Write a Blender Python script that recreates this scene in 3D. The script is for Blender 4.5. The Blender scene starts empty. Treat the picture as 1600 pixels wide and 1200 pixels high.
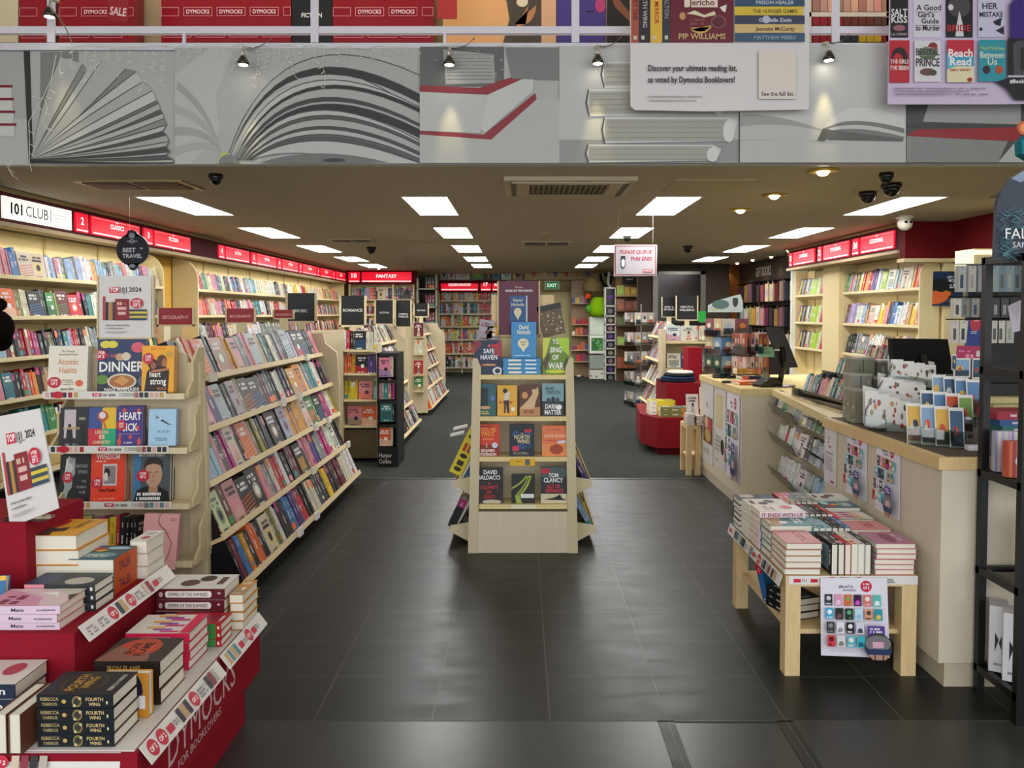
import bpy, bmesh, math, random
from mathutils import Vector, Matrix
V = Vector
PI = math.pi
S = bpy.context.scene
COL = S.collection
random.seed(7)
# ------------------------------------------------------------ camera
PITCH = math.atan(43/1200); CP, SP = math.cos(PITCH), math.sin(PITCH)
EYE = 1.5
cd = bpy.data.cameras.new('camera'); cam = bpy.data.objects.new('camera', cd); COL.objects.link(cam)
cam.location = (0, 0, EYE); cam.rotation_euler = (PI/2-PITCH, 0, 0)
cd.sensor_width = 36; cd.lens = 27; cd.shift_x = -15/1600; cd.shift_y = -67/1600
cd.clip_start = .05; cd.clip_end = 100
S.camera = cam
# ------------------------------------------------------------ light
S.view_settings.view_transform = 'Standard'; S.view_settings.look = 'None'
S.view_settings.exposure = 0.0; S.view_settings.gamma = 1; S.view_settings.use_curve_mapping = False
W = bpy.data.worlds.new('daylight'); S.world = W; W.use_nodes = True
bg = W.node_tree.nodes['Background']; bg.inputs[0].default_value = (.93, .97, 1, 1); bg.inputs[1].default_value = 2.3
TROFFER = 24.0        # ceiling lights
def lamp(kind, name, loc, energy, col=(1, 1, 1), parent=None, **k):
    d = bpy.data.lights.new(name, kind); d.energy = energy; d.color = col
    for a, b in k.items(): setattr(d, a, b)
    o = bpy.data.objects.new(name, d); COL.objects.link(o); o.location = loc
    if parent: o.parent = parent
    return o
# light of the street door side: a portal in the open shop front
pt = lamp('AREA', 'shopfront_daylight_portal', (0, -1.2, 2.4), 1, shape='RECTANGLE', size=9, size_y=4.8)
pt.rotation_euler = (PI/2, 0, 0); pt.data.cycles.is_portal = True
# ------------------------------------------------------------ colour
def lin(c): return c/12.92 if c <= .04045 else ((c+.055)/1.055)**2.4
def H(s):
    s = s.lstrip('#')
    return tuple(lin(int(s[i:i+2], 16)/255) for i in (0, 2, 4))
PAL = {'k': ('black', '1a1a1c'), 'w': ('white', 'e9e6df'), 'r': ('red', 'c3202c'), 'o': ('orange', 'e56a2b'), 'y': ('yellow', 'e3c62c'),
 'g': ('green', '3e8a46'), 'b': ('blue', '3272ad'), 'n': ('navy', '202a48'), 'p': ('pink', 'e0909c'), 'm': ('magenta', 'b02a78'),
 'v': ('purple', '4c357c'), 'c': ('cream', 'e3d7b8'), 't': ('tan', 'bd9468'), 'e': ('grey', '8b8c8e'), 's': ('pale blue', '9dbfd6'),
 'l': ('lime', 'a9c53c'), 'q': ('teal', '2e8587'), 'd': ('charcoal', '3b3c3e'), 'u': ('maroon', '6a1f2c'), 'i': ('lilac', 'b8a8cc'),
 'a': ('amber', 'e39a26'), 'f': ('silver', 'b9bcc0'), 'z': ('brown', '6b4630'), 'h': ('olive', '7c7a3c')}
def C(x):
    if isinstance(x, tuple): return x
    if x in PAL: return H(PAL[x][1])
    return H(x)
def near(c, k, r): return tuple(max(0, min(1, v*(1+r.uniform(-k, k)))) for v in c)
# ------------------------------------------------------------ materials
def mat(name, rough=.5, spec=.4, metal=0, noise=.04, nscale=30, bump=0, kind='', coat=0, tint=None, stretch=(1, 1, 1)):
    m = bpy.data.materials.new(name); m.use_nodes = True; nt = m.node_tree; N = nt.nodes; L = nt.links
    bs = N['Principled BSDF']
    at = N.new('ShaderNodeAttribute'); at.attribute_name = 'Col'
    tc = N.new('ShaderNodeTexCoord'); mp = N.new('ShaderNodeMapping'); mp.inputs['Scale'].default_value = stretch
    nz = N.new('ShaderNodeTexNoise'); nz.inputs['Scale'].default_value = nscale; nz.inputs['Detail'].default_value = 5
    L.new(tc.outputs['Object'], mp.inputs[0]); L.new(mp.outputs[0], nz.inputs['Vector'])
    mr = N.new('ShaderNodeMapRange'); mr.inputs[3].default_value = 1-noise*2; mr.inputs[4].default_value = 1+noise*2
    L.new(nz.outputs[0], mr.inputs[0])
    vm = N.new('ShaderNodeVectorMath'); vm.operation = 'SCALE'
    L.new(at.outputs['Color'], vm.inputs[0]); L.new(mr.outputs[0], vm.inputs['Scale'])
    L.new(vm.outputs[0], bs.inputs['Base Color'])
    bs.inputs['Roughness'].default_value = rough; bs.inputs['Metallic'].default_value = metal
    bs.inputs['Specular IOR Level'].default_value = spec; bs.inputs['Coat Weight'].default_value = coat
    if bump:
        bp = N.new('ShaderNodeBump'); bp.inputs['Strength'].default_value = bump; bp.inputs['Distance'].default_value = .01
        L.new(nz.outputs[0], bp.inputs['Height']); L.new(bp.outputs[0], bs.inputs['Normal'])
    if kind == 'glow':
        L.new(at.outputs['Color'], bs.inputs['Emission Color']); bs.inputs['Emission Strength'].default_value = spec
        bs.inputs['Specular IOR Level'].default_value = .3
    if kind == 'glass':
        tr = N.new('ShaderNodeBsdfTransparent'); L.new(at.outputs['Color'], tr.inputs[0])
        mx = N.new('ShaderNodeMixShader'); fr = N.new('ShaderNodeFresnel'); fr.inputs[0].default_value = 1.45
        ad = N.new('ShaderNodeMath'); ad.operation = 'ADD'; ad.inputs[1].default_value = .07
        gl = N.new('ShaderNodeBsdfGlossy'); gl.inputs['Roughness'].default_value = .05
        L.new(fr.outputs[0], ad.inputs[0]); L.new(ad.outputs[0], mx.inputs[0]); L.new(tr.outputs[0], mx.inputs[1]); L.new(gl.outputs[0], mx.inputs[2])
        L.new(mx.outputs[0], N['Material Output'].inputs[0])
    return m
MT = {
 'card': mat('printed_card', .42, .4, noise=.01),
 'paper': mat('paper_edges', .85, .2, noise=.03, nscale=200, stretch=(1, 8, 1)),
 'lam': mat('cream_laminate', .45, .35, noise=.03, nscale=9, stretch=(6, 6, .6)),
 'wood': mat('birch_wood', .5, .3, noise=.09, nscale=14, stretch=(5, 5, .8)),
 'matte': mat('painted_surface', .75, .2, noise=.02, nscale=12),
 'metal': mat('brushed_metal', .35, .5, metal=.7, noise=.04),
 'black': mat('powder_coated_metal', .4, .4, noise=.05, nscale=60),
 'plastic': mat('glossy_plastic', .2, .5, noise=.02),
 'cloth': mat('woven_cloth', .9, .1, noise=.12, nscale=150, bump=.2),
 'plush': mat('plush_fur', 1, .05, noise=.2, nscale=120, bump=.6),
 'skin': mat('skin', .55, .3, noise=.04),
 'glass': mat('clear_acrylic', .1, kind='glass'),
 'sign': mat('backlit_sign_panel', .4, .8, kind='glow'),
 'white_light': mat('fluorescent_diffuser', .4, TROFFER, kind='glow'),
 'bulb': mat('halogen_bulb', .4, 14, kind='glow'),
}
# ------------------------------------------------------------ mesh builder
class B:
    def __init__(s): s.v = []; s.f = []; s.c = []; s.m = []; s.slots = []
    def sl(s, m):
        if m not in s.slots: s.slots.append(m)
        return s.slots.index(m)
    def poly(s, pts, col, m='card'):
        n = len(s.v); s.v += [tuple(p) for p in pts]; s.f.append(tuple(range(n, n+len(pts)))); s.c.append(C(col)); s.m.append(s.sl(m)); return s
    def mesh(s, vs, fs, col, m='card'):
        n = len(s.v); s.v += [tuple(p) for p in vs]; k = s.sl(m); col = C(col)
        for f in fs: s.f.append(tuple(i+n for i in f)); s.c.append(col); s.m.append(k)
        return s
    def box(s, a, b, col, m='card', M=None):
        x0, y0, z0 = a; x1, y1, z1 = b
        vs = [V((x, y, z)) for z in (z0, z1) for x, y in ((x0, y0), (x1, y0), (x1, y1), (x0, y1))]
        if M is not None: vs = [M @ v for v in vs]
        return s.mesh(vs, [(3, 2, 1, 0), (4, 5, 6, 7), (0, 1, 5, 4), (1, 2, 6, 5), (2, 3, 7, 6), (3, 0, 4, 7)], col, m)
    def prism(s, pts, vec, col, m='card'):
        n = len(pts); vec = V(vec); a = [V(p) for p in pts]; b = [p+vec for p in a]
        return s.mesh(a+b, [tuple(range(n))[::-1], tuple(range(n, 2*n))]+[(i, (i+1) % n, n+(i+1) % n, n+i) for i in range(n)], col, m)
    def tube(s, pts, r, col, m='card', n=6):
        pts = [V(p) for p in pts]; vs = []; fs = []
        for i, p in enumerate(pts):
            d = (pts[min(i+1, len(pts)-1)]-pts[max(i-1, 0)]).normalized()
            a = d.orthogonal().normalized(); b = d.cross(a); rr = r[i] if isinstance(r, (list, tuple)) else r
            vs += [p+a*rr*math.cos(2*PI*k/n)+b*rr*math.sin(2*PI*k/n) for k in range(n)]
        for i in range(len(pts)-1):
            for k in range(n): fs.append((i*n+k, i*n+(k+1) % n, (i+1)*n+(k+1) % n, (i+1)*n+k))
        fs.append(tuple(range(n))[::-1]); fs.append(tuple((len(pts)-1)*n+k for k in range(n)))
        return s.mesh(vs, fs, col, m)
    def lathe(s, c, prof, col, m='card', n=20, ax='z'):
        c = V(c); vs = []; fs = []
        for r, h in prof:
            for k in range(n):
                a = 2*PI*k/n; p = (r*math.cos(a), r*math.sin(a), h)
                vs.append(c+V({'z': p, 'y': (p[0], p[2], p[1]), 'x': (p[2], p[0], p[1])}[ax]))
        for i in range(len(prof)-1):
            for k in range(n): fs.append((i*n+k, i*n+(k+1) % n, (i+1)*n+(k+1) % n, (i+1)*n+k))
        fs.append(tuple(range(n))[::-1]); fs.append(tuple((len(prof)-1)*n+k for k in range(n)))
        return s.mesh(vs, fs, col, m)
    def data(s, name, smooth=False):
        me = bpy.data.meshes.new(name); me.from_pydata(s.v, [], s.f)
        for k in s.slots: me.materials.append(MT[k])
        me.polygons.foreach_set('material_index', s.m)
        ca = me.color_attributes.new('Col', 'FLOAT_COLOR', 'CORNER'); buf = []
        for f, c in zip(s.f, s.c): buf += [c[0], c[1], c[2], 1.0]*len(f)
        ca.data.foreach_set('color', buf)
        if smooth: me.polygons.foreach_set('use_smooth', [True]*len(s.f))
        me.update(); return me
    def build(s, name, parent=None, M=None, smooth=False):
        return put(s.data(name, smooth), name, parent, M)
def put(me, name, parent=None, M=None):
    o = bpy.data.objects.new(name, me); COL.objects.link(o)
    if parent is not None: o.parent = parent
    if M is not None: o.matrix_local = M
    return o
SEEN = {}
def tag(o, label, cat, group=None, kind=None):
    SEEN[label] = SEEN.get(label, 0)+1
    o['label'] = label; o['category'] = cat
    if group: o['group'] = group
    if kind: o['kind'] = kind
    return o
def thing(name, label, cat, loc=(0, 0, 0), group=None, M=None):
    o = bpy.data.objects.new(name, None); COL.objects.link(o); o.empty_display_size = .1
    if M is not None: o.matrix_world = M
    else: o.location = loc
    return tag(o, label, cat, group)
def struct(b, name, smooth=False):
    o = b.build(name, smooth=smooth); o['kind'] = 'structure'; return o
# ------------------------------------------------------------ where a photo pixel lies in the place
def at(px, py, Y):
    a = (533-py)/1200; t = Y/(CP+a*SP); return V(((px-815)/1200*t, Y, EYE+(a*CP-SP)*t))
def atX(px, py, X):
    a = (533-py)/1200; t = X*1200/(px-815); return V((X, (CP+a*SP)*t, EYE+(a*CP-SP)*t))
def atZ(px, py, Z=0):
    a = (533-py)/1200; t = (Z-EYE)/(a*CP-SP); return V(((px-815)/1200*t, (CP+a*SP)*t, Z))
def YX(px, X): return X*1200/(px-815)
# ------------------------------------------------------------ lettering
_T = {}
def glyphs(s, bold=False):
    k = (s, bold)
    if k in _T: return _T[k]
    cu = bpy.data.curves.new('t', 'FONT'); cu.body = s; cu.resolution_u = 2; cu.size = 1
    if bold: cu.offset = .022
    ob = bpy.data.objects.new('t', cu); me = ob.to_mesh()
    vs = [(v.co.x/.73, v.co.y/.73) for v in me.vertices]; fs = [tuple(p.vertices) for p in me.polygons]
    if vs:
        x0 = min(v[0] for v in vs); w = max(v[0] for v in vs)-x0; vs = [(v[0]-x0, v[1]) for v in vs]
    else: w = 0
    ob.to_mesh_clear(); bpy.data.objects.remove(ob); bpy.data.curves.remove(cu)
    _T[k] = (vs, fs, w); return _T[k]
class Face:
    """print on a flat surface: f maps sheet coordinates to the surface, n is its outward normal"""
    def __init__(s, b, f, n, sy=1, m='card', step=.0004):
        s.b = b; s.f = f; s.n = V(n).normalized(); s.clip = False; s.k = 1; s.sy = sy; s.m = m; s.step = step
    def P(s, x, y):
        if s.clip: x = min(1, max(0, x)); y = min(1, max(0, y))
        return s.f(x, y)+s.n*s.step*s.k
    def poly(s, pts, col, up=1):
        s.b.poly([s.P(x, y) for x, y in pts], col, s.m)
        if up: s.k += 1
        return s
    def rect(s, x, y, w, h, col, up=1): return s.poly([(x, y), (x+w, y), (x+w, y+h), (x, y+h)], col, up)
    def ell(s, x, y, rx, ry, col, n=18, a0=0, a1=2*PI):
        return s.poly([(x+rx*math.cos(a0+(a1-a0)*i/n), y+ry*math.sin(a0+(a1-a0)*i/n)) for i in range(n if a1-a0 > 6.28 else n+1)], col)
    def text(s, t, x, y, h, col, maxw=None, bold=False, align='c', italic=0, rot=0, sx=1):
        vs, fs, w = glyphs(t, bold)
        k = sx
        if maxw and w*h*k > maxw: k = maxw/(w*h)
        ox = {'c': -w*h*k/2, 'l': 0, 'r': -w*h*k}[align]; c, q = math.cos(rot), math.sin(rot)
        pts = []
        for a, b_ in vs:
            u, v = a*h*k+ox+italic*b_*h, b_*h
            pts.append(s.P(x+u*c-v*q, y+s.sy*(u*q+v*c)))
        s.b.mesh(pts, fs, col, s.m); s.k += 1; return s
    def scr(s, x, y, w, h, col, rows=1, seed=1, gap=.5, vert=False):
        r = random.Random(seed); L = h if vert else w; T = w if vert else h; th = T/(rows+(rows-1)*gap)
        for i in range(rows):
            o = i*th*(1+gap); p = 0; end = L*r.uniform(.75, 1)
            while p < end:
                q = min(th*r.uniform(.5, .9), end-p)
                if r.random() > .15:
                    if vert: s.rect(x+o, y+p, th, q, col, 0)
                    else: s.rect(x+p, y+o, q, th, col, 0)
                p += q+th*.18
        s.k += 1; return s
def face_uv(b, O, U, Vv, m='card', step=.0003):
    O = V(O); U = V(U); Vv = V(Vv); f = Face(b, lambda x, y: O+U*x+Vv*y, U.cross(Vv), 1, m, step); f.clip = True; return f
def face_px(b, Y, m='card', step=.0006, n=(0, -1, 0)): return Face(b, lambda x, y: at(x, y, Y), n, -1, m, step)
# ------------------------------------------------------------ cover art
def art_generic(f, code, seed, w=1, h=1):
    r = random.Random(seed*31+ord(code)); bgc = near(tuple(.8*q for q in C(code)), .15, r)
    f.rect(0, 0, 1, 1, bgc)
    lum = sum(bgc)/3; ink = 'w' if lum < .3 else r.choice(['k', 'n', 'u']); ac = tuple(.45*a+.55*c_ for a, c_ in zip(bgc, C(r.choice('roybgptcmqsake'))))
    k = r.randrange(5)
    if k == 0: f.ell(.5, .42, .3, .22, ac); f.ell(.5, .42, .17, .13, ink)
    elif k == 1: f.poly([(0, 0), (1, 0), (1, .3), (0, .45)], ac); f.ell(.6, .4, .15, .1, ink)
    elif k == 2: f.poly([(.3, .05), (.72, .05), (.62, .4), (.68, .5), (.5, .58), (.36, .48), (.42, .38)], ac); f.ell(.51, .55, .1, .07, ink)
    elif k == 3: f.rect(.12, .14, .76, .4, ac); f.poly([(.12, .14), (.88, .14), (.6, .42)], near(C(ac), .5, r))
    else:
        for i in range(5): f.poly([(0, .1*i), (1, .1*i+.1), (1, .1*i+.14), (0, .1*i+.05)], ac)
    f.scr(.12, .66, .76, .2, ink, 2, seed); f.scr(.2, .05, .6, .05, ink, 1, seed+3)
_BM = {}
COVERS = {}
def book_mesh(code, t, h, w, des, art=None, spine=None):
    key = (code, t, h, w, des, art, spine)
    if key in _BM: return _BM[key]
    r = random.Random(des*77+ord(code[0])*3); base = near(tuple(.8*q for q in C(code)), .12, r)
    b = B(); e = .0018
    b.box((-w/2, -t/2, 0), (w/2, -t/2+e, h), base); b.box((-w/2, t/2-e, 0), (w/2, t/2, h), base); b.box((-w/2, -t/2+e, 0), (-w/2+e, t/2-e, h), base)
    lum = sum(base)/3; ink = C('w') if lum < .28 else C(r.choice(['k', 'n', 'u', 'd'])); ac = C(r.choice('roybgptcmqsakw'))
    f = face_uv(b, (-w/2, t/2, 0), (0, -t, 0), (0, 0, h))
    if spine: spine(f)
    else:
        k = des % 9
        if k == 1: f.rect(0, .1, 1, .16, ac)
        if k == 2: f.rect(0, .72, 1, .28, ac)
        if k == 3: f.rect(0, 0, 1, .3, near(base, .6, r)); f.ell(.5, .2, .3, .06, ac)
        if k == 4: f.rect(0, .48, 1, .03, ac); f.rect(0, .9, 1, .02, ac)
        mid = tuple(.45*a+.55*c_ for a, c_ in zip(base, ink)); f.scr(.36, .38, .28, .3, mid, 1, des, vert=True); f.scr(.42, .76, .16, .14, mid, 1, des+9, vert=True)
        f.rect(.3, .03, .4, .035, ink)
    f = face_uv(b, (-w/2, -t/2, 0), (w, 0, 0), (0, 0, h))
    if art in COVERS: COVERS[art](f)
    else: art_generic(f, code, des)
    p = B(); p.box((-w/2+e, -t/2+e, .003), (w/2-.004, t/2-e, h-.003), 'e6dfcf', 'paper')
    _BM[key] = (b.data('cover'), p.data('page_block')); return _BM[key]
REQ = []
def book(M, label, code='k', t=.03, h=.21, w=.135, des=0, art=None, spine=None, group=None, name='paperback_book', parts=True, cat='book', rowbook=False, face=0, vis=1.0):
    c = M @ V((0, 0, h/2)); d = max(.5, (c-cam.location).length); px = 815+1200*c.x/max(.1, c.y); py = 490-1200*(c.z-EYE)/max(.1, c.y)
    a = (w*h if face else (t+.35*w*abs(c.x)/d)*h)/d**2*vis
    if px < -25 or px > 1625 or py > 1230: a = 0
    if cat == 'book' and rowbook: REQ.append((a, M, label, code, t, h, w, des, art, spine, group, name, parts, cat)); return
    make_book(M, label, code, t, h, w, des, art, spine, group, name, parts, cat)
def make_book(M, label, code, t, h, w, des, art, spine, group, name, parts, cat):
    c, p = book_mesh(code, t, h, w, des, art, spine)
    if cat == 'book': NB[0] += 1
    if parts: o = thing(name, label, cat, group=group, M=M); put(c, 'cover', o); put(p, 'page_block', o)
    else: o = put(c, name, None, M); tag(o, label, cat, group); put(p, 'page_block', o)
    return o
NB = [0]; MAXB = 325
def finish_books():
    REQ.sort(key=lambda q: -q[0]); n = max(0, MAXB-NB[0])
    print('featured', NB[0], 'row books', len(REQ), 'kept', n)
    for q in REQ[:n]: make_book(*q[1:])
    for q in REQ[n:]:
        if q[0] > 0: to_stuff(book_mesh(q[3], q[4], q[5], q[6], q[7], q[8], q[9]), q[1])
    o = STUFF.build('shelved_books'); tag(o, 'remaining small and distant books filling the shelves all through the shop', 'books', kind='stuff')
    for k, v in SEEN.items():
        if v > 1 or len(k.split()) > 16: print('DUP' if v > 1 else 'LONG', v, k)
def to_stuff(ms, Mx):
    for me, mm in zip(ms, ('card', 'paper')):
        cols = me.color_attributes['Col'].data; n0 = len(STUFF.v); STUFF.v += [tuple(Mx @ v.co) for v in me.vertices]; sl = STUFF.sl(mm)
        for pl in me.polygons: STUFF.f.append(tuple(i+n0 for i in pl.vertices)); STUFF.c.append(tuple(cols[pl.loop_start].color)[:3]); STUFF.m.append(sl)
STUFF = B()      # far shelves nobody could count
def frame(P, x, y, z):
    M = Matrix.Identity(4)
    for i, a in enumerate((x, y, z)):
        a = V(a)
        for j in range(3): M[j][i] = a[j]
    for j in range(3): M[j][3] = P[j]
    return M
ORD = ['first', 'second', 'third', 'fourth', 'fifth', 'sixth', 'seventh', 'eighth', 'ninth', 'tenth', 'eleventh', 'twelfth', 'thirteenth', 'fourteenth',
 'fifteenth', 'sixteenth', 'seventeenth', 'eighteenth', 'nineteenth', 'twentieth']
def ordn(i):
    if i < 20: return ORD[i]
    T = {2: 'twenty', 3: 'thirty', 4: 'forty', 5: 'fifty', 6: 'sixty', 7: 'seventy', 8: 'eighty'}
    n = i+1; t, u = divmod(n, 10)
    return (T[t][:-1]+'ieth') if u == 0 else T[t]+'-'+ORD[u-1]
def row(items, base, u, n, lean, where, hr=(.2, .24), tk=.036, w=.14, parts=True, stuff=False, rnd='kwnreotbcpdqgy', name='paperback_book',
        noun='book', group=None, seed=3, drop=0, cat='book', gap=.003, vis=1.0):
    """items: [(s, code), ..., (s_end, None)] with s along u; lower-case code = spines out, upper-case = cover out"""
    r = random.Random(seed); base = V(base); u = V(u); n = V(n); z = V((0, 0, 1))
    n2 = (n*math.cos(lean)+z*math.sin(lean)).normalized(); up = (z*math.cos(lean)-n*math.sin(lean)).normalized()
    cnt = {}; tot = 0; WH = where.replace('on the ', '', 1).replace('in the ', '', 1).replace(' the ', ' ')
    for (s0, c), (s1, _) in zip(items, items[1:]):
        s = s0
        while s < s1-.012:
            code = c if c not in ('?', None) else r.choice(rnd)
            fo = code.isupper(); lc = code.lower(); h = round(r.uniform(*hr), 2)
            if fo:
                ww = round(min(.165, max(.12, s1-s0)), 2); t = .028
                if s1-s < ww*.7:
                    fo = False
            if not fo: ww = w; t = round(min(max(tk*r.uniform(.6, 1.35), .016), max(.014, s1-s)), 3); t = round(t/.004)*.004
            adv = ww if fo else t
            P = base+u*(s+adv/2)
            if fo: x, y = (-n2).cross(up)*-1, -n2; x = y.cross(up); Mx = frame(P-n2*(t/2+.006+drop), x, y, up)
            else: x = -n2; y = up.cross(x); Mx = frame(P-n2*(ww/2+.004+drop+r.uniform(0, .012)), x, y, up)
            if not fo: Mx = Mx @ Matrix.Rotation(r.uniform(-.025, .025), 4, 'X')
            des = r.randrange(9)
            if stuff:
                to_stuff(book_mesh(lc, t, h, ww, des % 3), Mx)
            else:
                cn = PAL[lc][0]; k = cnt.get((cn, fo), 0); cnt[(cn, fo)] = k+1
                lab = f"{ordn(k)} {cn} {'cover-out ' if fo else ''}{noun} from the {'right' if n.x < -.5 else 'left'}, {WH}"
                book(Mx, lab, lc, t, h, ww, des, None, None, group, name, parts, cat, rowbook=True, face=fo, vis=vis)
            s += adv+gap; tot += 1
    return tot
def spec(txt, f):
    """'285n 297c 510' -> [(f(285),'n'), ...] sorted along the shelf"""
    out = []
    for w_ in txt.split():
        if w_[-1].isalpha() or w_[-1] == '?': out.append((float(w_[:-1]), w_[-1]))
        else: out.append((float(w_), None))
    pts = [(f(p), c) for p, c in out]
    if pts[0][0] > pts[-1][0]:       # photo order runs against the shelf: re-pair codes
        q = pts[::-1]; pts = [(q[i][0], q[i+1][1] if i+1 < len(q) else None) for i in range(len(q))]
    return pts
def flat(x, y, z, rot=0):
    """book lying with the cover up; its spine faces -X, rotated by rot about Z"""
    return Matrix.Translation((x, y, z)) @ Matrix.Rotation(rot, 4, 'Z') @ Matrix.Rotation(-PI/2, 4, 'X')
def pile(x, y, z, n, t, h, w, rot, code, where, des=0, art=None, spine=None, jit=.004, group=None, cat='book', parts=True, noun='book'):
    """n books lying in a stack; (x,y) is the centre of the covers"""
    r = random.Random(int(x*1000)+n)
    for i in range(n):
        a = rot+r.uniform(-.02, .02); d = Matrix.Rotation(a, 4, 'Z') @ V((0, -h/2, 0))
        M = flat(x+d.x+r.uniform(-jit, jit), y+d.y+r.uniform(-jit, jit), z+t*(i+.5), a)
        k = n-1-i; pos = f'topmost {PAL[code][0]} {noun}' if k == 0 else (f'lowest {noun}' if i == 0 else f'{ordn(k)} {noun} down')
        if n == 1: pos = f'single {PAL[code][0]} {noun}'
        book(M, f"{pos} {where}", code, t-.0008, h, w, des, art, spine, group, parts=parts)
# ============================================================ THE ROOM
CZ = 2.5; YC = 7.0-.08; BK = 19.6
def floor_mat():
    m = bpy.data.materials.new('slate_tiles'); m.use_nodes = True; nt = m.node_tree; N = nt.nodes; L = nt.links; bs = N['Principled BSDF']
    g = N.new('ShaderNodeNewGeometry'); mp = N.new('ShaderNodeMapping'); mp.inputs['Location'].default_value = (-.104+.435*20, -2.778+.3455*10, 0)
    L.new(g.outputs['Position'], mp.inputs[0])
    br = N.new('ShaderNodeTexBrick'); br.offset = 0; br.inputs['Scale'].default_value = 1; br.inputs['Brick Width'].default_value = .435
    br.inputs['Row Height'].default_value = .3455; br.inputs['Mortar Size'].default_value = .0022; br.inputs['Mortar Smooth'].default_value = .2
    br.inputs['Color1'].default_value = (.022, .0225, .0185, 1); br.inputs['Color2'].default_value = (.03, .0305, .025, 1); br.inputs['Mortar'].default_value = (.10, .10, .085, 1)
    L.new(mp.outputs[0], br.inputs[0])
    nz = N.new('ShaderNodeTexNoise'); nz.inputs['Scale'].default_value = 5; nz.inputs['Detail'].default_value = 6; nz.inputs['Distortion'].default_value = .5
    m2 = N.new('ShaderNodeMapping'); m2.inputs['Rotation'].default_value = (0, 0, .5); m2.inputs['Scale'].default_value = (1, 2.6, 1)
    L.new(g.outputs['Position'], m2.inputs[0]); L.new(m2.outputs[0], nz.inputs['Vector'])
    mx = N.new('ShaderNodeMixRGB'); mx.blend_type = 'MULTIPLY'; mx.inputs[0].default_value = .35
    L.new(br.outputs[0], mx.inputs[1]); L.new(nz.outputs[0], mx.inputs[2]); L.new(mx.outputs[0], bs.inputs['Base Color'])
    r = N.new('ShaderNodeMapRange'); r.inputs[3].default_value = .27; r.inputs[4].default_value = .5; L.new(nz.outputs[0], r.inputs[0]); L.new(r.outputs[0], bs.inputs['Roughness'])
    bp = N.new('ShaderNodeBump'); bp.inputs['Strength'].default_value = .22; bp.inputs['Distance'].default_value = .003
    sb = N.new('ShaderNodeMath'); sb.operation = 'SUBTRACT'; L.new(nz.outputs[0], sb.inputs[0]); L.new(br.outputs['Fac'], sb.inputs[1])
    L.new(sb.outputs[0], bp.inputs['Height']); L.new(bp.outputs[0], bs.inputs['Normal']); bs.inputs['Specular IOR Level'].default_value = .28
    return m
MT['slate'] = floor_mat()
MT['pale_slate'] = mat('pale_threshold_tiles', .33, .5, noise=.2, nscale=4, bump=.05)
MT['carpet'] = mat('carpet_tiles', .95, .1, noise=.28, nscale=55, bump=.4)
MT['ceil'] = mat('ceiling_paint', .9, .15, noise=.01, nscale=5)
b = B(); b.box((-6, 2.778, -.1), (7, YC, 0), 'k', 'slate'); struct(b, 'floor')
b = B(); b.box((-6, -3, -.1), (7, 2.778, -.001), (.038, .038, .033), 'pale_slate')
for x in (.532, .967):
    b.box((x-.03, -3, -.01), (x+.03, 2.778, .0015), (.012, .012, .011), 'slate')
b.box((.5, 2.77, -.01), (1.0, 2.79, .0015), (.012, .012, .011), 'slate')
struct(b, 'floor_threshold')
b = B(); b.box((-6, YC, -.1), (7, 20, .002), (.034, .037, .031), 'carpet'); struct(b, 'floor_carpet')
b = B(); b.box((-4.6, YC-.01, .0), (4.7, YC+.012, .006), (.12, .12, .11), 'metal'); struct(b, 'trim_1')
CEIL = (.50, .44, .325)
b = B(); b.box((-4.55, 5.24, CZ), (7, 20, CZ+.25), CEIL, 'ceil'); struct(b, 'ceiling')
CREAM = 'd9c897'
b = B(); b.box((-4.6, 5.17, 0), (-4.44, 20, CZ), CREAM, 'matte'); b.box((-6.1, -2, 0), (-6, 6.2, 5.2), 'cfc6b0', 'matte'); b.box((-6, 5.25, 0), (-4.6, 5.35, 3.3), 'cfc6b0', 'matte'); struct(b, 'wall_left')
b = B(); b.box((4.63, 8.52, 0), (4.75, 12.4, CZ), CREAM, 'matte'); b.box((4.6, 12.4, 0), (4.75, 16, CZ), '2b241e', 'matte')
b.box((7, -2, 0), (7.1, 20, 5.2), 'cfc6b0', 'matte'); struct(b, 'wall_right')
b = B(); b.box((4.62, 8.40, 0), (7, 8.46, CZ), CREAM, 'matte'); struct(b, 'wall_behind_till')
b = B(); b.box((-4.5, BK, 0), (7, BK+.12, CZ), 'd8c794', 'matte'); struct(b, 'wall_back')
b = B(); b.box((-6, 6.2, CZ+.25), (7, 6.35, 5.1), 'bda983', 'matte'); struct(b, 'wall_mezzanine')
b = B(); b.box((-6, -1.9, 5.1), (7, 6.3, 5.2), 'b5ad9c', 'matte'); struct(b, 'ceiling_entrance')
# ------------------------------------------------ fluorescent troffers
b = B(); b.box((-.19, -.6, -.004), (.19, .6, 0), 'ffffff', 'white_light'); diff = b.data('diffuser')
b = B()
for a, c in (((-.205, -.615, -.008), (.205, -.6, 0)), ((-.205, .6, -.008), (.205, .615, 0)), ((-.205, -.6, -.008), (-.19, .6, 0)), ((.19, -.6, -.008), (.205, .6, 0))): b.box(a, c, 'd8d4c6', 'matte')
frm = b.data('light_frame')
cols = [(-3.1, 'left outer'), (-.83, 'left inner'), (1.345, 'right inner'), (3.44, 'right outer')]
for ci, (x, cn) in enumerate(cols):
    for k, y in enumerate((7.2, 9.55, 11.85, 14.1, 16.1)):
        if ci == 3 and k == 4: continue
        o = thing('ceiling_light', f"rectangular fluorescent ceiling light, {ORD[k]} from the entrance in the {cn} row", 'ceiling light', (x, y, CZ), 'fluorescent ceiling lights')
        put(frm, 'light_frame', o); put(diff, 'diffuser', o)
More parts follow.
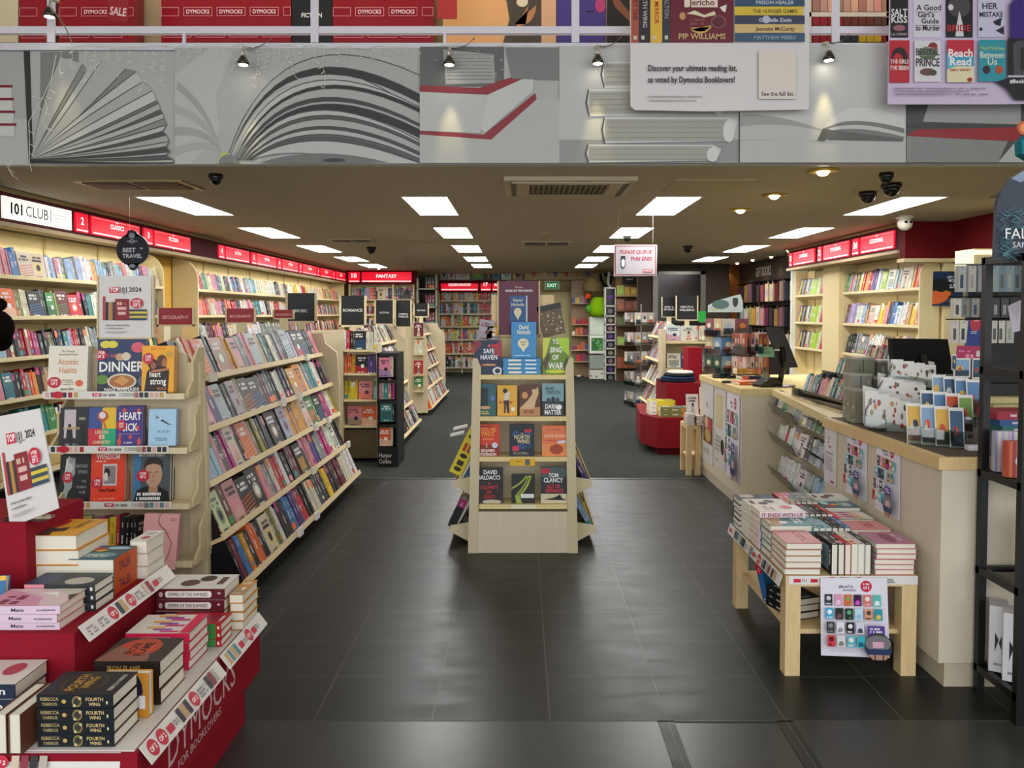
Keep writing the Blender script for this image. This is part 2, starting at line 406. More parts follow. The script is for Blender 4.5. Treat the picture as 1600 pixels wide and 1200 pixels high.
# ------------------------------------------------ printed banner on the bulkhead, posts of the railing
b = B(); YB = 5.17
b.prism([at(-120, 258, YB), at(1720, 258, YB), at(1720, 70, YB), at(-120, 70, YB)], (0, .06, 0), 'b9b7b0', 'card'); 
f = face_px(b, YB)
GR = lambda v: (v*.95, v*.95, v*.91)
# 0 stack of red trimmed books
f.rect(-120, 78, 165, 180, GR(.42)); f.rect(-120, 186, 165, 72, GR(.5))
for i in range(4): f.rect(-120, 136+20*i, 138+2*i, 17, GR(.62)); f.rect(-120, 133+20*i, 140+2*i, 4, '7a1626')
# 1 fanned pages
def quadc(p0, p1, p2, n=10):
    return [((1-t)**2*p0[0]+2*t*(1-t)*p1[0]+t*t*p2[0], (1-t)**2*p0[1]+2*t*(1-t)*p1[1]+t*t*p2[1]) for t in [i/n for i in range(n+1)]]
f.rect(45, 78, 232, 180, GR(.46)); f.rect(64, 82, 60, 120, GR(.22)); f.poly([(38, 80), (48, 80), (53, 256), (46, 256)], GR(.03))
c0 = (50, 250)
tips = [(95, 90, .55, 60, 170), (130, 100, .3, 80, 190), (138, 108, .6, 90, 180), (160, 95, .52, 95, 190), (198, 108, .28, 110, 200), (215, 112, .62, 110, 190), (225, 128, .5, 120, 190), (240, 142, .66, 130, 200),
 (246, 158, .2, 130, 215), (250, 162, .5, 140, 215), (252, 172, .12, 140, 225), (256, 178, .55, 140, 222), (258, 186, .3, 150, 230), (262, 196, .6, 150, 230), (256, 206, .08, 150, 238), (262, 212, .45, 150, 240), (266, 222, .5, 150, 243),
 (262, 230, .06, 160, 246), (268, 238, .5, 160, 250), (262, 243, .1, 160, 252), (272, 250, .5, 160, 254), (274, 255, .03, 160, 256)]
for i, (x, y, g, mx_, my_) in enumerate(tips):
    q = tips[i+1] if i+1 < len(tips) else (275, 257, 0, 160, 258)
    f.poly(quadc(c0, (mx_, my_), (x, y))+quadc((50, 256), (q[3], q[4]), (q[0], q[1]))[::-1], GR(g*.85))
    f.poly(quadc(c0, (mx_, my_), (x, y))+quadc(c0, (mx_+1, my_+2), (x, y+1.5))[::-1], GR(.06))
# 2 arching pages
f.rect(277, 78, 381, 180, GR(.44)); f.poly([(277, 120), (330, 78), (370, 78), (340, 150), (346, 210), (300, 258), (277, 258)], GR(.5))
for i, (x, y) in enumerate(((280, 128), (276, 165), (276, 200), (278, 232))):
    f.poly(quadc((348, 240), (335, 170+14*i), (x, y))+quadc((348, 244), (330, 180+14*i), (x, y+14))[::-1], GR(.36+.05*(i % 2)))
arcs = [(80, 84, 178, .55, 4), (84, 92, 120, .5, 5), (96, 104, 150, .03, 6), (118, 128, 170, .62, 4), (132, 137, 172, .02, 5), (137, 158, 178, .5, 5), (150, 156, 196, .06, 3), (158, 166, 200, .52, 5), (163, 176, 205, .02, 4),
 (170, 190, 222, .58, 6), (182, 187, 226, .1, 2), (190, 200, 230, .5, 5), (205, 210, 240, .07, 2), (210, 225, 245, .56, 4), (222, 226, 250, .12, 2), (228, 236, 256, .1, 6), (236, 244, 258, .6, 5)]
for top, mid, right, g, th in arcs:
    top += 4
    def cur(d, e): return quadc((364+d, 252), (440+d*1.6, top-70+d*.6+e), (658, right+e), 14)
    lo = [p for p in cur(-8+max(0, (top-80))*.25, 0)]; hi = [p for p in cur(-8+max(0, (top-80))*.25, 30 if g > .3 else 14)]
    f.poly([(max(278, x), min(258, max(80, y))) for x, y in lo]+[(max(278, x), min(258, max(80, y))) for x, y in hi[::-1]], GR(g*.82))
    f.poly([(max(278, x), min(258, max(80, y))) for x, y in lo]+[(max(278, x), min(258, max(80, y+1.6))) for x, y in lo[::-1]], GR(.05))
f.poly([(x, y) for x, y in quadc((345, 258), (352, 222), (378, 258))], 'b9bd6a'); f.ell(362, 258, 15, 14, GR(.2), 10, PI, 2*PI)  # yellow rim is the spotlight's warm glow painted into the print
f.poly(quadc((410, 257), (500, 228), (610, 257)), GR(.16)); f.ell(525, 253, 18, 3, GR(.03))
# 3 red cornered book
f.rect(658, 78, 215, 180, GR(.43)); f.rect(658, 78, 130, 62, GR(.12)); f.poly([(694, 82), (772, 90), (774, 134), (698, 136)], GR(.36))
for i in range(8): f.rect(700, 90+5.4*i, 70, .9, GR(.2))
f.poly([(658, 138), (750, 142), (838, 112), (835, 120), (764, 152), (658, 148)], '8c2730'); f.poly([(658, 148), (764, 153), (752, 212), (658, 208)], GR(.5))
f.poly([(764, 152), (835, 120), (832, 148), (758, 212), (752, 205)], GR(.56)); f.poly([(658, 208), (757, 214), (836, 150), (838, 160), (768, 222), (658, 214)], '86202a')
f.poly([(790, 80), (872, 80), (872, 130), (800, 128)], GR(.2)); f.poly([(658, 214), (768, 222), (838, 160), (873, 160), (873, 258), (658, 258)], GR(.45))
# 4 pile of books
f.rect(873, 78, 277, 180, GR(.5)); f.rect(873, 222, 277, 36, GR(.3))
for (x0, x1, y0, y1) in ((936, 1100, 102, 142), (913, 1120, 145, 186), (937, 1135, 188, 228), (912, 1110, 230, 258)):
    f.poly([(x0, (y0+y1)/2), (x0+5, y0), (x1, y0+1), (x1+12, y0+8), (x1+4, y1-3), (x0+6, y1)], GR(.62)); f.rect(x0+6, y0+3, x1-x0-8, y1-y0-6, (.36, .35, .30))
    f.poly([(x0, (y0+y1)/2), (x0+4, y0), (x0+6, y0), (x0+3, (y0+y1)/2), (x0+7, y1), (x0+5, y1)], GR(.08))
    for i in range(4): f.rect(x0+10, y0+7+i*8, x1-x0-20, .8, (.26, .25, .21))
    f.ell(x1-2, (y0+y1)/2+2, 9, (y1-y0)/2-3, GR(.68))
# 5 open book
f.rect(1150, 78, 255, 180, GR(.56)); f.rect(1150, 226, 255, 32, GR(.5))
f.poly([(1150, 186)]+quadc((1160, 184), (1210, 184), (1277, 208))+[(1270, 222), (1150, 225)], GR(.34)); f.poly(quadc((1277, 208), (1310, 150), (1400, 190))+[(1405, 208), (1350, 200), (1290, 206)], GR(.64))
f.poly([(1277, 206)]+quadc((1290, 202), (1320, 185), (1402, 206))+[(1402, 222), (1290, 218)], GR(.2)); f.poly(quadc((1286, 206), (1330, 192), (1402, 214))+quadc((1286, 210), (1330, 200), (1402, 219))[::-1], GR(.55))
f.poly([(1150, 204)]+quadc((1160, 202), (1220, 196), (1275, 210))+[(1268, 224), (1150, 224)], GR(.5)); f.poly([(1277, 206), (1290, 212), (1280, 226), (1268, 225)], GR(.1)); f.poly([(1278, 207), (1400, 222), (1400, 226), (1285, 224)], GR(.12))
# 6 dark book with a red board
f.rect(1405, 78, 320, 180, GR(.07)); f.poly([(1440, 165), (1580, 167), (1580, 200), (1430, 196)], GR(.34)); f.poly([(1405, 198), (1580, 202), (1578, 206), (1405, 206)], GR(.05))
f.poly([(1420, 208), (1590, 204), (1572, 226), (1405, 218)], '93222b'); f.poly([(1405, 218), (1560, 226), (1545, 258), (1405, 258)], GR(.25)); f.poly([(1572, 226), (1610, 204), (1725, 204), (1725, 258), (1545, 258)], GR(.45))
o = b.build('printed_banner'); tag(o, 'long bulkhead banner printed with black and white photographs of open books', 'banner')
b = B()
b.prism([at(-120, 78, YB-.03), at(1720, 78, YB-.03), at(1720, 67, YB-.03), at(-120, 67, YB-.03)], (0, .12, 0), 'd3d0d8', 'matte')
b.prism([at(-120, 75, YB+.1), at(1720, 75, YB+.1), at(1720, 70, YB+.1), at(-120, 70, YB+.1)], (0, 1.0, 0), '8d8678', 'matte')
struct(b, 'trim_2')
rl = thing('mezzanine_railing', 'white metal railing along the mezzanine edge above the banner', 'railing', at(815, 70, YB))
inv = Matrix.Translation(at(815, 70, YB)).inverted()
def rbox(x0, x1, y0, y1, nm, d=.04, c='dcd8e0'):
    b = B(); b.prism([inv @ at(x0, y0, YB), inv @ at(x1, y0, YB), inv @ at(x1, y1, YB), inv @ at(x0, y1, YB)], (0, d, 0), c, 'matte'); b.build(nm, rl)
rbox(-120, 1720, 52, 41, 'rail')
for x in (81, 492, 899, 1305): rbox(x-6, x+6, 67, -160, 'post', -.012)
for x in (287, 695): rbox(x-2, x+2, 68, 52, 'bracket', .02)
# ------------------------------------------------ mezzanine goods seen between the rails
YM = 6.0
b = B()
for x0, x1 in ((30, 62), (90, 150)): pass
def wrapped(x0, x1, y1, label, seed, txt='DYMOCKS', c='8e1c26', slant=0):
    b = B(); b.prism([at(x0+slant, y1, YM), at(x1+slant, y1, YM), at(x1, -60, YM), at(x0, -60, YM)], (0, .15, 0), c, 'plastic')
    f = face_px(b, YM, step=.001); wd = 44; r = 0
    y = 18 if not slant else 20
    for yy in (-18, y, 52):
        x = x0+4-(r % 2)*20; r += 1
        while x < x1-10:
            a, e = max(x, x0+1), min(x+wd, x1-1)
            if e-a > 10:
                for q in ((a, yy-6, e-a, .9), (a, yy+7, e-a, .9)): f.rect(*q, 'd98a92', 0)
                for q in (a, e): f.rect(q-.5, yy-6, .9, 13.5, 'd98a92', 0)
                f.k += 1
                if e-a > 40: f.text(txt, (a+e)/2, yy+4, 6.5, 'f0c9cc', e-a-8, True)
            x += wd+8
    o = b.build('wrapped_stock_carton'); tag(o, label, 'carton', 'red cartons on the mezzanine'); return o
wrapped(30, 72, 66, 'narrow red printed carton behind the railing, far left of the mezzanine', 1)
wrapped(92, 210, 66, 'red printed carton with slanted edge, left of the orange gap on the mezzanine', 2)
wrapped(252, 456, 66, 'wide red printed carton left of the black fiction sign', 3)
wrapped(520, 678, 66, 'red printed carton right of the black fiction sign', 4)
def mslab(x0, x1, y0, y1, c, nm, label, cat, d=.08, pre=None, Y=YM, m='card'):
    b = B(); b.prism([at(x0, y1, Y), at(x1, y1, Y), at(x1, y0, Y), at(x0, y0, Y)], (0, d, 0), c, m)
    if pre: pre(face_px(b, Y, step=.001))
    o = b.build(nm); tag(o, label, cat); return o
mslab(455, 519, -60, 67, '121214', 'category_sign', 'black sign reading FICTION behind the mezzanine railing', 'sign', pre=lambda f: f.text('FICTION', 487, 27, 7, 'w', 32, True))
mslab(168, 200, -60, 34, '9a1f28', 'sale_sign', 'small red SALE sign hanging on the mezzanine', 'sign', .01, lambda f: f.text('SALE', 184, 24, 13, 'f0d0d0', 26, True, rot=-.12), Y=5.6)
mslab(684, 714, -60, 29, 'b8302c', 'red_card', 'red card hanging before the tan board on the mezzanine', 'sign', .01, Y=5.7)
mslab(692, 800, -60, 67, 'd9a267', 'display_board', 'tan display board with dark curved shape on the mezzanine', 'display board', .05,
      lambda f: (f.poly([(775, -60), (800, -60), (800, 67), (786, 67), (796, 30), (792, 5)], '4b4133')))
mslab(800, 846, -60, 67, '463c2e', 'display_board', 'brown display board with a copper tail shape on the mezzanine', 'display board', .05,
      lambda f: (f.poly(quadc((806, 42), (836, 40), (838, 8))+quadc((826, 8), (824, 30), (804, 38))[::-1], 'b57a50'), f.ell(816, 3, 9, 8, 'd8c7a6')))
mslab(846, 870, -60, 67, 'd2a27c', 'display_board', 'narrow tan board beside the violet ones on the mezzanine', 'display board', .05)
mslab(869, 947, -60, 67, '44337a', 'display_board', 'violet board on the mezzanine behind the third railing post', 'display board', .05, lambda f: (f.rect(915, 17, 12, 2, 'k'), f.ell(938, 8, 8, 12, 'b03a6a')))
mslab(950, 984, -60, 67, '221a18', 'display_board', 'near black board on the mezzanine left of the big reading poster', 'display board', .05, lambda f: f.poly([(952, -20), (984, 20), (984, 34), (960, 10)], '7a4a34'))
ms = thing('mezzanine_shelving', 'pale shelves of books upstairs behind the railing between the two big posters', 'shelving', (0, 0, 0))
b = B()
for x0, x1 in ((1262, 1268), (1302, 1312), (1385, 1395)): b.prism([at(x0, 66, YM), at(x1, 66, YM), at(x1, -90, YM), at(x0, -90, YM)], (0, .15, 0), 'c9bfae', 'lam')
b.build('upright', ms); b = B()
for y in (22, 44): b.prism([at(1262, y+4, YM), at(1390, y+4, YM), at(1390, y-3, YM), at(1262, y-3, YM)], (0, .15, 0), 'd5cdbf', 'lam')
b.build('shelf_board', ms)
r = random.Random(4)
for i, x in enumerate(range(1270, 1382, 12)):
    b = B(); c = near(C('c79b84' if i % 3 else 'a37a68'), .2, r); b.prism([at(x, 18, YM), at(x+11, 18, YM), at(x+11, -30, YM), at(x, -30, YM)], (0, .12, 0), c, 'card')
    b.prism([at(x, 40, YM), at(x+11, 40, YM), at(x+11, 27, YM), at(x, 27, YM)], (0, .12, 0), ['8c1822', '6a2a22', '5a3a2a'][(i//4) % 3], 'card')
    b.prism([at(x, 65, YM), at(x+11, 65, YM), at(x+11, 50, YM), at(x, 50, YM)], (0, .12, 0), ['8c1822', '2a3038', 'c2a32c'][(i//3) % 3], 'card')
    o = b.build('upright_book'); tag(o, f"{ORD[i]} column of upstairs books between the two big posters, from the left", 'book', 'books on the mezzanine shelves')
mslab(-40, 28, -60, 66, 'cdbfa0', 'display_board', 'cream cupboard side at the far left of the mezzanine', 'display board', .1)
lamp('AREA', 'mezzanine_fill_light', (0, 5.6, 4.9), 65, (1, .9, .78), shape='RECTANGLE', size=8, size_y=.6)  # added area light to brighten the mezzanine goods, no fixture built
# ------------------------------------------------ spotlights clipped to the ledge
for i, (px, py) in enumerate(((77, 22), (380, 97), (702, 97), (934, 95), (1295, 90))):
    P = at(px, py, YB-.16)
    o = thing('clip_spotlight', f"small chrome halogen spotlight clipped to the ledge, {ORD[i]} from the left", 'spotlight', P, 'spotlights on the ledge')
    b = B(); b.tube([(0, .1, .12), (0, .02, .1), (0, 0, .04)], .012, 'c9c4b8', 'metal', 8); b.build('stem', o)
    b = B(); b.lathe((0, 0, 0), [(.016, .045), (.022, .03), (.036, 0), (.037, -.018), (.033, -.018)], '4a4640', 'metal', 16); b.build('shade', o, smooth=True)
    b = B(); b.lathe((0, 0, 0), [(.02, -.012), (.03, -.019), (.002, -.026)], 'fff3dc', 'bulb', 14); b.build('bulb', o, smooth=True)
    b = B(); b.tube([(0, .1, .13), (.05, .06, .11), (.1, .05, .12), (.16, .08, .18)] if i else [(0, 0, .05), (.06, 0, -.02), (.11, 0, -.1), (.13, .02, -.18)], .004, '6a655c', 'plastic', 5); b.build('cable', o)
    l = lamp('SPOT', 'spot_lamp', (0, -.02, -.03), 12, (1, .85, .4), o, spot_size=.5, spot_blend=.9, shadow_soft_size=.02); l.rotation_euler = (.22, 0, 0)
# ------------------------------------------------ icicle fairy lights
r = random.Random(12)
for nm, xa, xb, lab in (('icicle_light_string', 92, 430, 'white icicle light string drooping over the left of the banner'), ('icicle_light_string', 432, 660, 'white icicle light string over the arched pages of the banner'),
    ('icicle_light_string', 680, 985, 'white icicle light string above the printed pile of books'), ('icicle_light_string', 1266, 1388, 'white icicle light string between the two big hanging posters')):
    b = B(); x = xa; pts = []; Yi = YB-.055
    while x < xb:
        pts.append(at(x, 71+r.uniform(-2, 5), Yi)); x += 12
    b.tube(pts, .0022, 'd9d6ce', 'plastic', 4); x = xa+4
    while x < xb:
        L_ = r.choice((12, 20, 30, 45, 60)); y = 74; q = [at(x, y, Yi)]; xx = x
        while y < 74+L_:
            y += r.uniform(5, 9); xx += r.uniform(-2.5, 2.5); q.append(at(xx, y, Yi-.004))
            if r.random() > .45: s_ = r.choice((-1, 1)); b.tube([at(xx, y, Yi), at(xx+s_*r.uniform(4, 7), y+r.uniform(-4, 5), Yi-.01)], .0022, 'ece9e2', 'plastic', 4)
        b.tube(q, .0016, 'cfccc2', 'plastic', 4); x += r.uniform(14, 24)
    o = b.build(nm); tag(o, lab, 'string lights')
b = B(); Yi = YB-.06
for q in ([(88, 85), (80, 125), (68, 150), (45, 190), (46, 220), (46, 255), (50, 268)], [(50, 150), (70, 155), (74, 170), (66, 190), (78, 206)], [(20, 250), (12, 262), (20, 275), (28, 280)]):
    b.tube([at(x, y, Yi) for x, y in q], .0022, 'e3e0d8', 'plastic', 4)
for x, y in ((78, 140), (72, 150), (60, 168), (46, 205), (47, 225), (47, 240), (70, 175), (76, 200), (14, 265)): b.tube([at(x, y, Yi), at(x+8, y+5, Yi)], .0022, 'e3e0d8', 'plastic', 4)
o = b.build('icicle_light_string'); tag(o, 'white icicle light string hanging down the far left edge of the banner', 'string lights')
# ------------------------------------------------ ceiling fittings
def cbox(b, x0, x1, y0, y1, z, h, c, m='matte'): b.box((x0, y0, z-h), (x1, y1, z), c, m)
def ceil_fit(name, label, cat, px0, px1, pyn, pyf, fn):
    A = atZ(px0, pyf, CZ); Bq = atZ((px0+px1)/2, pyn, CZ); xs = (A.x, atZ(px1, pyf, CZ).x); ys = (atZ(815, pyn, CZ).y, A.y)
    o = thing(name, label, cat, (sum(xs)/2, sum(ys)/2, CZ)); fn(o, abs(xs[1]-xs[0]), abs(ys[1]-ys[0])); return o
def cassette(o, w, d):
    w, d = .98, .72
    b = B(); b.box((-w/2, -d/2, -.03), (w/2, d/2, 0), 'cfc6aa', 'matte'); b.box((-w/2+.06, -d/2+.06, -.04), (w/2-.06, d/2-.06, -.03), 'c6bd9f', 'matte'); b.build('panel', o)
    b = B()
    for i in range(15): b.box((-.28+i*.04, -.2, -.05), (-.262+i*.04, .2, -.04), '8a8068', 'matte')
    b.box((-.3, -.22, -.043), (.3, .22, -.04), '5c5444', 'matte'); b.build('intake_grille', o)
    b = B(); b.box((-.44, -.29, -.045), (-.4, .29, -.035), '7a715a', 'matte'); b.box((.4, -.29, -.045), (.44, .29, -.035), '7a715a', 'matte'); b.build('air_slot', o)
o = thing('air_conditioner', 'cream ceiling cassette air conditioner with a dark slatted intake, above the middle aisle', 'air conditioner', (.36, 6.0, CZ)); cassette(o, 1, 1)
def vent(loc, w, d, lab, c='b3a67c', slats=6):
    o = thing('ceiling_vent', lab, 'ceiling vent', loc); b = B(); b.box((-w/2, -d/2, -.015), (w/2, d/2, 0), c, 'metal'); b.build('vent_frame', o)
    for k in range(2):
        b = B()
        for i in range(slats): b.box((-w/2+.05+(w/2-.03)*k, -d/2+.05+i*(d-.1)/slats, -.024), (-.02+(w/2-.03)*k, -d/2+.05+(i+.45)*(d-.1)/slats, -.014), '4a4030', 'metal')
        b.build('louvre', o)
vent((-2.95, 5.98, CZ), .82, .42, 'brass toned ceiling vent before the first left light'); vent((4.35, 6.35, CZ), .7, .5, 'ceiling vent above the till area at right', '9a917a')
vent((.35, 10.9, CZ), .7, .5, 'small pale ceiling vent in the middle, between the inner light rows', 'a89e80'); vent((-2.3, 10.45, CZ), .6, .3, 'thin ceiling vent between the second and third left lights', 'a89e80')
b = B(); b.box((1.15, 5.75, CZ-.012), (1.75, 6.3, CZ), 'b7ad8c', 'matte'); o = b.build('access_hatch'); tag(o, 'flat square ceiling hatch right of the air conditioner', 'hatch')
b = B(); b.lathe((.3, 9.6, CZ-.02), [(.05, .02), (.05, .004), (.03, 0)], 'b7ad8c', 'matte'); o = b.build('smoke_detector'); tag(o, 'small round smoke detector in the middle of the ceiling', 'smoke detector')
def dome(px, py, Y, lab, r_=.075):
    P = at(px, py, Y); P.z = CZ
    o = thing('security_camera', lab, 'security camera', P); b = B(); b.lathe((0, 0, 0), [(r_, 0), (r_, -.03), (r_*.95, -.035)], '1b1918', 'plastic'); b.build('housing', o, smooth=True)
    b = B(); b.lathe((0, 0, -.033), [(r_*.82, 0)]+[(r_*.82*math.cos(a*PI/12), -r_*.9*math.sin(a*PI/12)) for a in range(1, 7)], '0c0b0b', 'plastic'); b.build('dome_lens', o, smooth=True)
dome(337, 268, 5.55, 'black dome camera on the ceiling above the left aisle', .05); dome(1385, 268, 5.5, 'small black dome camera, uppermost of the three at right', .05); dome(1393, 283, 5.95, 'black dome camera nearest the long right light', .075)
dome(1356, 297, 6.35, 'black dome camera, leftmost of the three at right', .07); dome(580, 382, 11.6, 'black dome camera beyond the third left light'); dome(1075, 381, 11.4, 'black dome camera right of the queue sign'); dome(980, 364, 9.8, 'flat dark camera before the second light of the right inner row', .06)
P = at(1414, 345, 7.9); P.z = CZ; o = thing('security_camera', 'white two eyed camera hanging beside the red corner fascia', 'security camera', P)
b = B(); b.lathe((0, 0, 0), [(.09, 0), (.09, -.025), (.05, -.04)], 'd8d2c2', 'plastic'); b.build('mount', o, smooth=True)
b = B(); b.lathe((0, 0, -.04), [(.06, 0), (.075, -.03)]+[(.075*math.cos(a*PI/12), -.04-.07*math.sin(a*PI/12)) for a in range(1, 7)], 'd8d2c2', 'plastic'); b.build('housing', o, smooth=True)
b = B(); [b.lathe((x, -.07, -.07), [(.014, 0), (.012, -.012)], '141414', 'plastic', 12, 'y') for x in (-.025, .025)]; b.build('lens', o)
for i, (px, py) in enumerate(((1286, 266), (1210, 304), (1157, 327), (1232, 390), (1205, 400), (1176, 405), (1152, 410), (1133, 414), (592, 418))):
    P = atZ(px, py, CZ); big = i < 3
    o = thing('downlight', f"round gold rimmed downlight, {ORD[i]} from the entrance" if i < 8 else 'tiny downlight before the fantasy sign', 'downlight', P, 'recessed downlights'); rr = .085 if i < 3 else .06
    b = B(); b.lathe((0, 0, 0), [(rr*1.25, 0), (rr*1.2, -.012), (rr*.7, -.016), (rr*.65, 0)], 'c9a94c' if big else 'd8c9a0', 'metal'); b.build('rim', o, smooth=True)
    b = B(); b.lathe((0, 0, -.004), [(rr*.6, 0), (rr*.35, -.03), (.002, -.038)], 'ffe9b8', 'bulb', 14); b.build('bulb', o, smooth=True)
    lamp('SPOT', 'downlight_lamp', (0, 0, -.05), 10, (1, .85, .55), o, spot_size=1.9, spot_blend=.6, shadow_soft_size=.04)
# ============================================================ SIGN FASCIAS
RED = 'e0102e'
def fascia(name, label, x, n, ya, yb, z0, z1, signs, dep=.12, col='4a1c1e'):
    """fascia parallel to the aisle at X = x facing n (+1 / -1); signs = [(y0, y1, text, kind)]"""
    o = thing(name, label, 'sign fascia', (x, (ya+yb)/2, z0)); oy = (ya+yb)/2
    b = B(); b.box((min(0, -n*dep), ya-oy, 0), (max(0, -n*dep), yb-oy, z1-z0), col, 'matte'); b.box((min(.03*n, -n*dep), ya-oy, -.035), (max(.03*n, -n*dep), yb-oy, 0), 'b9a684', 'matte')
    b.box((min(.02*n, -n*dep), ya-oy, z1-z0), (max(.02*n, -n*dep), yb-oy, z1-z0+.03), 'a89468', 'matte'); b.build('fascia_board', o)
    for (y0, y1, t, k) in signs:
        b = B(); a, c, h0, h1 = y0-oy, y1-oy, .03, z1-z0-.035
        b.box((min(0, .02*n), a, h0), (max(0, .02*n), c, h1), 'f4f4ec' if k == 'white' else RED, 'sign')
        if n > 0: f = face_uv(b, (.0205, a, h0), (0, c-a, 0), (0, 0, h1-h0), 'sign', .0006)
        else: f = face_uv(b, (-.0205, c, h0), (0, a-c, 0), (0, 0, h1-h0), 'sign', .0006)
        L_ = c-a; hh = h1-h0
        def T(t, x, y, h, col, mw, bold=True):     # text on a stretched face
            vs, fs, w = glyphs(t, bold); kx = min(h*hh/L_, mw/w if w else 1); f.b.mesh([f.P(x+u*kx-(w*kx/2), y+v*h) for u, v in vs], fs, col, 'sign'); f.k += 1
        if k == 'white':
            T('101', .17, .27, .52, '0a0a0a', .24); f.k -= 1; T('101', .173, .27, .52, '0a0a0a', .24); T('CLUB', .46, .27, .52, '1a1a1a', .34, False); f.rect(.655, .22, .008, .6, '1a1a1a')
            for q, tt in enumerate(('THE BEST BOOKS OF ALL', 'TIME, AS VOTED BY', 'BOOKLOVERS')): T(tt, .82, .56-.16*q, .09, '555555', .26, False)
        else:
            f.rect(.03, .06, .94, .07, 'f4dede')
            if k == 'wide': f.rect(.02, .9, .96, .025, 'f7a0a8'); f.poly([(.46, .93), (.54, .93), (.5, .83)], 'ffffff'); f.poly([(.45, .07), (.55, .07), (.5, .0)], 'f4dede')
            T(t, .5, .5 if k == 'wide' else .4, .26 if k == 'wide' else .4, 'ffffff', .6)
        b.build('sign_panel', o)
    return o
XL = -4.1
def yl(px): return YX(px, XL)
sg = [(yl(6), yl(112), '101', 'white')]
for a, c_, t, k in ((119, 138, '2', 'num'), (143, 218, 'CLASSICS', 'wide'), (225, 238, '3', 'num'), (241, 297, 'FICTION', 'wide'), (342, 350, '4', 'num'), (352, 389, 'FICTION', 'wide'), (392.5, 400, '5', 'num'), (401, 431, 'FICTION', 'wide'),
    (433, 439, '6', 'num'), (440.5, 465, 'FICTION', 'wide'), (467, 471, '7', 'num'), (472.5, 494, 'FICTION', 'wide'), (495, 498.5, '8', 'num'), (500, 518, 'FICTION', 'wide'), (519, 522.5, '9', 'num'), (524, 540, 'CRIME', 'wide')): sg.append((yl(a), yl(c_), t, k))
fascia('sign_fascia', 'maroon fascia with backlit club, classics and fiction signs above the left wall', XL, 1, 5.2, 17.85, 2.225, 2.465, sg)
XR = 4.17
def yr(px): return YX(px, XR)
sg = [(yr(1397), yr(1345), 'COOKING', 'wide'), (yr(1342), yr(1332), '24', 'num'), (yr(1327), yr(1287), 'COOKING', 'wide'), (yr(1284), yr(1278), '23', 'num'), (yr(1273), yr(1240), 'COOKING', 'wide'), (yr(1238), yr(1234), '22', 'num')]
fascia('sign_fascia', 'maroon fascia with three backlit red cooking signs above the right wall', XR, -1, 8.5, 12.05, 2.2, 2.465, sg, .4)
b = B(); b.box((4.17, 8.38, 2.1), (4.78, 8.5, CZ), '6a0f16', 'matte'); b.box((4.68, 5.2, 2.1), (4.78, 8.4, CZ), '6a0f16', 'matte'); b.box((4.15, 8.36, 2.06), (4.78, 8.52, 2.1), 'd8c89a', 'matte'); b.box((4.66, 5.2, 2.06), (4.78, 8.4, 2.1), 'd8c89a', 'matte')
o = b.build('corner_fascia'); tag(o, 'plain dark red fascia turning the corner behind the till', 'sign fascia')
def back_sign(x0, x1, yb_, yt, Y, parts, label):
    """backlit sign facing the camera, given in photo coordinates"""
    o = thing('category_lightbox', label, 'sign', at((x0+x1)/2, yb_, Y)); inv = Matrix.Translation(at((x0+x1)/2, yb_, Y)).inverted()
    b = B(); b.prism([inv @ at(x0, yb_+1, Y), inv @ at(x1, yb_+1, Y), inv @ at(x1, yt, Y), inv @ at(x0, yt, Y)], (0, .15, 0), '5a0d18', 'matte'); b.build('fascia_board', o)
    for a, c_, t in parts:
        b = B(); b.prism([inv @ at(a, yb_-2, Y-.02), inv @ at(c_, yb_-2, Y-.02), inv @ at(c_, yt+5, Y-.02), inv @ at(a, yt+5, Y-.02)], (0, .02, 0), RED, 'sign')
        f = Face(b, lambda x, y: inv @ at(x, y, Y-.02), (0, -1, 0), -1, 'sign', .002); f.rect(a+1, yb_-4.4, c_-a-2, 1.8, 'f4dede'); hh = (yb_-yt)*.24; f.text(t, (a+c_)/2, yb_-9, hh if len(t) > 2 else hh*1.3, 'ffffff', (c_-a)*.6, True); b.build('sign_panel', o)
back_sign(540, 648, 443, 420, 17.85, ((544.5, 562), ), '') if 0 else back_sign(540, 650, 443, 420, 17.85, ((544.5, 562, '10'), (565, 643, 'FANTASY')), 'backlit red number ten FANTASY sign on the end wall')
back_sign(686, 790, 456, 438, 19.2, ((689, 747, "CHILDREN'S NON-FICTION"), (751, 767, '17'), (769, 788, 'KIDS')), "backlit red CHILDREN'S NON-FICTION sign beyond the middle display stand")
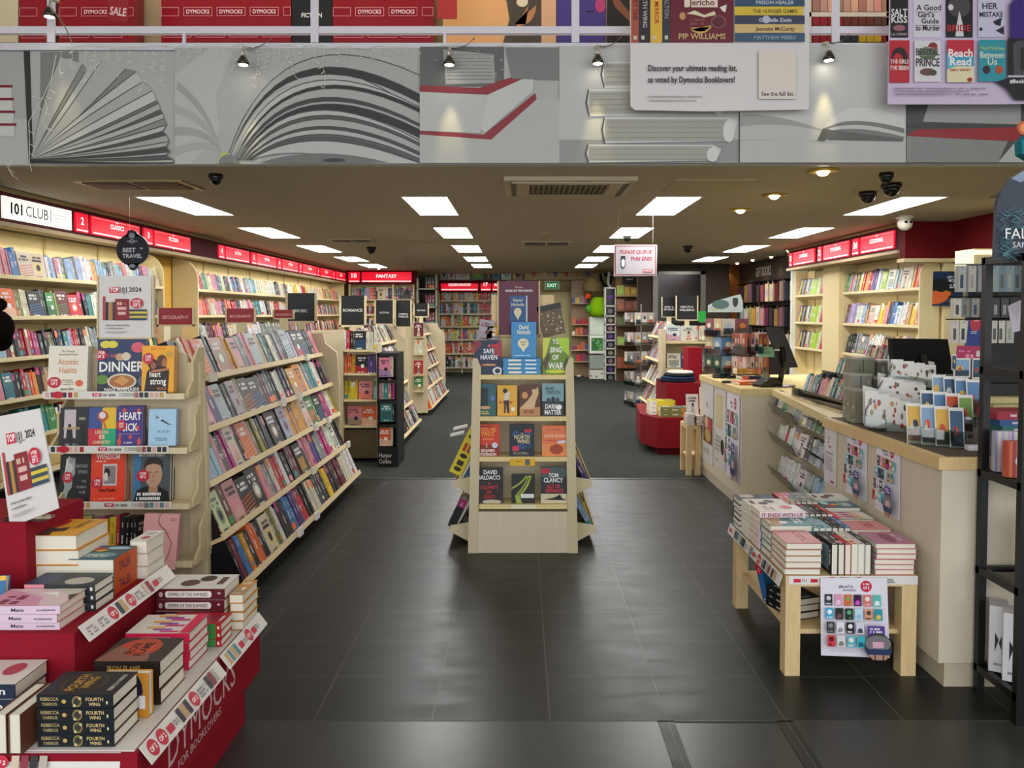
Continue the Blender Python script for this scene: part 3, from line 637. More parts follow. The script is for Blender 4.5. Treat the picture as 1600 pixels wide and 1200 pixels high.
# ============================================================ LEFT WALL SHELVING
def bay(label, x, n, y0, y1, zs, depth=.3, name='wall_bookcase', back='e2cf98', top=2.2, round_end=(), cz=CREAM, lipc='e2d2a4'):
    o = thing(name, label, 'bookcase', (x, (y0+y1)/2, 0)); oy = (y0+y1)/2; d = -n*depth
    b = B(); b.box((min(d, d-n*.02), y0-oy, 0), (max(d, d-n*.02), y1-oy, top), back, 'lam'); b.build('back_panel', o)
    for ye in (y0, y1):
        b = B(); rr = .26; pts = [(d, 0, 0), (0, 0, 0)]
        if ye in round_end: pts += [(-n*rr*(1-math.cos(a*PI/16)), 0, top-rr+rr*math.sin(a*PI/16)) for a in range(9)]
        else: pts += [(0, 0, top)]
        pts += [(d, 0, top)]
        b.prism([(p[0], ye-oy-(.025 if ye == y1 else 0), p[2]) for p in pts], (0, .025, 0), cz, 'lam'); b.build('side_panel', o)
    for z in zs:
        b = B(); b.prism([(d, y0-oy+.025, z-.06), (0, y0-oy+.025, z-.02), (0, y0-oy+.025, z+.012), (-n*.012, y0-oy+.025, z+.012), (-n*.012, y0-oy+.025, z), (d, y0-oy+.025, z-.05)], (0, y1-y0-.05, 0), lipc, 'lam'); b.build('shelf_board', o)
    b = B(); k = y0+.9
    while k < y1-.3: b.box((d, k-oy-.015, .1), (d+n*.012, k-oy+.015, top), 'c9b27a', 'lam'); k += .9
    b.build('upright_rail', o)
    return o
ZS = [1.80, 1.47, 1.135, .80, .47, .14]
bay('cream wall bookcase under the club and classics signs at left', XL, 1, 5.3, 8.83, ZS, round_end=(8.83,))
bay('long cream wall bookcase under the row of fiction signs at left', XL, 1, 9.74, 17.8, ZS, round_end=(9.74,))
b = B(); b.box((-4.44, 8.86, 0), (-4.42, 9.71, 2.2), 'd9a94a', 'matte'); o = b.build('alcove_backing'); tag(o, 'mustard yellow alcove backing between the two left wall bookcases', 'alcove')
b = B(); b.box((XL-.3, 8.85, 1.0), (XL-.02, 9.0, 1.45), 'cfc2a8', 'card'); o = b.build('leaflet_holder'); tag(o, 'pale leaflet holder in the yellow alcove', 'holder')
rows_l = [
 (ZS[0], "-12w 4p 22b 35C 74w 83s 92p 97w 102e 109s 119e 126s 134w 141w 150a 157s 172n 178e 186s 196p 204w 214s 222v 229p 235i 240c 255", 'top'),
 (ZS[1], "-12m 6O 30h 40c 50K 70d 78G 88l 93U 112R 132k 142q 149w 160e 175r 190k 205c 220t 240n 255", 'second'),
 (ZS[2], "-12s 12u 20w 24k 32u 40r 46e 50r 56m 66d 73k 80h 86k 92n 104q 110s 116r 126k 136c 146e 160?  200? 255", 'third'),
 (ZS[3], "-12p 8Q 24k 38r 44e 50o 56a 62k 70t 80e 95? 255", 'fourth'),
 (ZS[4], "-12k 30q 50Q 75g 90? 140", 'fifth')]
for z, sp, nm in rows_l:
    row([(min(8.78, s_), c_) for s_, c_ in spec(sp, lambda p: YX(p, XL-.02))], (XL-.015, 0, z), (0, 1, 0), (1, 0, 0), .2, f"{nm} shelf of the near left bookcase", hr=(.2, .25), tk=.04, group='books in the left wall bookcases', seed=int(z*100))
rows_f = [
 (ZS[0], "305l 310w 315r 319e 322g 328c 334p 342v 346g 350c 355k 362c 367b 373n 378w 386e 393s 398q 403c 412c 425w 432k 440c 446k 452w 460y 468w 474r 480y 484w 494c 506? 530", 'top', 458),
 (ZS[1], "305w 311p 318o 325r 332c 340p 350k 357o 366r 373k 380w 390p 400q 410w 418k 425c 432r 440w 450k 470? 530", 'second', 436),
 (ZS[2], "305k 316e 322c 326n 330u 340p 350d 360c 375e 390w 410e 440? 530", 'third', 420)]
for z, sp, nm, cut in rows_f:
    it = spec(sp, lambda p: YX(p, XL-.02)); yc = YX(cut, XL-.02)
    it = [(max(9.79, s_), c_) for s_, c_ in it]; it = [q_ for j_, q_ in enumerate(it) if j_+1 == len(it) or it[j_+1][0] > q_[0]+.001]
    nearp = [q for q in it if q[0] < yc]+[(yc, None)]; farp = [(yc, [q for q in it if q[0] < yc][-1][1])]+[q for q in it if q[0] >= yc]
    row(nearp, (XL-.015, 0, z), (0, 1, 0), (1, 0, 0), .2, f"on the {nm} shelf of the fiction wall bookcase", hr=(.2, .25), tk=.05, group='books in the left wall bookcases', seed=int(z*77), parts=False)
    row(farp, (XL-.015, 0, z), (0, 1, 0), (1, 0, 0), .2, '', tk=.045, stuff=True, seed=int(z*71))
for z in ZS[3:5]: row([(9.8, '?'), (17.7, None)], (XL-.015, 0, z), (0, 1, 0), (1, 0, 0), .2, '', tk=.05, stuff=True, seed=int(z*70))
# unseen warm area lights under the bookcase fascias, no tubes modelled
for nm, x, y, L_, e in (('unseen_strip_light', -4.17, 7.0, 3.4, 6), ('unseen_strip_light', -4.17, 13.6, 7.6, 13), ('unseen_strip_light', 4.32, 10.2, 3.3, 4)):
    l = lamp('AREA', nm, (x, y, 2.17), e, (1, .93, .72), shape='RECTANGLE', size=.08, size_y=L_)
# ============================================================ GONDOLAS
LIP = [(-1.742, 1.15), (-1.66, .89), (-1.595, .63), (-1.535, .355), (-1.42, .115)]
LEAN = .40
def gondola(label, y0, y1, xr=-1.60, xl=-2.27, lips=LIP, sides=(1,), top=1.33, name='slanted_book_gondola'):
    xc = (xl+xr)/2; o = thing(name, label, 'book display', (xc, (y0+y1)/2, 0)); oy = (y0+y1)/2
    def prof(y):   # end board outline, flared to the foot
        return [(xl-xc+.03, y, top), (xl-xc, y, .9), (xl-xc, y, .04), (xr-xc, y, .04), (xr-xc, y, .9), (xr-xc-.02, y, 1.16), (xr-xc-.12, y, 1.24), (xr-xc-.14, y, top)]
    for ye in (y0-oy, y1-oy-.03): b = B(); b.prism(prof(ye), (0, .03, 0), CREAM2, 'lam'); b.build('end_panel', o)
    b = B(); b.box((-.02, y0-oy+.03, .1), (.02, y1-oy-.03, top-.03), '7a6a50', 'lam'); b.build('core_board', o)
    b = B(); b.box((-.25, y0-oy+.05, 0), (.25, y1-oy-.05, .09), '2a2622', 'matte'); b.build('plinth', o)
    for sd in sides:
        for (lx, lz) in lips:
            x = (lx-xc)*sd; cx, sx_ = math.cos(LEAN), math.sin(LEAN); d = .2
            P = lambda a, c_: (x-(a*cx+c_*-sx_*-1*0)*sd*1.0-(c_*sx_)*sd, 0, lz-a*sx_+c_*cx)
            prof2 = [P(0, -.02), P(0, .014), P(.01, .014), P(.01, 0), P(d, 0), P(d, -.018)]
            b = B(); b.prism([(p[0], y0-oy+.03, p[2]) for p in prof2], (0, y1-y0-.06, 0), 'dcc79a', 'wood'); b.build('shelf_board', o)
            # black back board behind the books
            b = B(); b.prism([(p[0], y0-oy+.03, p[2]) for p in (P(d, 0), P(d, .19), P(d+.01, .19), P(d+.01, 0))], (0, y1-y0-.06, 0), '3a342c', 'lam'); b.build('back_rest', o)
    return o
CREAM2 = 'cfc09d'
gA = gondola('near slanted gondola of biographies and music books', 3.88, 6.75)
gB = gondola('slanted gondola with the ROMANCE sign on its end', 7.9, 10.1, -1.49, -2.2, [(x+.1, z) for x, z in LIP])
gC = gondola('slanted gondola farther down the left aisle behind the romance one', 11.25, 13.9, -1.38, -2.05, [(x+.1, z) for x, z in LIP])
rowsA = [
 "283n 299c 303o 318O 332e 338k 344T 365a 372P 381e 388k 393p 400F 413t 420q 426k 430c 436e 444d 450F 462i 466K 486k 494p 499F 516y 523",
 "315r 321P 336v 346F 356d 363k 370F 381h 386K 400K 418u 424d 434k 440w 446k 454d 460A 478c 484e 490q 498w 504k 512e 520t 526k 534",
 "316w 324s 345p 350d 357m 366C 377k 385O 398p 403h 411y 415d 428K 446F 458a 463t 468a 473a 480C 488G 500K 510m 517w 524y 530l 537r 544u 552",
 "318p 330e 334k 342C 352z 358z 365P 382K 412w 416p 425e 432c 438r 447w 452k 460u 470D 484p 492v 500e 508m 518w 524W 530k 536r 546",
 "322k 330b 336k 345y 352l 358h 365K 372k 378u 384b 392a 398k 404o 412k 420C 432h 440w 445k 456b 466v 473r 482k 490c 500d 508k 513y 520k 530u 540c 548w 562"]
for i, ((lx, lz), sp) in enumerate(zip(LIP, rowsA)):
    it = spec(sp, lambda p: YX(p, lx-.02)); it = [(max(3.93, min(6.7, s)), c) for s, c in it]; it = [q for j, q in enumerate(it) if j+1 == len(it) or it[j+1][0] > q[0]+.001]
    row(it, (lx, 0, lz), (0, 1, 0), (1, 0, 0), LEAN, f"{ORD[i]} shelf down of the near slanted gondola", hr=(.22, .25), tk=.055, group='books on the near slanted gondola', seed=40+i, drop=.006)
for i, (lx, lz) in enumerate([(x+.1, z) for x, z in LIP]):
    row([(7.96, '?'), (8.3, 'C' if i == 0 else '?'), (8.6, ['u', 'd', 'c', 'o', 'l'][i]), (8.8, 'k'), (9.0, '?'), (9.4, 'C'), (9.55, '?'), (10.05, None)], (lx, 0, lz), (0, 1, 0), (1, 0, 0), LEAN, f"on the {ORD[i]} shelf down of the romance gondola side",
        tk=.06, rnd='kwwneedctckfk', parts=False, group='books on the romance gondola', seed=60+i, drop=.006)
for i, (lx, lz) in enumerate([(x+.1, z) for x, z in LIP]):
    row([(11.3, '?'), (11.8, 'l' if i == 0 else 'w'), (12.0, '?'), (13.85, None)], (lx, 0, lz), (0, 1, 0), (1, 0, 0), LEAN, '', tk=.06, rnd='kwwneedctqkfko', stuff=True, seed=70+i, drop=.006)
# price tickets clipped to the gondola lips
for (i, y) in ((0, 4.3), (0, 6.2), (1, 5.3), (1, 5.7), (2, 5.9), (2, 6.3), (3, 5.6), (3, 6.72), (4, 5.25), (4, 4.85)):
    b = B(); lx, lz = LIP[i]; b.box((lx-gA.location.x+.001, y-gA.location.y-.04, lz-.03), (lx-gA.location.x+.02, y-gA.location.y+.04, lz+.02), 'e6e2d8', 'card'); b.build('price_ticket', gA)
# framed toppers
def topper(px0, px1, py0, py1, Y, text, label, col='121212', ink='d8d6d0', fr='d8c79c', th=.12, cat='sign', top=None, size=None, ypos=None):
    c = at((px0+px1)/2, py1, Y); inv = Matrix.Translation(c).inverted(); o = thing('framed_topper_sign', label, cat, c); q = lambda x, y, d=0: inv @ at(x, y, Y)+V((0, d, 0))
    b = B(); w = (px1-px0)*th*.6
    for a in ((px0, px0+w, py1, py0), (px1-w, px1, py1, py0), (px0, px1, py1, py1-w)): b.prism([q(a[0], a[2]), q(a[1], a[2]), q(a[1], a[3]), q(a[0], a[3])], (0, .02, 0), fr, 'lam')
    b.build('frame', o)
    b = B(); xm = q((px0+px1)/2, py1).x; b.box((xm-.03, .004, -.13), (xm+.03, .016, .01), fr, 'lam'); b.build('support_tab', o)
    b = B(); b.prism([q(px0+w, py1-w, .006), q(px1-w, py1-w, .006), q(px1-w, py0, .006), q(px0+w, py0, .006)], (0, .008, 0), col, 'card'); f = Face(b, lambda x, y: q(x, y, .006), (0, -1, 0), -1, step=.0002*Y)
    ls = text if isinstance(text, (list, tuple)) else [text]; h = size or (px1-px0)*.1
    for i, t in enumerate(ls): f.text(t, (px0+px1)/2, (ypos or (py0+py1)/2+h*.5)+i*h*1.5, h, ink, (px1-px0)*.72, True)
    b.build('sign_card', o); return o, f
topper(245, 303, 481, 510, 4.4, 'BIOGRAPHY', 'red biography topper nearest the entrance on the slanted gondola', '9a1d24', 'e0a0a0', 'd8c79c', .08)
topper(352, 399, 482, 506, 5.35, 'BIOGRAPHY', 'red biography topper in the middle of the slanted gondola', '9a1d24', 'e0a0a0', 'd8c79c', .08)
topper(426, 459, 484, 499, 6.1, 'BIOGRAPHY', 'small red biography topper beside the music sign', '9a1d24', 'e0a0a0', 'd8c79c', .1)
topper(446, 495, 458, 505, 6.5, 'MUSIC', 'black MUSIC topper sign at the far end of the slanted gondola', size=5, ypos=488)
topper(530, 572, 462, 511, 7.93, 'ROMANCE', 'black ROMANCE sign in a cream frame above the end shelves', size=4.6, ypos=487)
topper(585, 616, 469, 508, 9.9, 'FICTION', 'black framed sign right of the romance one', size=2.8)
topper(617, 643, 469, 512, 10.05, ['CRIME &', 'THRILLER'], 'black CRIME and THRILLER framed sign at the end of the romance gondola', size=2.8)
topper(646, 670, 474, 496, 12.5, 'FICTION', 'black framed sign on the farther gondola behind the green book', size=2.4)
# ------------------------------------------------ end shelves facing the camera (endcaps)
def lipc(o, inv, x0, x1, py, Y, strip=None, depth=.2, th=7):
    b = B(); q = lambda x, y, d=0: inv @ at(x, y, Y)+V((0, d, 0))
    b.prism([q(x0, py+th*.5), q(x1, py+th*.5), q(x1, py-th*.5), q(x0, py-th*.5)], (0, depth, 0), 'e4cf96', 'wood')
    b.build('shelf_board', o)
    if strip: strip(q)
# ROMANCE end
YR = 7.84; o = gB; inv = o.matrix_world.inverted() if 0 else Matrix.Translation(o.location).inverted()
for py in (548, 585, 626, 667):
    b = B(); a, c_ = inv @ at(537, py+1.6, YR-.14), inv @ at(589, py-1.6, YR-.14); b.box((a.x, a.y, a.z), (c_.x, a.y+.16, c_.z), 'dfcf9f', 'wood'); b.build('end_shelf', o)
b = B(); a = inv @ at(528, 500, YR); c_ = inv @ at(537, 700, YR-.14); b.box((a.x, a.y-.15, .04), (c_.x, a.y+.05, 1.2), CREAM2, 'lam'); a = inv @ at(589, 700, YR-.14); b.box((a.x, a.y, .04), (a.x+.02, a.y+.2, 1.2), CREAM2, 'lam')
a = inv @ at(537, 700, YR-.14); c_ = inv @ at(589, 700, YR-.14); b.box((a.x, a.y+.02, .04), (c_.x, a.y+.16, .33), '5d5038', 'lam'); b.build('end_shelf_side', o)
for k, (py, sp) in enumerate(((548, "537w 541r 548K 553K 570c 589"), (585, "538o 546o 549a 555K 574v 587"), (626, "538y 560P 582y 584s 589"), (667, "543P 565O 588"))):
    P = at(540, py-1.6, YR-.1); row(spec(sp, lambda p: at(p, py, YR-.12).x), (0, YR-.12, P.z), (1, 0, 0), (0, -1, 0), .08, f"on the {ORD[k]} end shelf under the romance sign", hr=(.18, .2), tk=.03, w=.1, group='books under the romance sign', seed=90+k, parts=False)
# black cardboard dumpbin stand in front
o = thing('black_display_stand', 'narrow black cardboard book stand beside the romance end shelves', 'display stand', at(606, 722, 7.45)); o.location.z = 0; ow = Matrix.Translation(o.location)
x0, x1 = at(589, 600, 7.45).x-o.location.x, at(618, 600, 7.45).x-o.location.x; zt = at(600, 552, 7.45).z
b = B(); b.box((x0, 0, 0), (x0+.02, .4, zt), '161514', 'card'); b.box((x1, 0, 0), (x1+.02, .4, zt), '161514', 'card'); b.box((x0, .36, 0), (x1, .4, zt), '161514', 'card')
for py in (552, 594, 626, 663): z = at(600, py, 7.45).z; b.box((x0, 0, z-.03), (x1, .38, z), '161514', 'card')
b.build('carcass', o)
b = B(); b.box((x0, -.01, 0), (x1+.02, 0, .2), '121110', 'card'); f = face_uv(b, (x0, -.0102, 0), (x1-x0, 0, 0), (0, 0, .2)); f.text('Harper', .1, .5, .22, 'e8e4dc', None, False, 'l', sx=.8); f.text('Collins', .1, .2, .22, 'e8e4dc', None, False, 'l', sx=.8); b.build('front_panel', o)
for k, (py, sp) in enumerate(((589, "591P 608c 616p 617"), (624, "591p 596e 600q 606p 612m 617"), (659, "594Q 613k 616"), (697, "591O 610c 614"))):
    z = at(600, py, 7.45).z; row(spec(sp, lambda p: at(p, py, 7.44).x), (0, 7.445, z), (1, 0, 0), (0, -1, 0), .03, f"in the {ORD[k]} pocket of the narrow black stand", hr=(.17, .2), tk=.03, w=.1, group='books in the black stand', seed=95+k, parts=False)
# end shelves of the farther gondola
o = gC; inv = Matrix.Translation(o.location).inverted()
for py in (527, 554, 586, 612):
    a, c_ = inv @ at(646, py+1, 11.1), inv @ at(661, py-1, 11.1); b = B(); b.box((a.x, a.y, a.z), (c_.x, a.y+.15, c_.z), 'cdbd90', 'wood'); b.build('end_shelf', o)
for k, (py, c_) in enumerate(((527, 'U'), (554, 'c'), (586, 'R'), (612, 'G'))):
    z = at(650, py-1, 11.1).z; x = at(646.5, py, 11.1).x; row([(x, c_), (x+.13, None)], (0, 11.12, z), (1, 0, 0), (0, -1, 0), .05, f"on the {ORD[k]} end shelf of the farther left gondola", hr=(.2, .2), group='books on the farther gondola end', parts=False, seed=5)
# ============================================================ FEATURED COVERS
def cov(name):
    def d(fn): COVERS[name] = fn; return fn
    return d
def sticker(f, x, y, r_=.11):
    f.ell(x, y, r_*1.15, r_*.8, 'c41f38', 16); f.text('3 FOR', x, y+.02, .05, 'ffffff', r_*1.7, True); f.text('OF 2', x, y-.05, .055, 'ffffff', r_*1.7, True)
def simple(bgc, items, st=None):
    def fn(f):
        f.rect(0, 0, 1, 1, bgc)
        for it in items:
            k = it[0]
            if k == 't': f.text(it[1], it[2], it[3], it[4], it[5], it[6] if len(it) > 6 else .84, it[7] if len(it) > 7 else True)
            elif k == 'r': f.rect(*it[1:])
            elif k == 'e': f.ell(*it[1:])
            elif k == 'p': f.poly(*it[1:])
            elif k == 's': f.scr(*it[1:])
        if st: sticker(f, *st)
    return fn
COVERS['habits'] = simple('e9e2d2', [('t', 'Tiny Changes,', .5, .87, .045, '8b7a62', .5), ('t', 'Remarkable Results', .5, .8, .045, '8b7a62', .62), ('t', 'Atomic', .5, .6, .13, 'd69a6c', .86), ('t', 'Habits', .5, .42, .13, 'd69a6c', .8), ('s', .36, .16, .3, .12, 'b9a98c', 3, 2), ('e', .8, .2, .1, .07, 'd8653f'), ('t', 'James Clear', .5, .06, .05, '7c6a50', .56)], (.17, .22, .15))
COVERS['dinner'] = simple('26365e', [('e', .16, .9, .11, .07, 'e3d04a'), ('e', .3, .9, .11, .07, 'e3d04a'), ('e', .82, .84, .14, .1, 'd95b6c'), ('s', .2, .66, .6, .05, 'c44a5c', 1, 4), ('e', .45, .66, .09, .07, 'c9a27c'), ('e', .58, .67, .09, .08, 'd9c8b4'), ('r', 0, 0, 1, .32, '23282f'),
  ('t', 'DINNER', .5, .39, .19, 'f4f1ea', .92), ('e', .1, .24, .13, .09, '5d8a34'), ('e', .5, .2, .3, .15, 'd8cfbf'), ('e', .5, .2, .26, .12, 'a96a35'), ('p', [(.33, .2), (.5, .31), (.66, .22), (.52, .12)], 'cf9450'), ('e', .92, .2, .09, .1, '5b6690'), ('t', 'NAGI MAEHASHI', .5, .015, .07, 'f2efe8', .7)], (.06, .7, .12))
COVERS['heartstrong'] = simple('f2a81f', [('t', 'ELLIDY PULLIN', .5, .92, .05, 'e2641a', .9), ('p', [(.08, 0), (.16, .45), (.3, .55), (.5, .6), (.72, .58), (.86, .45), (.82, 0)], '201714'), ('e', .33, .62, .15, .11, '181210'), ('e', .36, .58, .09, .08, '9a5f3c'), ('e', .62, .68, .16, .13, '5b2f1c'), ('e', .7, .64, .08, .09, 'b06b42'),
  ('p', [(.3, .42), (.85, .48), (.85, .53), (.3, .48)], 'b8754b'), ('t', 'heart', .42, .34, .12, 'f6efe2', .6), ('t', 'strong', .52, .18, .14, 'f6efe2', .86), ('s', .5, .06, .3, .05, 'd08030', 2, 5), ('e', .85, .82, .1, .07, 'c6a13a')], (.2, .73, .15))
COVERS['monday'] = simple('24262b', [('r', .14, .2, .42, .75, 'c9bcc0'), ('p', [(.2, 0), (.24, .42), (.34, .5), (.44, .42), (.5, 0)], '15161a'), ('e', .34, .53, .06, .05, '15161a'), ('s', .6, .68, .3, .07, 'a9a27a', 1, 2), ('s', .12, .43, .7, .06, 'b9a66a', 1, 6), ('r', .7, .06, .2, .5, '101114'), ('s', .1, .01, .7, .05, '9a9aa0', 1, 8)])
COVERS['lessons'] = simple('3b4f93', [('r', .5, .45, .5, .55, 'e9c22c'), ('r', 0, 0, .5, .45, 'cf2a3c'), ('r', .5, 0, .5, .45, '18a878'), ('e', .52, .78, .2, .14, 'c9542c'), ('e', .5, .8, .12, .09, 'dfe0dc'), ('p', [(.5, .68), (.56, .68), (.66, .46), (.6, .46)], 'c9542c'), ('t', 'LESSONS', .5, .32, .09, 'f2d9a8', .76), ('r', .4, .18, .2, .11, 'e8c9a0'), ('t', 'IN', .5, .2, .06, 'c02a3c', .12), ('t', 'CHEMISTRY', .5, .05, .09, 'f2d9a8', .9)])
COVERS['heartsick'] = simple('3f3384', [('p', [(.1, .2), (.2, .2), (.15, .36)], 'd8503c'), ('e', .3, .9, .07, .06, 'd8503c'), ('e', .12, .1, .08, .1, 'd8503c'), ('e', .55, .22, .07, .05, 'd8503c'), ('e', .88, .1, .07, .1, 'd8503c'), ('e', .82, .45, .07, .06, 'd8503c'), ('e', .85, .88, .06, .07, 'd8503c'), ('t', 'HEART', .54, .66, .2, 'f6f2ee', .84), ('t', 'SICK', .54, .38, .2, 'f6f2ee', .6), ('r', .1, .3, .8, .01, 'd8a0c0'), ('s', .3, .06, .4, .04, 'e3c9e0', 1, 3)], (.2, .52, .17))
COVERS['ikigai'] = simple('a9d0ea', [('p', [(.2, .85), (.5, .72), (.75, .6), (.9, .56), (.7, .58), (.45, .68)], '38454e'), ('p', [(.28, .8), (.24, .72), (.3, .76)], '38454e'), ('e', .42, .74, .05, .03, 'e9eff2'), ('t', 'I K I G A I', .55, .36, .08, '3b5568', .76, False), ('s', .25, .14, .55, .09, '7ba2bb', 2, 4)])
COVERS['britney'] = simple('131313', [('p', [(.02, 0), (.16, .3), (.1, .55), (.2, .75), (.32, .95), (.5, .92), (.5, .6), (.42, .5), (.4, .3), (.28, .2), (.22, 0)], '9aa39e'), ('e', .3, .72, .13, .1, 'c2c9c4'), ('p', [(.18, .6), (.2, .9), (.32, .98), (.26, .8)], 'd3d6cc'), ('t', 'BRITNEY', .74, .72, .075, '8d8d88', .46), ('t', 'SPEARS', .76, .6, .075, '8d8d88', .42), ('t', 'THE', .8, .4, .06, '8d8d88', .18), ('t', 'WOMAN', .72, .28, .06, '8d8d88', .42), ('t', 'IN ME', .76, .17, .06, '8d8d88', .3)], (.26, .52, .15))
COVERS['wifedom'] = simple('e8401f', [('t', 'WIFEDOM', .5, .86, .11, 'f8f0ea', .84), ('s', .1, .8, .35, .03, 'f3c0b0', 1, 2), ('r', .35, .32, .42, .44, 'd3c9c4'), ('r', .39, .36, .34, .36, '8f8384'), ('e', .48, .58, .09, .1, '1c1718'), ('e', .45, .5, .06, .09, 'e6d8cc'), ('t', 'Anna Funder', .5, .2, .07, '3a1712', .6), ('s', .1, .04, .75, .03, 'f2a080', 1, 7)], (.2, .38, .14))
COVERS['memoir'] = simple('4a565c', [('r', 0, 0, .2, 1, '3d78a8'), ('t', 'MATTHEW PERRY', .5, .9, .065, 'e6e6e2', .84), ('p', [(.02, 0), (.1, .22), (.32, .3), (.7, .3), (.95, .2), (1, 0)], '1b1d20'), ('p', [(.42, .2), (.46, .4), (.66, .4), (.68, .2), (.56, .14)], 'b58768'), ('e', .55, .55, .24, .27, 'c39a7d'), ('p', [(.3, .62), (.3, .8), (.44, .88), (.66, .88), (.8, .8), (.8, .62), (.75, .72), (.55, .76), (.36, .72)], '2b2018'), ('r', .42, .58, .09, .015, '3a2a20'), ('r', .6, .58, .09, .015, '3a2a20'), ('r', .47, .4, .16, .012, '8c4d40'), ('p', [(.54, .57), (.57, .57), (.6, .47), (.53, .47)], 'b1866a'), ('s', .12, .12, .8, .06, 'ececea', 1, 3), ('s', .1, .03, .8, .06, 'ececea', 1, 4)], (.27, .52, .15))
COVERS['teacher'] = simple('181613', [('t', 'The', .5, .7, .16, 'b8a878', .5, False), ('t', 'Teacher', .52, .42, .18, 'b8a878', .9)])
COVERS['olive'] = simple('b3b062', [('s', .12, .6, .7, .2, '80824a', 2, 3), ('t', 'James', .55, .25, .14, '3a3a20', .6)])
COVERS['recovery'] = simple('eeb0ae', [('p', quadc((.45, 1), (.3, .82), (.6, .7))+quadc((.8, .5), (.8, .2), (.5, 0))+quadc((.54, 0), (.84, .2), (.84, .5))+quadc((.64, .72), (.34, .84), (.48, 1)), 'b07a6c'), ('s', .1, .66, .2, .04, 'f8dcd8', 1, 1), ('t', 'The Complete', .3, .52, .05, 'f8dcd8', .42), ('t', 'Guide to', .3, .42, .05, 'f8dcd8', .4), ('t', 'Healing', .34, .32, .05, 'f8dcd8', .4), ('s', .72, .88, .22, .05, 'c98a84', 2, 2)])
COVERS['haven'] = simple('24304f', [('p', [(0, .6), (.3, .9), (.1, 1), (0, 1)], '8a2a3c'), ('p', [(.7, .6), (1, .5), (1, 1), (.85, .95)], 'a03648'), ('p', [(0, .2), (.3, .3), (.2, 0), (0, 0)], 'b03a4a'), ('e', .85, .1, .18, .12, 'd8dbe0'), ('e', .85, .1, .1, .07, '2a2a34'), ('e', .08, .35, .1, .12, 'a9bcd0'), ('e', .55, .28, .26, .03, 'd89a5c'), ('t', 'SAFE', .54, .62, .14, 'f2f2f2', .5), ('t', 'HAVEN', .54, .44, .14, 'f2f2f2', .62), ('e', .55, .84, .05, .04, 'e5634a'), ('r', .64, .78, .26, .1, 'c92a3c')])
COVERS['nicholls'] = simple('3f8fc6', [('t', 'David', .5, .8, .12, 'eee6cc', .66), ('t', 'Nicholls', .5, .66, .12, 'eee6cc', .86), ('e', .48, .4, .22, .14, 'eadfb8'), ('p', [(.27, .38), (.69, .38), (.48, .16)], 'eadfb8'), ('t', 'You Are', .48, .42, .05, '4a4a3c', .3), ('t', 'Here', .48, .35, .05, '4a4a3c', .3), ('s', .1, .05, .8, .03, 'bfe0ee', 1, 3)])
COVERS['war'] = simple('6f8f2c', [('p', [(.5, 1), (1, 1), (1, .5), (.7, .7)], 'a9d134'), ('p', [(0, 1), (.3, 1), (.1, .5), (0, .4)], 'cdd35a'), ('p', [(.1, .1), (.3, .5), (.2, .6), (0, .3)], '5a4a38'), ('p', [(.7, .1), (.9, .5), (1, .3), (1, 0)], '3e5a24'), ('e', .5, .08, .4, .05, 'c4d63a'), ('t', 'TG', .48, .83, .13, 'f8f8ee', .4), ('t', 'SING', .5, .6, .15, 'f8f8ee', .76), ('t', 'OF', .48, .4, .14, 'f8f8ee', .36), ('t', 'WAR', .5, .15, .18, 'f8f8ee', .72)])
COVERS['tealwindow'] = simple('2f6066', [('r', .3, .3, .34, .5, '1c2c34'), ('e', .47, .8, .2, .08, '16262c'), ('e', .14, .6, .1, .1, '9aa08c'), ('e', .85, .55, .1, .08, '5a7ac0'), ('e', .5, .26, .26, .05, 'd2a06c'), ('s', .2, .05, .6, .1, 'c9c45c', 2, 4)])
COVERS['couple'] = simple('e8ae3c', [('s', .08, .4, .84, .08, 'c4442c', 1, 3), ('p', [(.34, .08), (.42, .1), (.44, .4), (.5, .1), (.62, .08), (.58, .55), (.34, .5)], '3a2c28'), ('p', [(.34, .5), (.58, .52), (.64, .78), (.4, .8)], 'd9d3cc'), ('e', .4, .82, .12, .08, '352420'), ('e', .8, .22, .1, .07, 'f2ece2')])
COVERS['fox'] = simple('5f3b2c', [('r', 0, 0, 1, .28, 'c08a5c'), ('e', .25, .66, .15, .11, 'd9965c'), ('p', [(.9, .95), (.8, .85), (.6, .86), (.62, .7), (.4, .5), (.1, .3), (0, .22), (.7, .22), (.8, .5), (.92, .7)], 'd9b48c'), ('s', .2, .08, .6, .1, '8a5038', 1, 3)])
COVERS['crouch'] = simple('7fa4ae', [('t', 'BLAKE', .36, .8, .1, '14181c', .5), ('t', 'CROUCH', .52, .67, .11, '14181c', .8), ('r', 0, 0, 1, .45, '232c30'), ('e', .3, .46, .1, .1, '3a464a'), ('e', .5, .5, .08, .1, '1a2226'), ('e', .7, .47, .1, .1, '3a464a'), ('t', 'DARK', .42, .22, .15, 'f2f2f0', .62), ('t', 'MATTER', .5, .04, .15, 'f2f2f0', .86), ('e', .78, .27, .13, .08, 'f4f4f2')])
COVERS['twice'] = simple('cf3f22', [('r', 0, 0, 1, .35, '8c2a1c'), ('t', 'FOOL ME', .5, .78, .12, 'f0a030', .8), ('t', 'TWICE', .5, .63, .13, 'f0a030', .62), ('s', .25, .5, .5, .07, 'f07a50', 1, 2), ('r', .46, .26, .03, .14, 'f2d9b0'), ('e', .8, .34, .12, .09, 'cfd3ea'), ('t', 'BENJAMIN', .52, .13, .09, 'f4e6dc', .66), ('t', 'STEVENSON', .52, .01, .09, 'f4e6dc', .74), ('s', .14, .92, .7, .03, '6a1c12', 1, 4)])
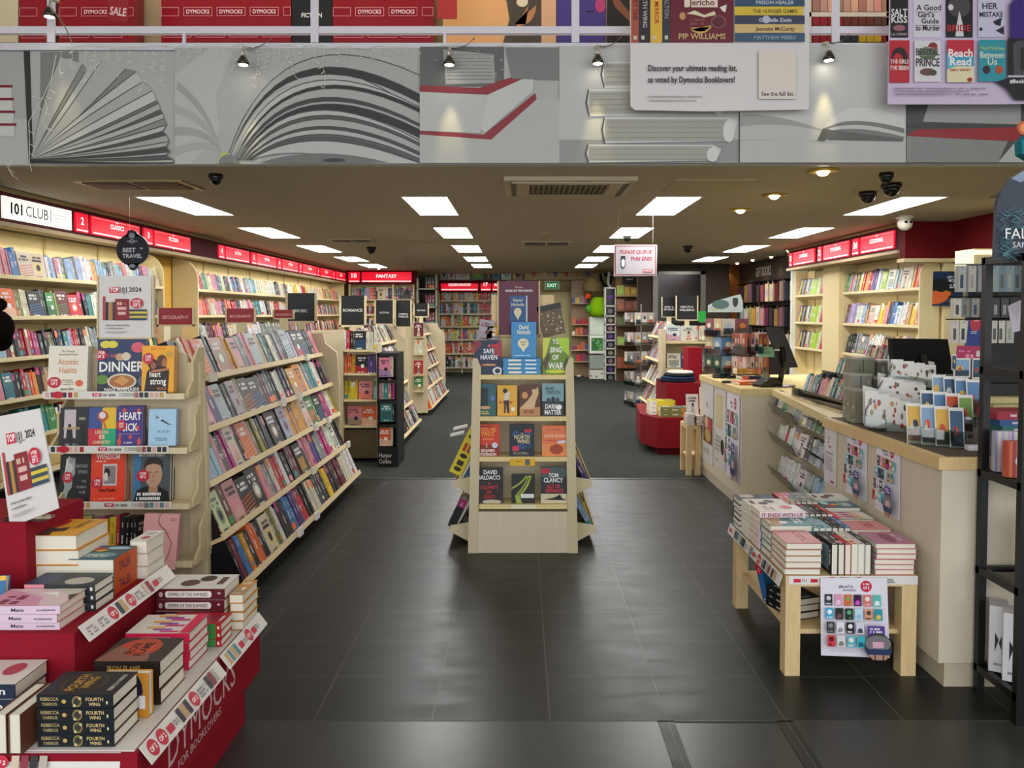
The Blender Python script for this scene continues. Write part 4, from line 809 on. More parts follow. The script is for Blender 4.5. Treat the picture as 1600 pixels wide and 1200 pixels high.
COVERS['wind'] = simple('1e2430', [('e', .25, .7, .14, .1, '2c4a78'), ('e', .75, .72, .14, .1, '2c4a78'), ('e', .5, .3, .2, .1, '2c4a78'), ('e', .8, .35, .1, .1, '24406c'), ('r', .6, .75, .3, .1, 'c92a3c'), ('t', 'THE', .5, .68, .05, 'e0d3a8', .2), ('t', 'NORTH', .5, .54, .13, 'e0d3a8', .72), ('t', 'WIND', .56, .4, .13, 'e0d3a8', .6), ('s', .16, .05, .7, .08, '9a978c', 2, 5), ('r', .12, .16, .26, .16, 'd8304a')])
COVERS['island'] = simple('e87a4e', [('r', 0, 0, 1, .4, 'ef9050'), ('t', 'LONG ISLAND', .5, .62, .1, 'f3c7a4', .84), ('s', .2, .84, .6, .08, 'd4684a', 1, 3), ('e', .55, .22, .26, .17, 'a8462c'), ('r', .6, .42, .3, .1, 'dfe0e6'), ('s', .1, .5, .7, .04, 'd05a40', 1, 6)])
COVERS['calamity'] = simple('2a2422', [('t', 'DAVID', .55, .82, .12, 'f2f2f0', .56), ('t', 'BALDACCI', .5, .67, .12, 'f2f2f0', .92), ('t', 'A', .5, .52, .09, 'd8283c', .12), ('t', 'CALAMITY', .5, .4, .1, 'd8283c', .86), ('t', 'OF', .5, .27, .09, 'd8283c', .2), ('t', 'SOULS', .52, .14, .1, 'd8283c', .6), ('e', .6, .04, .34, .06, 'c9bfa6')])
COVERS['ribbon'] = simple('252622', [('p', quadc((0, .55), (.4, .7), (.6, .95))+quadc((.7, .95), (.4, .6), (0, .48)), '9aa83c'), ('p', quadc((.85, .95), (.75, .5), (.35, .25))+[(.45, 0), (.22, 0)]+quadc((.15, .25), (.55, .6), (.7, .95)), 'a5b44a'), ('p', quadc((.78, .9), (.6, .5), (.28, .25))+quadc((.24, .25), (.52, .55), (.72, .9)), '5f6c2a'), ('r', .4, .18, .56, .14, 'e9e9e2')])
COVERS['clancy'] = simple('2b2d2e', [('r', 0, .72, 1, .28, '4a5a58'), ('r', 0, 0, 1, .26, 'd8ccaa'), ('t', 'TOM', .46, .72, .12, 'f4f4f2', .4), ('t', 'CLANCY', .46, .58, .13, 'f4f4f2', .84), ('t', 'ACT OF', .46, .42, .1, 'e03048', .66), ('t', 'DEFIANCE', .5, .3, .1, 'e03048', .84), ('p', [(.1, .1), (.5, .16), (.7, .24), (.78, .14), (.95, .08)], '16181a'), ('r', .03, .83, .3, .13, 'c9283c')])
COVERS['month'] = COVERS['nicholls']
COVERS['gothic'] = simple('16181f', [('e', .5, .55, .42, .3, '3a2e1a'), ('e', .5, .55, .36, .25, '1d1a16'), ('t', 'FOURTH', .5, .58, .13, 'c39438', .7), ('t', 'WING', .5, .42, .13, 'c39438', .5), ('t', 'REBECCA YARROS', .5, .08, .06, 'cfc9bb', .8)])
COVERS['flame'] = simple('332a26', [('e', .55, .55, .42, .34, 'b8432c'), ('p', [(0, .2), (.4, .3), (.6, .9), (0, 1)], '8a5a4a'), ('e', .5, .5, .28, .2, 'cf4a2c'), ('t', 'IRON', .5, .55, .14, '241614', .5), ('t', 'FLAME', .5, .38, .14, '241614', .6)])
COVERS['pinkflower'] = simple('e6c9cf', [('p', [(0, .3), (.5, .4), (1, 1), (0, 1)], 'e3a2bc'), ('s', .1, .6, .6, .25, '8c3048', 2, 3), ('p', [(.5, 0), (1, .4), (1, 0)], 'cfcabd'), ('p', [(.5, .2), (.8, .3), (.7, .5), (.6, .3)], 'f4f2ea'), ('p', [(.3, 0), (.6, .1), (.7, 0)], '1c1a1a')])
COVERS['stripes'] = simple('ddd3ca', [('r', .1*i+.05, .2+.13*(i % 3), .08, .3, ['d01f6a', '8c3fa0', 'e3a03c'][i % 3]) for i in range(9)]+[('r', 0, 0, 1, .16, 'd81f50')])
COVERS['blackyellow'] = simple('e9a92c', [('p', [(.5, 0), (.6, .3), (.5, .5), (.75, .55), (.8, .3), (1, .4), (1, 0)], '3a3234'), ('s', .1, .6, .6, .12, '8a5a1c', 2, 3), ('e', .3, .16, .24, .1, 'b8283a')])
COVERS['nature'] = simple('3d5a66', [('e', .5, .7, .4, .2, '6f97a0'), ('s', .3, .66, .55, .16, 'e8e2d2', 2, 4), ('e', .3, .2, .26, .1, 'a9d3de'), ('e', .75, .25, .2, .08, 'c22e3e'), ('p', [(.4, .4), (.6, .5), (.8, .4), (.6, .3)], 'd9a83c')])
COVERS['whitebook'] = simple('eae4dc', [('s', .2, .6, .6, .2, 'b08a9a', 2, 3), ('e', .6, .3, .25, .14, 'c95a6a')])
COVERS['rosepink'] = simple('d58a8c', [('s', .1, .5, .8, .2, 'b0443c', 2, 5)]); COVERS['mauve'] = simple('b07890', [('e', .5, .5, .4, .16, '8c4a5c'), ('s', .2, .7, .6, .1, 'ddc0c8', 1, 5)])
COVERS['portrait'] = simple('dcd8d2', [('e', .4, .6, .22, .14, '5a4038'), ('e', .7, .4, .2, .12, '4a3430'), ('s', .2, .1, .6, .1, '5a3038', 1, 2)])
COVERS['parasols'] = simple('1d2733', [('p', [(0, 1), (1, 1), (1, .7), (.5, .62), (0, .7)], '2a3c5c'), ('e', .3, .3, .3, .2, 'b9b4a6')])
def fo(px0, px1, pt, pb, Y, code, art, label, t=.03, yaw=0, lean=.06, n=1, group=None, rotz=0, des=0):
    a, c_ = at(px0, pb, Y), at(px1, pb, Y); w = round(c_.x-a.x, 3); h = round(at(px0, pt, Y).z-a.z, 3)
    mid = (a+c_)/2
    for i in range(n):
        M = Matrix.Translation(mid) @ Matrix.Rotation(yaw, 4, 'Z') @ Matrix.Translation((0, t*(i+.5)+.001*i, 0)) @ Matrix.Rotation(-lean, 4, 'X') @ Matrix.Rotation(rotz, 4, 'Y')
        book(M, label if i == 0 else label.split(' on the ')[0].split(' leaning')[0].split(', leftmost')[0].split(', rightmost')[0]+f", {ordn(i)} copy back", code, t, h, w, des, art, None, group, parts=True)
# ------------------------------------------------ endcap of the near gondola
YE = 3.72; inv = Matrix.Translation(gA.location).inverted()
for k, (py, x0, x1) in enumerate(((617, 69, 288), (702, 78, 292), (789, 88, 296), (880, 92, 300))):
    q = lambda x, y, d=0: inv @ at(x, y, YE)+V((0, d, 0)); b = B()
    b.prism([q(x0, py+7), q(x1, py+7), q(x1, py-2), q(x0, py-2)], (0, .02, 0), 'e0cfa8', 'wood'); b.prism([q(x0, py+7, .02), q(x1, py+7, .02), q(x1, py+1, .02), q(x0, py+1, .02)], (0, .2, 0), 'dcc9a0', 'wood'); b.build('end_shelf', gA)
    b = B(); f = Face(b, lambda x, y: q(x, y, -.003), (0, -1, 0), -1); f.k = 0
    if k < 3:
        f.poly([(x0-2, py-5.5), (x1-28, py-5.5), (x1-28, py+5.5), (x0-2, py+5.5)], 'e4e0da'); r = random.Random(k)
        for x in list(range(x0+2, x0+50, 9))+list(range(x1-78, x1-34, 8)): f.rect(x, py-4, 6.5, 8, r.choice(['a8283a', '2a2a2e', 'c9a25c', '3a3a40', 'b8443c', '5a8a90', 'd8b0a0']), 0)
        f.k += 1; f.ell(x0+22, py, 9, 5.5, 'c41f38'); f.rect(x0+76, py-3, 14, 5.5, 'c41f38'); f.text('TOP', x0+83, py+1.5, 3.6, 'ffffff', 12, True); f.text('101 2024', x0+102, py+2, 4, '2a2a2a', 20, True); f.scr(x0+118, py-3, 34, 5, 'a9a6a2', 2, 3); b.build('promotional_strip', gA)
    for sx_, xx in ((1, x1), (-1, x0)):
        b = B(); P0 = q(xx, py+5, .02); z = P0.z; st = [(0, 0, 0), (0, .2, 0), (0, .2, .24), (0, .13, .24), (0, .06, .17), (0, .06, .08), (0, .0, .03)]
        b.prism([(P0.x, P0.y+p[1], z+p[2]) for p in st], (.012*sx_, 0, 0), 'cdbb94', 'lam')
        if k or sx_ > 0: b.build('side_bracket', gA)
b = B(); a = inv @ at(288, 905, 3.86); a2 = inv @ at(319, 905, 3.86); zt = at(300, 536, 3.86).z
b.box((a2.x-.07, a.y-.005, .06), (a2.x-.002, a.y+.02, zt-.1), 'd3c2a0', 'lam'); b.build('end_post', gA)
b = B(); b.box((a2.x-.64, a.y-.0, .06), (a2.x-.07, a.y+.02, 1.3), 'cdbd9c', 'lam'); b.build('end_back', gA)
G = 'featured books on the near endcap'
fo(76, 134, 541, 614, 3.78, 'c', 'habits', 'cream paperback with peach title lettering on the top endcap shelf at left', .022, .12, .12, 3, G)
fo(155, 226, 530, 613, 3.78, 'n', 'dinner', 'large navy cookbook with a bowl of pasta on the top endcap shelf', .03, .2, .1, 1, G)
fo(222, 270, 541, 614, 3.76, 'a', 'heartstrong', 'orange paperback with two dark-haired figures on the top endcap shelf', .025, .1, .1, 2, G)
fo(94, 136, 638, 697, 3.78, 'k', 'monday', 'dark cover with a lone silhouette, leftmost on the second endcap shelf', .022, .06, .1, 2, G)
fo(138, 180, 638, 697, 3.78, 'b', 'lessons', 'paperback quartered in blue, yellow, red and green on the second endcap shelf', .022, .06, .1, 2, G)
fo(182, 221, 636, 697, 3.78, 'v', 'heartsick', 'violet paperback with big white capitals and red figures on the second endcap shelf', .022, .1, .1, 3, G)
fo(232, 274, 640, 697, 3.78, 's', 'ikigai', 'pale blue book with a flowering branch, rightmost on the second endcap shelf', .018, .06, .1, 2, G)
fo(93, 139, 712, 784, 3.78, 'k', 'britney', 'black memoir with a fair-haired grey figure on the third endcap shelf', .026, .05, .1, 2, G)
fo(142, 193, 708, 784, 3.78, 'o', 'wifedom', 'bright orange book with a small framed portrait on the third endcap shelf', .03, .08, .1, 3, G)
fo(208, 264, 707, 784, 3.78, 'd', 'memoir', 'grey memoir with a dark-haired face, rightmost on the third endcap shelf', .03, .06, .1, 2, G)
fo(86, 113, 803, 873, 3.80, 'k', 'teacher', 'black book with gold lettering at the left of the lowest endcap shelf', .025, .35, .1, 1, G)
fo(114, 142, 808, 874, 3.80, 'h', 'olive', 'olive green book beside the gold-lettered black one on the lowest endcap shelf', .025, .3, .1, 1, G)
P = at(143, 872, 3.78); row([(P.x, 'M'), (P.x+.05, 'm'), (P.x+.075, 'y'), (P.x+.135, 'r'), (P.x+.15, 'k'), (P.x+.235, None)], (0, 3.74, P.z), (1, 0, 0), (0, -1, 0), .1, 'on the lowest endcap shelf of the near gondola', hr=(.2, .22), tk=.026, group=G, seed=8)
fo(219, 273, 806, 890, 3.70, 'p', 'recovery', 'large pink guide leaning out at the right of the lowest endcap shelf', .015, .06, .16, 2, G, .04)
# TOP 101 posters
def top101(f, x0, x1, y0, y1, qr=False):
    """promotional sheet in sheet coordinates; y grows downwards"""
    w = x1-x0; h = y1-y0; X = lambda u: x0+u*w; Y_ = lambda v: y0+v*h
    f.rect(x0, y0, w, h, 'd9d3cf'); f.rect(X(.18), Y_(.17), w*.2, h*.1, 'c41f38'); f.text('TOP', X(.28), Y_(.25), h*.07, 'ffffff', w*.17, True); f.text('101', X(.46), Y_(.255), h*.08, '2a2a2a', w*.14, True); f.text('2024', X(.7), Y_(.25), h*.075, '2a2a2a', w*.25, True)
    f.poly([(X(.38), Y_(.26)), (X(.58), Y_(.26)), (X(.58), Y_(.27)), (X(.5), Y_(.27)), (X(.47), Y_(.3)), (X(.45), Y_(.27)), (X(.38), Y_(.27))], '8a8a8a')
    for i, (u, c_, v) in enumerate(((.05, 'b04048', .33), (.11, '2c2622', .42), (.18, 'c08030', .42), (.25, '3a2a26', .42))): f.rect(X(u), Y_(v), w*.055, h*(.72-v), c_)
    f.rect(X(.3), Y_(.37), w*.28, h*.35, '8a1f26'); f.scr(X(.34), Y_(.42), w*.2, h*.05, 'd8b8a0', 1, 3); f.rect(X(.35), Y_(.5), w*.18, h*.05, 'd8b0a8'); f.rect(X(.36), Y_(.58), w*.16, h*.05, 'd8b0a8')
    for i, c_ in enumerate(('3a4048', 'd8c03c', '3c4a4e', 'd2b84c', '2c4658')): f.rect(X(.59+.01*(i % 2)), Y_(.54+.036*i), w*.35, h*.034, c_)
    f.ell(X(.74), Y_(.44), w*.13, h*.085, 'c41f38'); f.text('3 FOR', X(.74), Y_(.42), h*.035, 'ffffff', w*.18, True); f.text('THE PRICE', X(.74), Y_(.45), h*.018, 'ffffff', w*.18, True); f.text('OF 2', X(.74), Y_(.5), h*.045, 'ffffff', w*.18, True)
    f.text('Discover your ultimate reading list,', X(.12), Y_(.81), h*.022, '3a3a3a', w*.48, True, 'l'); f.text('as voted by Booklovers!', X(.12), Y_(.86), h*.022, '3a3a3a', w*.4, True, 'l'); f.scr(X(.12), Y_(.9), w*.45, h*.03, 'b5b0ac', 2, 2)
o, f = topper(151, 240, 430, 530, 3.83, '', 'framed TOP 101 2024 poster standing on top of the near endcap', 'd9d3cf', fr='d3c29c', th=.05)
for ch in list(o.children):
    if ch.name.startswith('sign_card'): bpy.data.objects.remove(ch)
c = o.location; inv2 = Matrix.Translation(c).inverted(); b = B(); b.prism([inv2 @ at(155, 527, 3.835), inv2 @ at(236, 527, 3.835), inv2 @ at(236, 431, 3.835), inv2 @ at(155, 431, 3.835)], (0, .006, 0), 'd9d3cf'); f = Face(b, lambda x, y: inv2 @ at(x, y, 3.835), (0, -1, 0), -1); top101(f, 157, 235, 432, 527); b.build('poster_sheet', o)
b = B(); a = inv2 @ at(190, 530, 3.85); b.box((a.x-.05, .02, -.06), (a.x+.08, .05, .02), 'cdbb94', 'lam'); b.build('holder_foot', o)
# ============================================================ CENTRAL STAND
YS = 4.76; xl, xr = at(731, 868, YS).x, at(903, 868, YS).x
gD = thing('central_book_stand', 'cream free-standing book stand in the middle of the aisle', 'book display', ((xl+xr)/2, YS, 0)); oc = gD.location.copy(); xc = oc.x
tl, tr = at(739, 560, YS).x-xc, at(896, 560, YS).x-xc; zt = at(740, 560, YS).z; bl, br_ = xl-xc, xr-xc
pw = .062
for s_, (x_b, x_t) in ((1, (bl, tl)), (-1, (br_, tr))):
    b = B(); b.prism([(x_b, 0, 0), (x_b+pw*s_, 0, 0), (x_t+(pw-.012)*s_, 0, zt-.06), (x_t+(pw-.035)*s_, 0, zt), (x_t, 0, zt)], (0, .2, 0), CREAM2, 'lam'); b.build('end_post', gD)
b = B(); b.box((bl+pw, .006, 0), (br_-pw, .2, at(800, 800, YS).z), 'd6c9ad', 'lam'); b.build('kick_panel', gD)
b = B(); b.box((tl+.04, .17, .2), (tr-.04, .2, zt-.02), 'd9c9a6', 'lam'); b.box((-.2, .18, zt-.1), (.2, .21, 1.62), 'd9c08c', 'lam'); b.build('back_panel', gD)
sz = []
for py in (589, 654, 717, 791):
    z = at(800, py, YS).z; sz.append(z); b = B(); b.box((tl+.038, -.012, z-.014), (tr-.038, .17, z+.014), 'e6cf94', 'wood'); b.build('shelf_board', gD)
b = B(); f = face_uv(b, (at(797, 727, YS).x-xc, -.016, at(797, 727, YS).z), (.155, 0, 0), (0, 0, .045)); f.rect(0, 0, 1, 1, 'e6b62c'); f.rect(.6, .1, .2, .8, '6a6a6a'); f.scr(.05, .5, .4, .2, 'a87c10', 1, 2); b.build('shelf_talker', gD)
b = B(); f = face_uv(b, (at(798, 794, YS).x-xc, -.016, at(797, 794, YS).z), (.155, 0, 0), (0, 0, .026)); f.rect(0, 0, 1, 1, 'ece6c4'); b.build('shelf_talker', gD)
# slanted side shelves behind the end board
b = B(); b.box((bl+.05, .2, .1), (br_-.05, 1.9, .14), 'cbbb94', 'lam'); b.box((-.02, .2, .1), (.02, 1.9, 1.1), '7a6a50', 'lam'); b.box((-.25, .25, 0), (.25, 1.85, .1), '2a2622', 'matte'); b.build('core_board', gD)
DL = []
for sd in (-1, 1):
    for (lx, lz) in ((.30, .86), (.34, .62), (.45, .40), (.475, .10)):
        b = B(); cx, sx_ = math.cos(.5), math.sin(.5); P = lambda a, c_: ((lx-a*cx-c_*sx_)*sd, 0, lz+a*-sx_+c_*cx)
        # shelf side cheek with the book well and its board
        b.prism([(p[0], .22, p[2]) for p in (P(0, -.02), P(0, .016), P(.01, .0), P(.2, 0), P(.2, -.02))], (0, 1.6, 0), 'e0cd9c', 'wood'); b.build('side_shelf', gD)
        b = B(); b.prism([(p[0], .21, p[2]) for p in (P(0, .02), P(0, -.02), P(.24, -.02), P(.24, .12), P(.1, .1))], (0, .014, 0), 'e0d2ac', 'lam'); b.build('side_cheek', gD)
        col = {(-1, .40): ['y', 'b'], (-1, .10): ['k', 's'], (1, .10): ['s', 'h'], (1, .40): ['v', 'h']}.get((sd, lz), ['w', 'k'])
        row([(YS+.24, col[0].upper()), (YS+.40, col[1]), (YS+.6, '?'), (YS+1.8, None)], (xc+lx*sd, 0, lz), (0, 1, 0), (sd, 0, 0), .5, f"{['low', 'third', 'second', 'top'][[.10, .40, .62, .86].index(lz)]} {'left' if sd < 0 else 'right'} side shelf of the central stand", vis=.3, tk=.06, parts=False, seed=int(lz*50)+sd, group='books on the sides of the central stand', drop=.006)
G = 'books on the front of the central stand'; Yb = YS+.035
z = lambda k: sz[k]+.014
def fs(px0, px1, pt, k, code, art, label, yaw=0, n=1, Yb=Yb, t=.03):
    Z = z(k); a = at(px0, 600, Yb).x; c_ = at(px1, 600, Yb).x; h = at(px0, pt, Yb).z-Z
    for i in range(n): book(Matrix.Translation(((a+c_)/2, Yb+i*(t+.002), Z)) @ Matrix.Rotation(yaw, 4, 'Z') @ Matrix.Rotation(-.05, 4, 'X'), label if not i else label+', rear copy', code, t, round(h, 3), round(c_-a, 3), 0, art, None, G)
fs(741, 784, 532, 0, 'n', 'haven', 'navy and red swirling book at the left of the stand top')
fs(848, 889, 528, 0, 'l', 'war', 'leafy green book with large white capitals at the right of the stand top')
def sp_nich(f): f.rect(0, 0, 1, 1, '3f8fc6'); f.text('David Nicholls', .78, .92, .5, 'f2ead0', None, True, 'l', rot=-PI/2, sx=.09) if 0 else f.scr(.25, .52, .5, .42, 'f2ead0', 1, 3, vert=True); f.scr(.3, .12, .4, .32, 'e8f2f4', 1, 5, vert=True)
zz = z(0); cx_ = (at(786, 580, Yb).x+at(845, 580, Yb).x)/2; hh = at(845, 580, Yb).x-at(786, 580, Yb).x
tt = (at(800, 560, Yb).z-zz)/4
pile(cx_, Yb+.07, zz, 4, tt, round(hh, 3), .14, PI/2, 'b', 'in the blue stack on the central stand', 0, 'nicholls', sp_nich, .002, G)
a, c_ = at(799, 560, Yb+.05), at(838, 560, Yb+.05); book(Matrix.Translation(((a.x+c_.x)/2, Yb+.06, zz+4*tt)) @ Matrix.Rotation(-.08, 4, 'X'), 'blue novel with a cream balloon shape standing on the blue stack', 'b', .03, round(at(799, 503, Yb+.05).z-zz-4*tt, 3), round(c_.x-a.x, 3), 0, 'nicholls', None, G)
for a_ in ((741, 775, 600, 1, 'q', 'tealwindow', 'dark teal book at the left of the second shelf of the stand'), (777, 808, 602, 1, 'a', 'couple', 'amber book with an embracing couple on the second shelf of the stand'), (812, 844, 601, 1, 'z', 'fox', 'brown book with a pale fox on the second shelf of the stand'), (847, 881, 599, 1, 's', 'crouch', 'grey-blue paperback with dark lower half, right end of the second stand shelf'),
   (742, 781, 663, 2, 'o', 'twice', 'red book with yellow title lettering on the third shelf of the stand'), (796, 835, 663, 2, 'n', 'wind', 'dark navy floral book in the middle of the third shelf'), (847, 888, 665, 2, 'o', 'island', 'orange book with a brown disc at the right of the third shelf'),
   (742, 786, 731, 3, 'k', 'calamity', 'black book with white and red capitals on the lowest shelf of the stand'), (799, 836, 741, 3, 'k', 'ribbon', 'black book with a green ribbon on the lowest shelf of the stand'), (845, 888, 730, 3, 'd', 'clancy', 'dark grey book with a submarine on sand at the right of the lowest shelf')): fs(*a_)
o, f = topper(777, 844, 439, 526, YS+.15, '', 'maroon BOOK OF THE MONTH poster framed on top of the central stand', '5e1f38', fr='c8b088', th=.06)
f.text('Fiction', 811, 450, 3.4, 'd8b8c0', 24); f.text('BOOK OF THE MONTH', 811, 456, 3.6, 'f0e6e8', 42, True); f.rect(797, 462, 25, 41, '2f5488'); f.rect(822, 462, 2, 41, 'cfd6dd'); f.text('David', 809, 471, 4.5, 'd9d6b8', 16, True); f.text('Nicholls', 809, 478, 4.5, 'd9d6b8', 20, True); f.ell(809, 487, 6, 6, 'd8cfa8'); f.poly([(803, 489), (815, 489), (809, 500)], 'd8cfa8')
for ch in list(o.children):
    if ch.name.startswith('sign_card'): bpy.data.objects.remove(ch)
for i in range(len(f.b.v)): pass
f.b.build('poster_sheet', o)
# leaning stock behind the topper
for (x0, x1, y0, y1, c_, lab, rz) in ((746, 768, 500, 531, 'f', 'pale grey book leaning behind the navy and red book', .15), (760, 778, 510, 531, 'a', 'amber book half hidden behind the navy and red book', .1)):
    a, e_ = at(x0, y1, YS+.14), at(x1, y1, YS+.14); book(Matrix.Translation(((a.x+e_.x)/2, YS+.14, a.z)) @ Matrix.Rotation(rz, 4, 'Y'), lab, c_, .02, round(at(x0, y0, YS+.14).z-a.z, 3), round(e_.x-a.x, 3), 3, None, None, None, parts=False)
o = thing('bag_of_stock', 'brown patterned carton leaning behind the leafy green book on the stand', 'carton', at(866, 524, YS+.16)); M = Matrix.Rotation(-.2, 4, 'Y'); b = B(); b.box((-.07, 0, 0), (.075, .05, .19), '5e5038', 'card', M); b.box((-.075, -.004, .165), (.08, .054, .2), '2a2826', 'card', M)
r = random.Random(5)
for i in range(60): x, z_ = r.uniform(-.06, .06), r.uniform(.01, .15); b.box((x, -.002, z_), (x+.008, 0, z_+.008), r.choice(['c9c0a0', 'b08a5c', '8c7a4a', 'e8e4d4', 'a85a4a']), 'card', M)
b.build('carton_body', o)

def sp_yellow(f): f.rect(0, 0, 1, 1, 'e3cf2c'); [f.ell(.5, v, .3, .05, '2a2a24', 14) or f.ell(.5, v, .18, .03, 'e3cf2c', 14) for v in (.12, .42, .86)]; f.scr(.25, .2, .5, .14, '2a2a24', 1, 3, vert=True); f.scr(.2, .52, .6, .2, 'b8402c', 2, 5, vert=True)
for (px, py, code, spn, t_, h_, lab) in ((706, 743, 'y', sp_yellow, .085, .31, 'bright yellow book leaning on the left side shelf of the central stand'), (726, 752, 'b', None, .07, .24, 'blue book behind the yellow one on the left side of the central stand'), (700, 826, 'k', None, .05, .2, 'black book leaning low on the left side of the central stand')):
    P = at(px, py, 4.985); book(frame(P+V((.02, .075+(.02 if code == 'b' else 0), .01)), (0, 1, 0), (-.9, 0, .43), (.43, 0, .9)), lab, code, t_, h_, .14, 2, None, spn, 'books on the sides of the central stand')
b = B(); 
for (x, y) in ((719, 669), (714, 679)): p = at(x, y, 5.0)-gD.location; b.prism([p+V((-.045, 0, -.015)), p+V((.045, 0, .005)), p+V((.045, 0, .02)), p+V((-.045, 0, .0))], (0, .05, 0), 'dcdad2')
b.build('price_ticket', gD)
# ============================================================ RED TIERED TABLE, FRONT LEFT
RD = '8e1024'
rt = thing('tiered_display_table', 'red stepped display table with white side lettering at front left', 'display table', (-1.6, 2.4, 0)); io = V((-1.6, 2.4, 0)); inv = Matrix.Translation(-io)
def rbx(nm, a, c_, parent=rt, col=RD, m='matte'): b = B(); b.box(V(a)-io, V(c_)-io, col, m); return b.build(nm, parent)
XF = -.986; Y0, Y1 = 1.93, 2.85; Z1 = .372; Z2 = .572; Z3 = .826
rbx('plinth', (-2.6, 2.0, 0), (XF-.03, 2.77, .156)); rbx('lower_tier', (-2.6, Y0, .156), (XF, Y1, Z1)); rbx('middle_tier', (-2.6, 2.2, Z1), (-1.30, 2.8, Z2)); rbx('upper_tier', (-2.6, 2.455, Z2), (-1.60, 2.78, Z3))
b = B(); b.box(V((-2.5, Y0+.01, Z1))-io, V((XF-.012, Y1-.02, Z1+.004))-io, 'd9d3cc', 'card'); b.build('tier_liner', rt)
# lettering on the aisle side
b = B(); f = face_uv(b, V((XF, 2.1, .17))-io, (0, 1, 0), (0, 0, 1), step=.0005)
f.text('DYMOCKS', .0, .06, .095, 'd9b9b8', .5, False, 'l', sx=1); f.text('FOR BOOKLOVERS', .06, .02, .027, 'd9b9b8', .36, False, 'l'); b.build('lettering', rt)
def strip(O, U, n, L_, h, seed, nm='promotional_strip', parent=rt, base=None, tilt=(0, 0, 1)):
    """white strip with tiny covers, L_ long"""
    b = B(); U = V(U); T = V(tilt).normalized(); O = V(O); f = face_uv(b, O, U, T, step=.0003); r = random.Random(seed)
    b.prism([O, O+U*L_, O+U*L_+T*h, O+T*h], U.cross(T)*-.002, 'e2ddd8', 'card'); p = .02
    while p < L_-.1:
        k = r.randrange(4)
        if k == 0: f.ell(p+.02, h*.5, .022, h*.42, 'c9243c'); f.text('OF 2', p+.02, h*.36, h*.25, 'ffffff', .03, True); p += .05
        elif k == 1: f.rect(p, h*.25, .03, h*.4, 'c9243c', 0); f.text('101', p+.045, h*.3, h*.35, '3a3a3a', .03); p += .07
        elif k == 2: f.scr(p, h*.2, .05, h*.5, '8a8784', 3, seed); p += .06
        else:
            for i in range(r.randrange(2, 5)): f.rect(p, h*.12, .02, h*.76, r.choice(['2a2a2e', '8c3040', 'c9a070', '5a8a90', '3a3038', 'b8b0a0', 'd8c0a8', '4a6a8a']), 0); f.k += 1; p += .024
            p += .01
    b.build(nm, parent)
for (ya, L_) in ((1.94, .5), (2.47, .37)):
    strip(V((XF+.034, ya, Z1-.034))-io, (0, 1, 0), 1, L_, .056, int(ya*10), tilt=(-.75, 0, 1))
strip(V((-1.266, 2.22, Z2-.034))-io, (0, 1, 0), 1, .56, .056, 5, tilt=(-.75, 0, 1)); strip(V((-2.2, Y0-.004, Z1-.04))-io, (1, 0, 0), 1, 1.17, .042, 8, tilt=(0, .2, 1))
G = 'books on the red table'
def sp_gothic(f):
    f.rect(0, 0, 1, 1, '131a20'); R = -PI/2
    def T(t, u, v, h, c_, L_):      # lettering down a spine (sheet stretched, so lay glyphs by hand)
        vs, fs, w = glyphs(t, True); f.b.mesh([f.P(u+b_*h, v-a*L_/w) for a, b_ in vs], fs, c_, 'card'); f.k += 1
    T('REBECCA', .56, .95, .26, 'b3a06c', .24); T('YARROS', .18, .93, .24, 'b3a06c', .2); f.ell(.5, .64, .16, .03, 'c9a25c'); f.ell(.5, .47, .44, .065, '8c7c46', 16); f.ell(.5, .47, .3, .045, '3a3a2e', 16); f.ell(.75, .43, .12, .02, 'c9bb8c'); f.ell(.2, .5, .12, .02, 'c9bb8c')
    T('FOURTH', .56, .35, .28, 'd8bb84', .23); T('WING', .2, .31, .26, 'd8bb84', .15); f.ell(.45, .07, .14, .012, 'd8cfa8')
def sp_line(bgc, ink, txts):
    def fn(f):
        f.rect(0, 0, 1, 1, bgc)
        for (t, u, v, h, L_) in txts: vs, fs, w = glyphs(t, True); f.b.mesh([f.P(u+b_*h, v-a*L_/w) for a, b_ in vs], fs, ink, 'card'); f.k += 1
    return fn
sp_mate = sp_line('ddc4d6', '3a3038', [('Mate', .3, .62, .42, .16), ('ALI HAZELWOOD', .35, .3, .22, .24)])
def sp_empire(f):
    f.rect(0, 0, 1, 1, '5c1524'); f.rect(.2, .22, .6, .62, 'e9e3da'); f.ell(.5, .22, .3, .03, 'e9e3da'); f.ell(.5, .84, .3, .03, 'e9e3da'); vs, fs, w = glyphs('EMPIRE OF THE DAMNED', False); f.b.mesh([f.P(.34+b_*.34, .82-a*.58/w) for a, b_ in vs], fs, '4a1420', 'card'); f.k += 1; f.scr(.25, .06, .45, .05, 'c9b0a8', 2, 2, vert=True); f.ell(.5, .93, .25, .03, 'c9b0a8')
sp_miller = sp_line('d4204c', 'f0b8c4', [('MADELINE MILLER', .35, .75, .3, .45)])
sp_in = sp_line('1c2c44', 'e6e4e0', [('in', .3, .28, .5, .14), ('THE', .35, .8, .3, .2)])
sp_dark = sp_line('26201c', 'a08a5c', [('IRON FLAME', .35, .8, .35, .5)]); sp_tales = sp_line('c8541e', '5a2c50', [('TALES', .2, .8, .5, .5)]); sp_it = sp_line('ead3d6', '7c1f3c', [('IT ENDS WITH US', .2, .95, .55, .9)])
pile(-1.156, 2.015, Z1+.005, 4, .0345, .198, .13, PI/2, 'k', 'in the black and gold stack at the front of the red table', 1, 'gothic', sp_gothic, .003, G)
pile(-1.135, 2.25, Z1+.005, 3, .042, .19, .16, PI/2, 'z', 'in the thick red-flamed stack behind the black and gold one', 2, 'flame', sp_dark, .004, G)
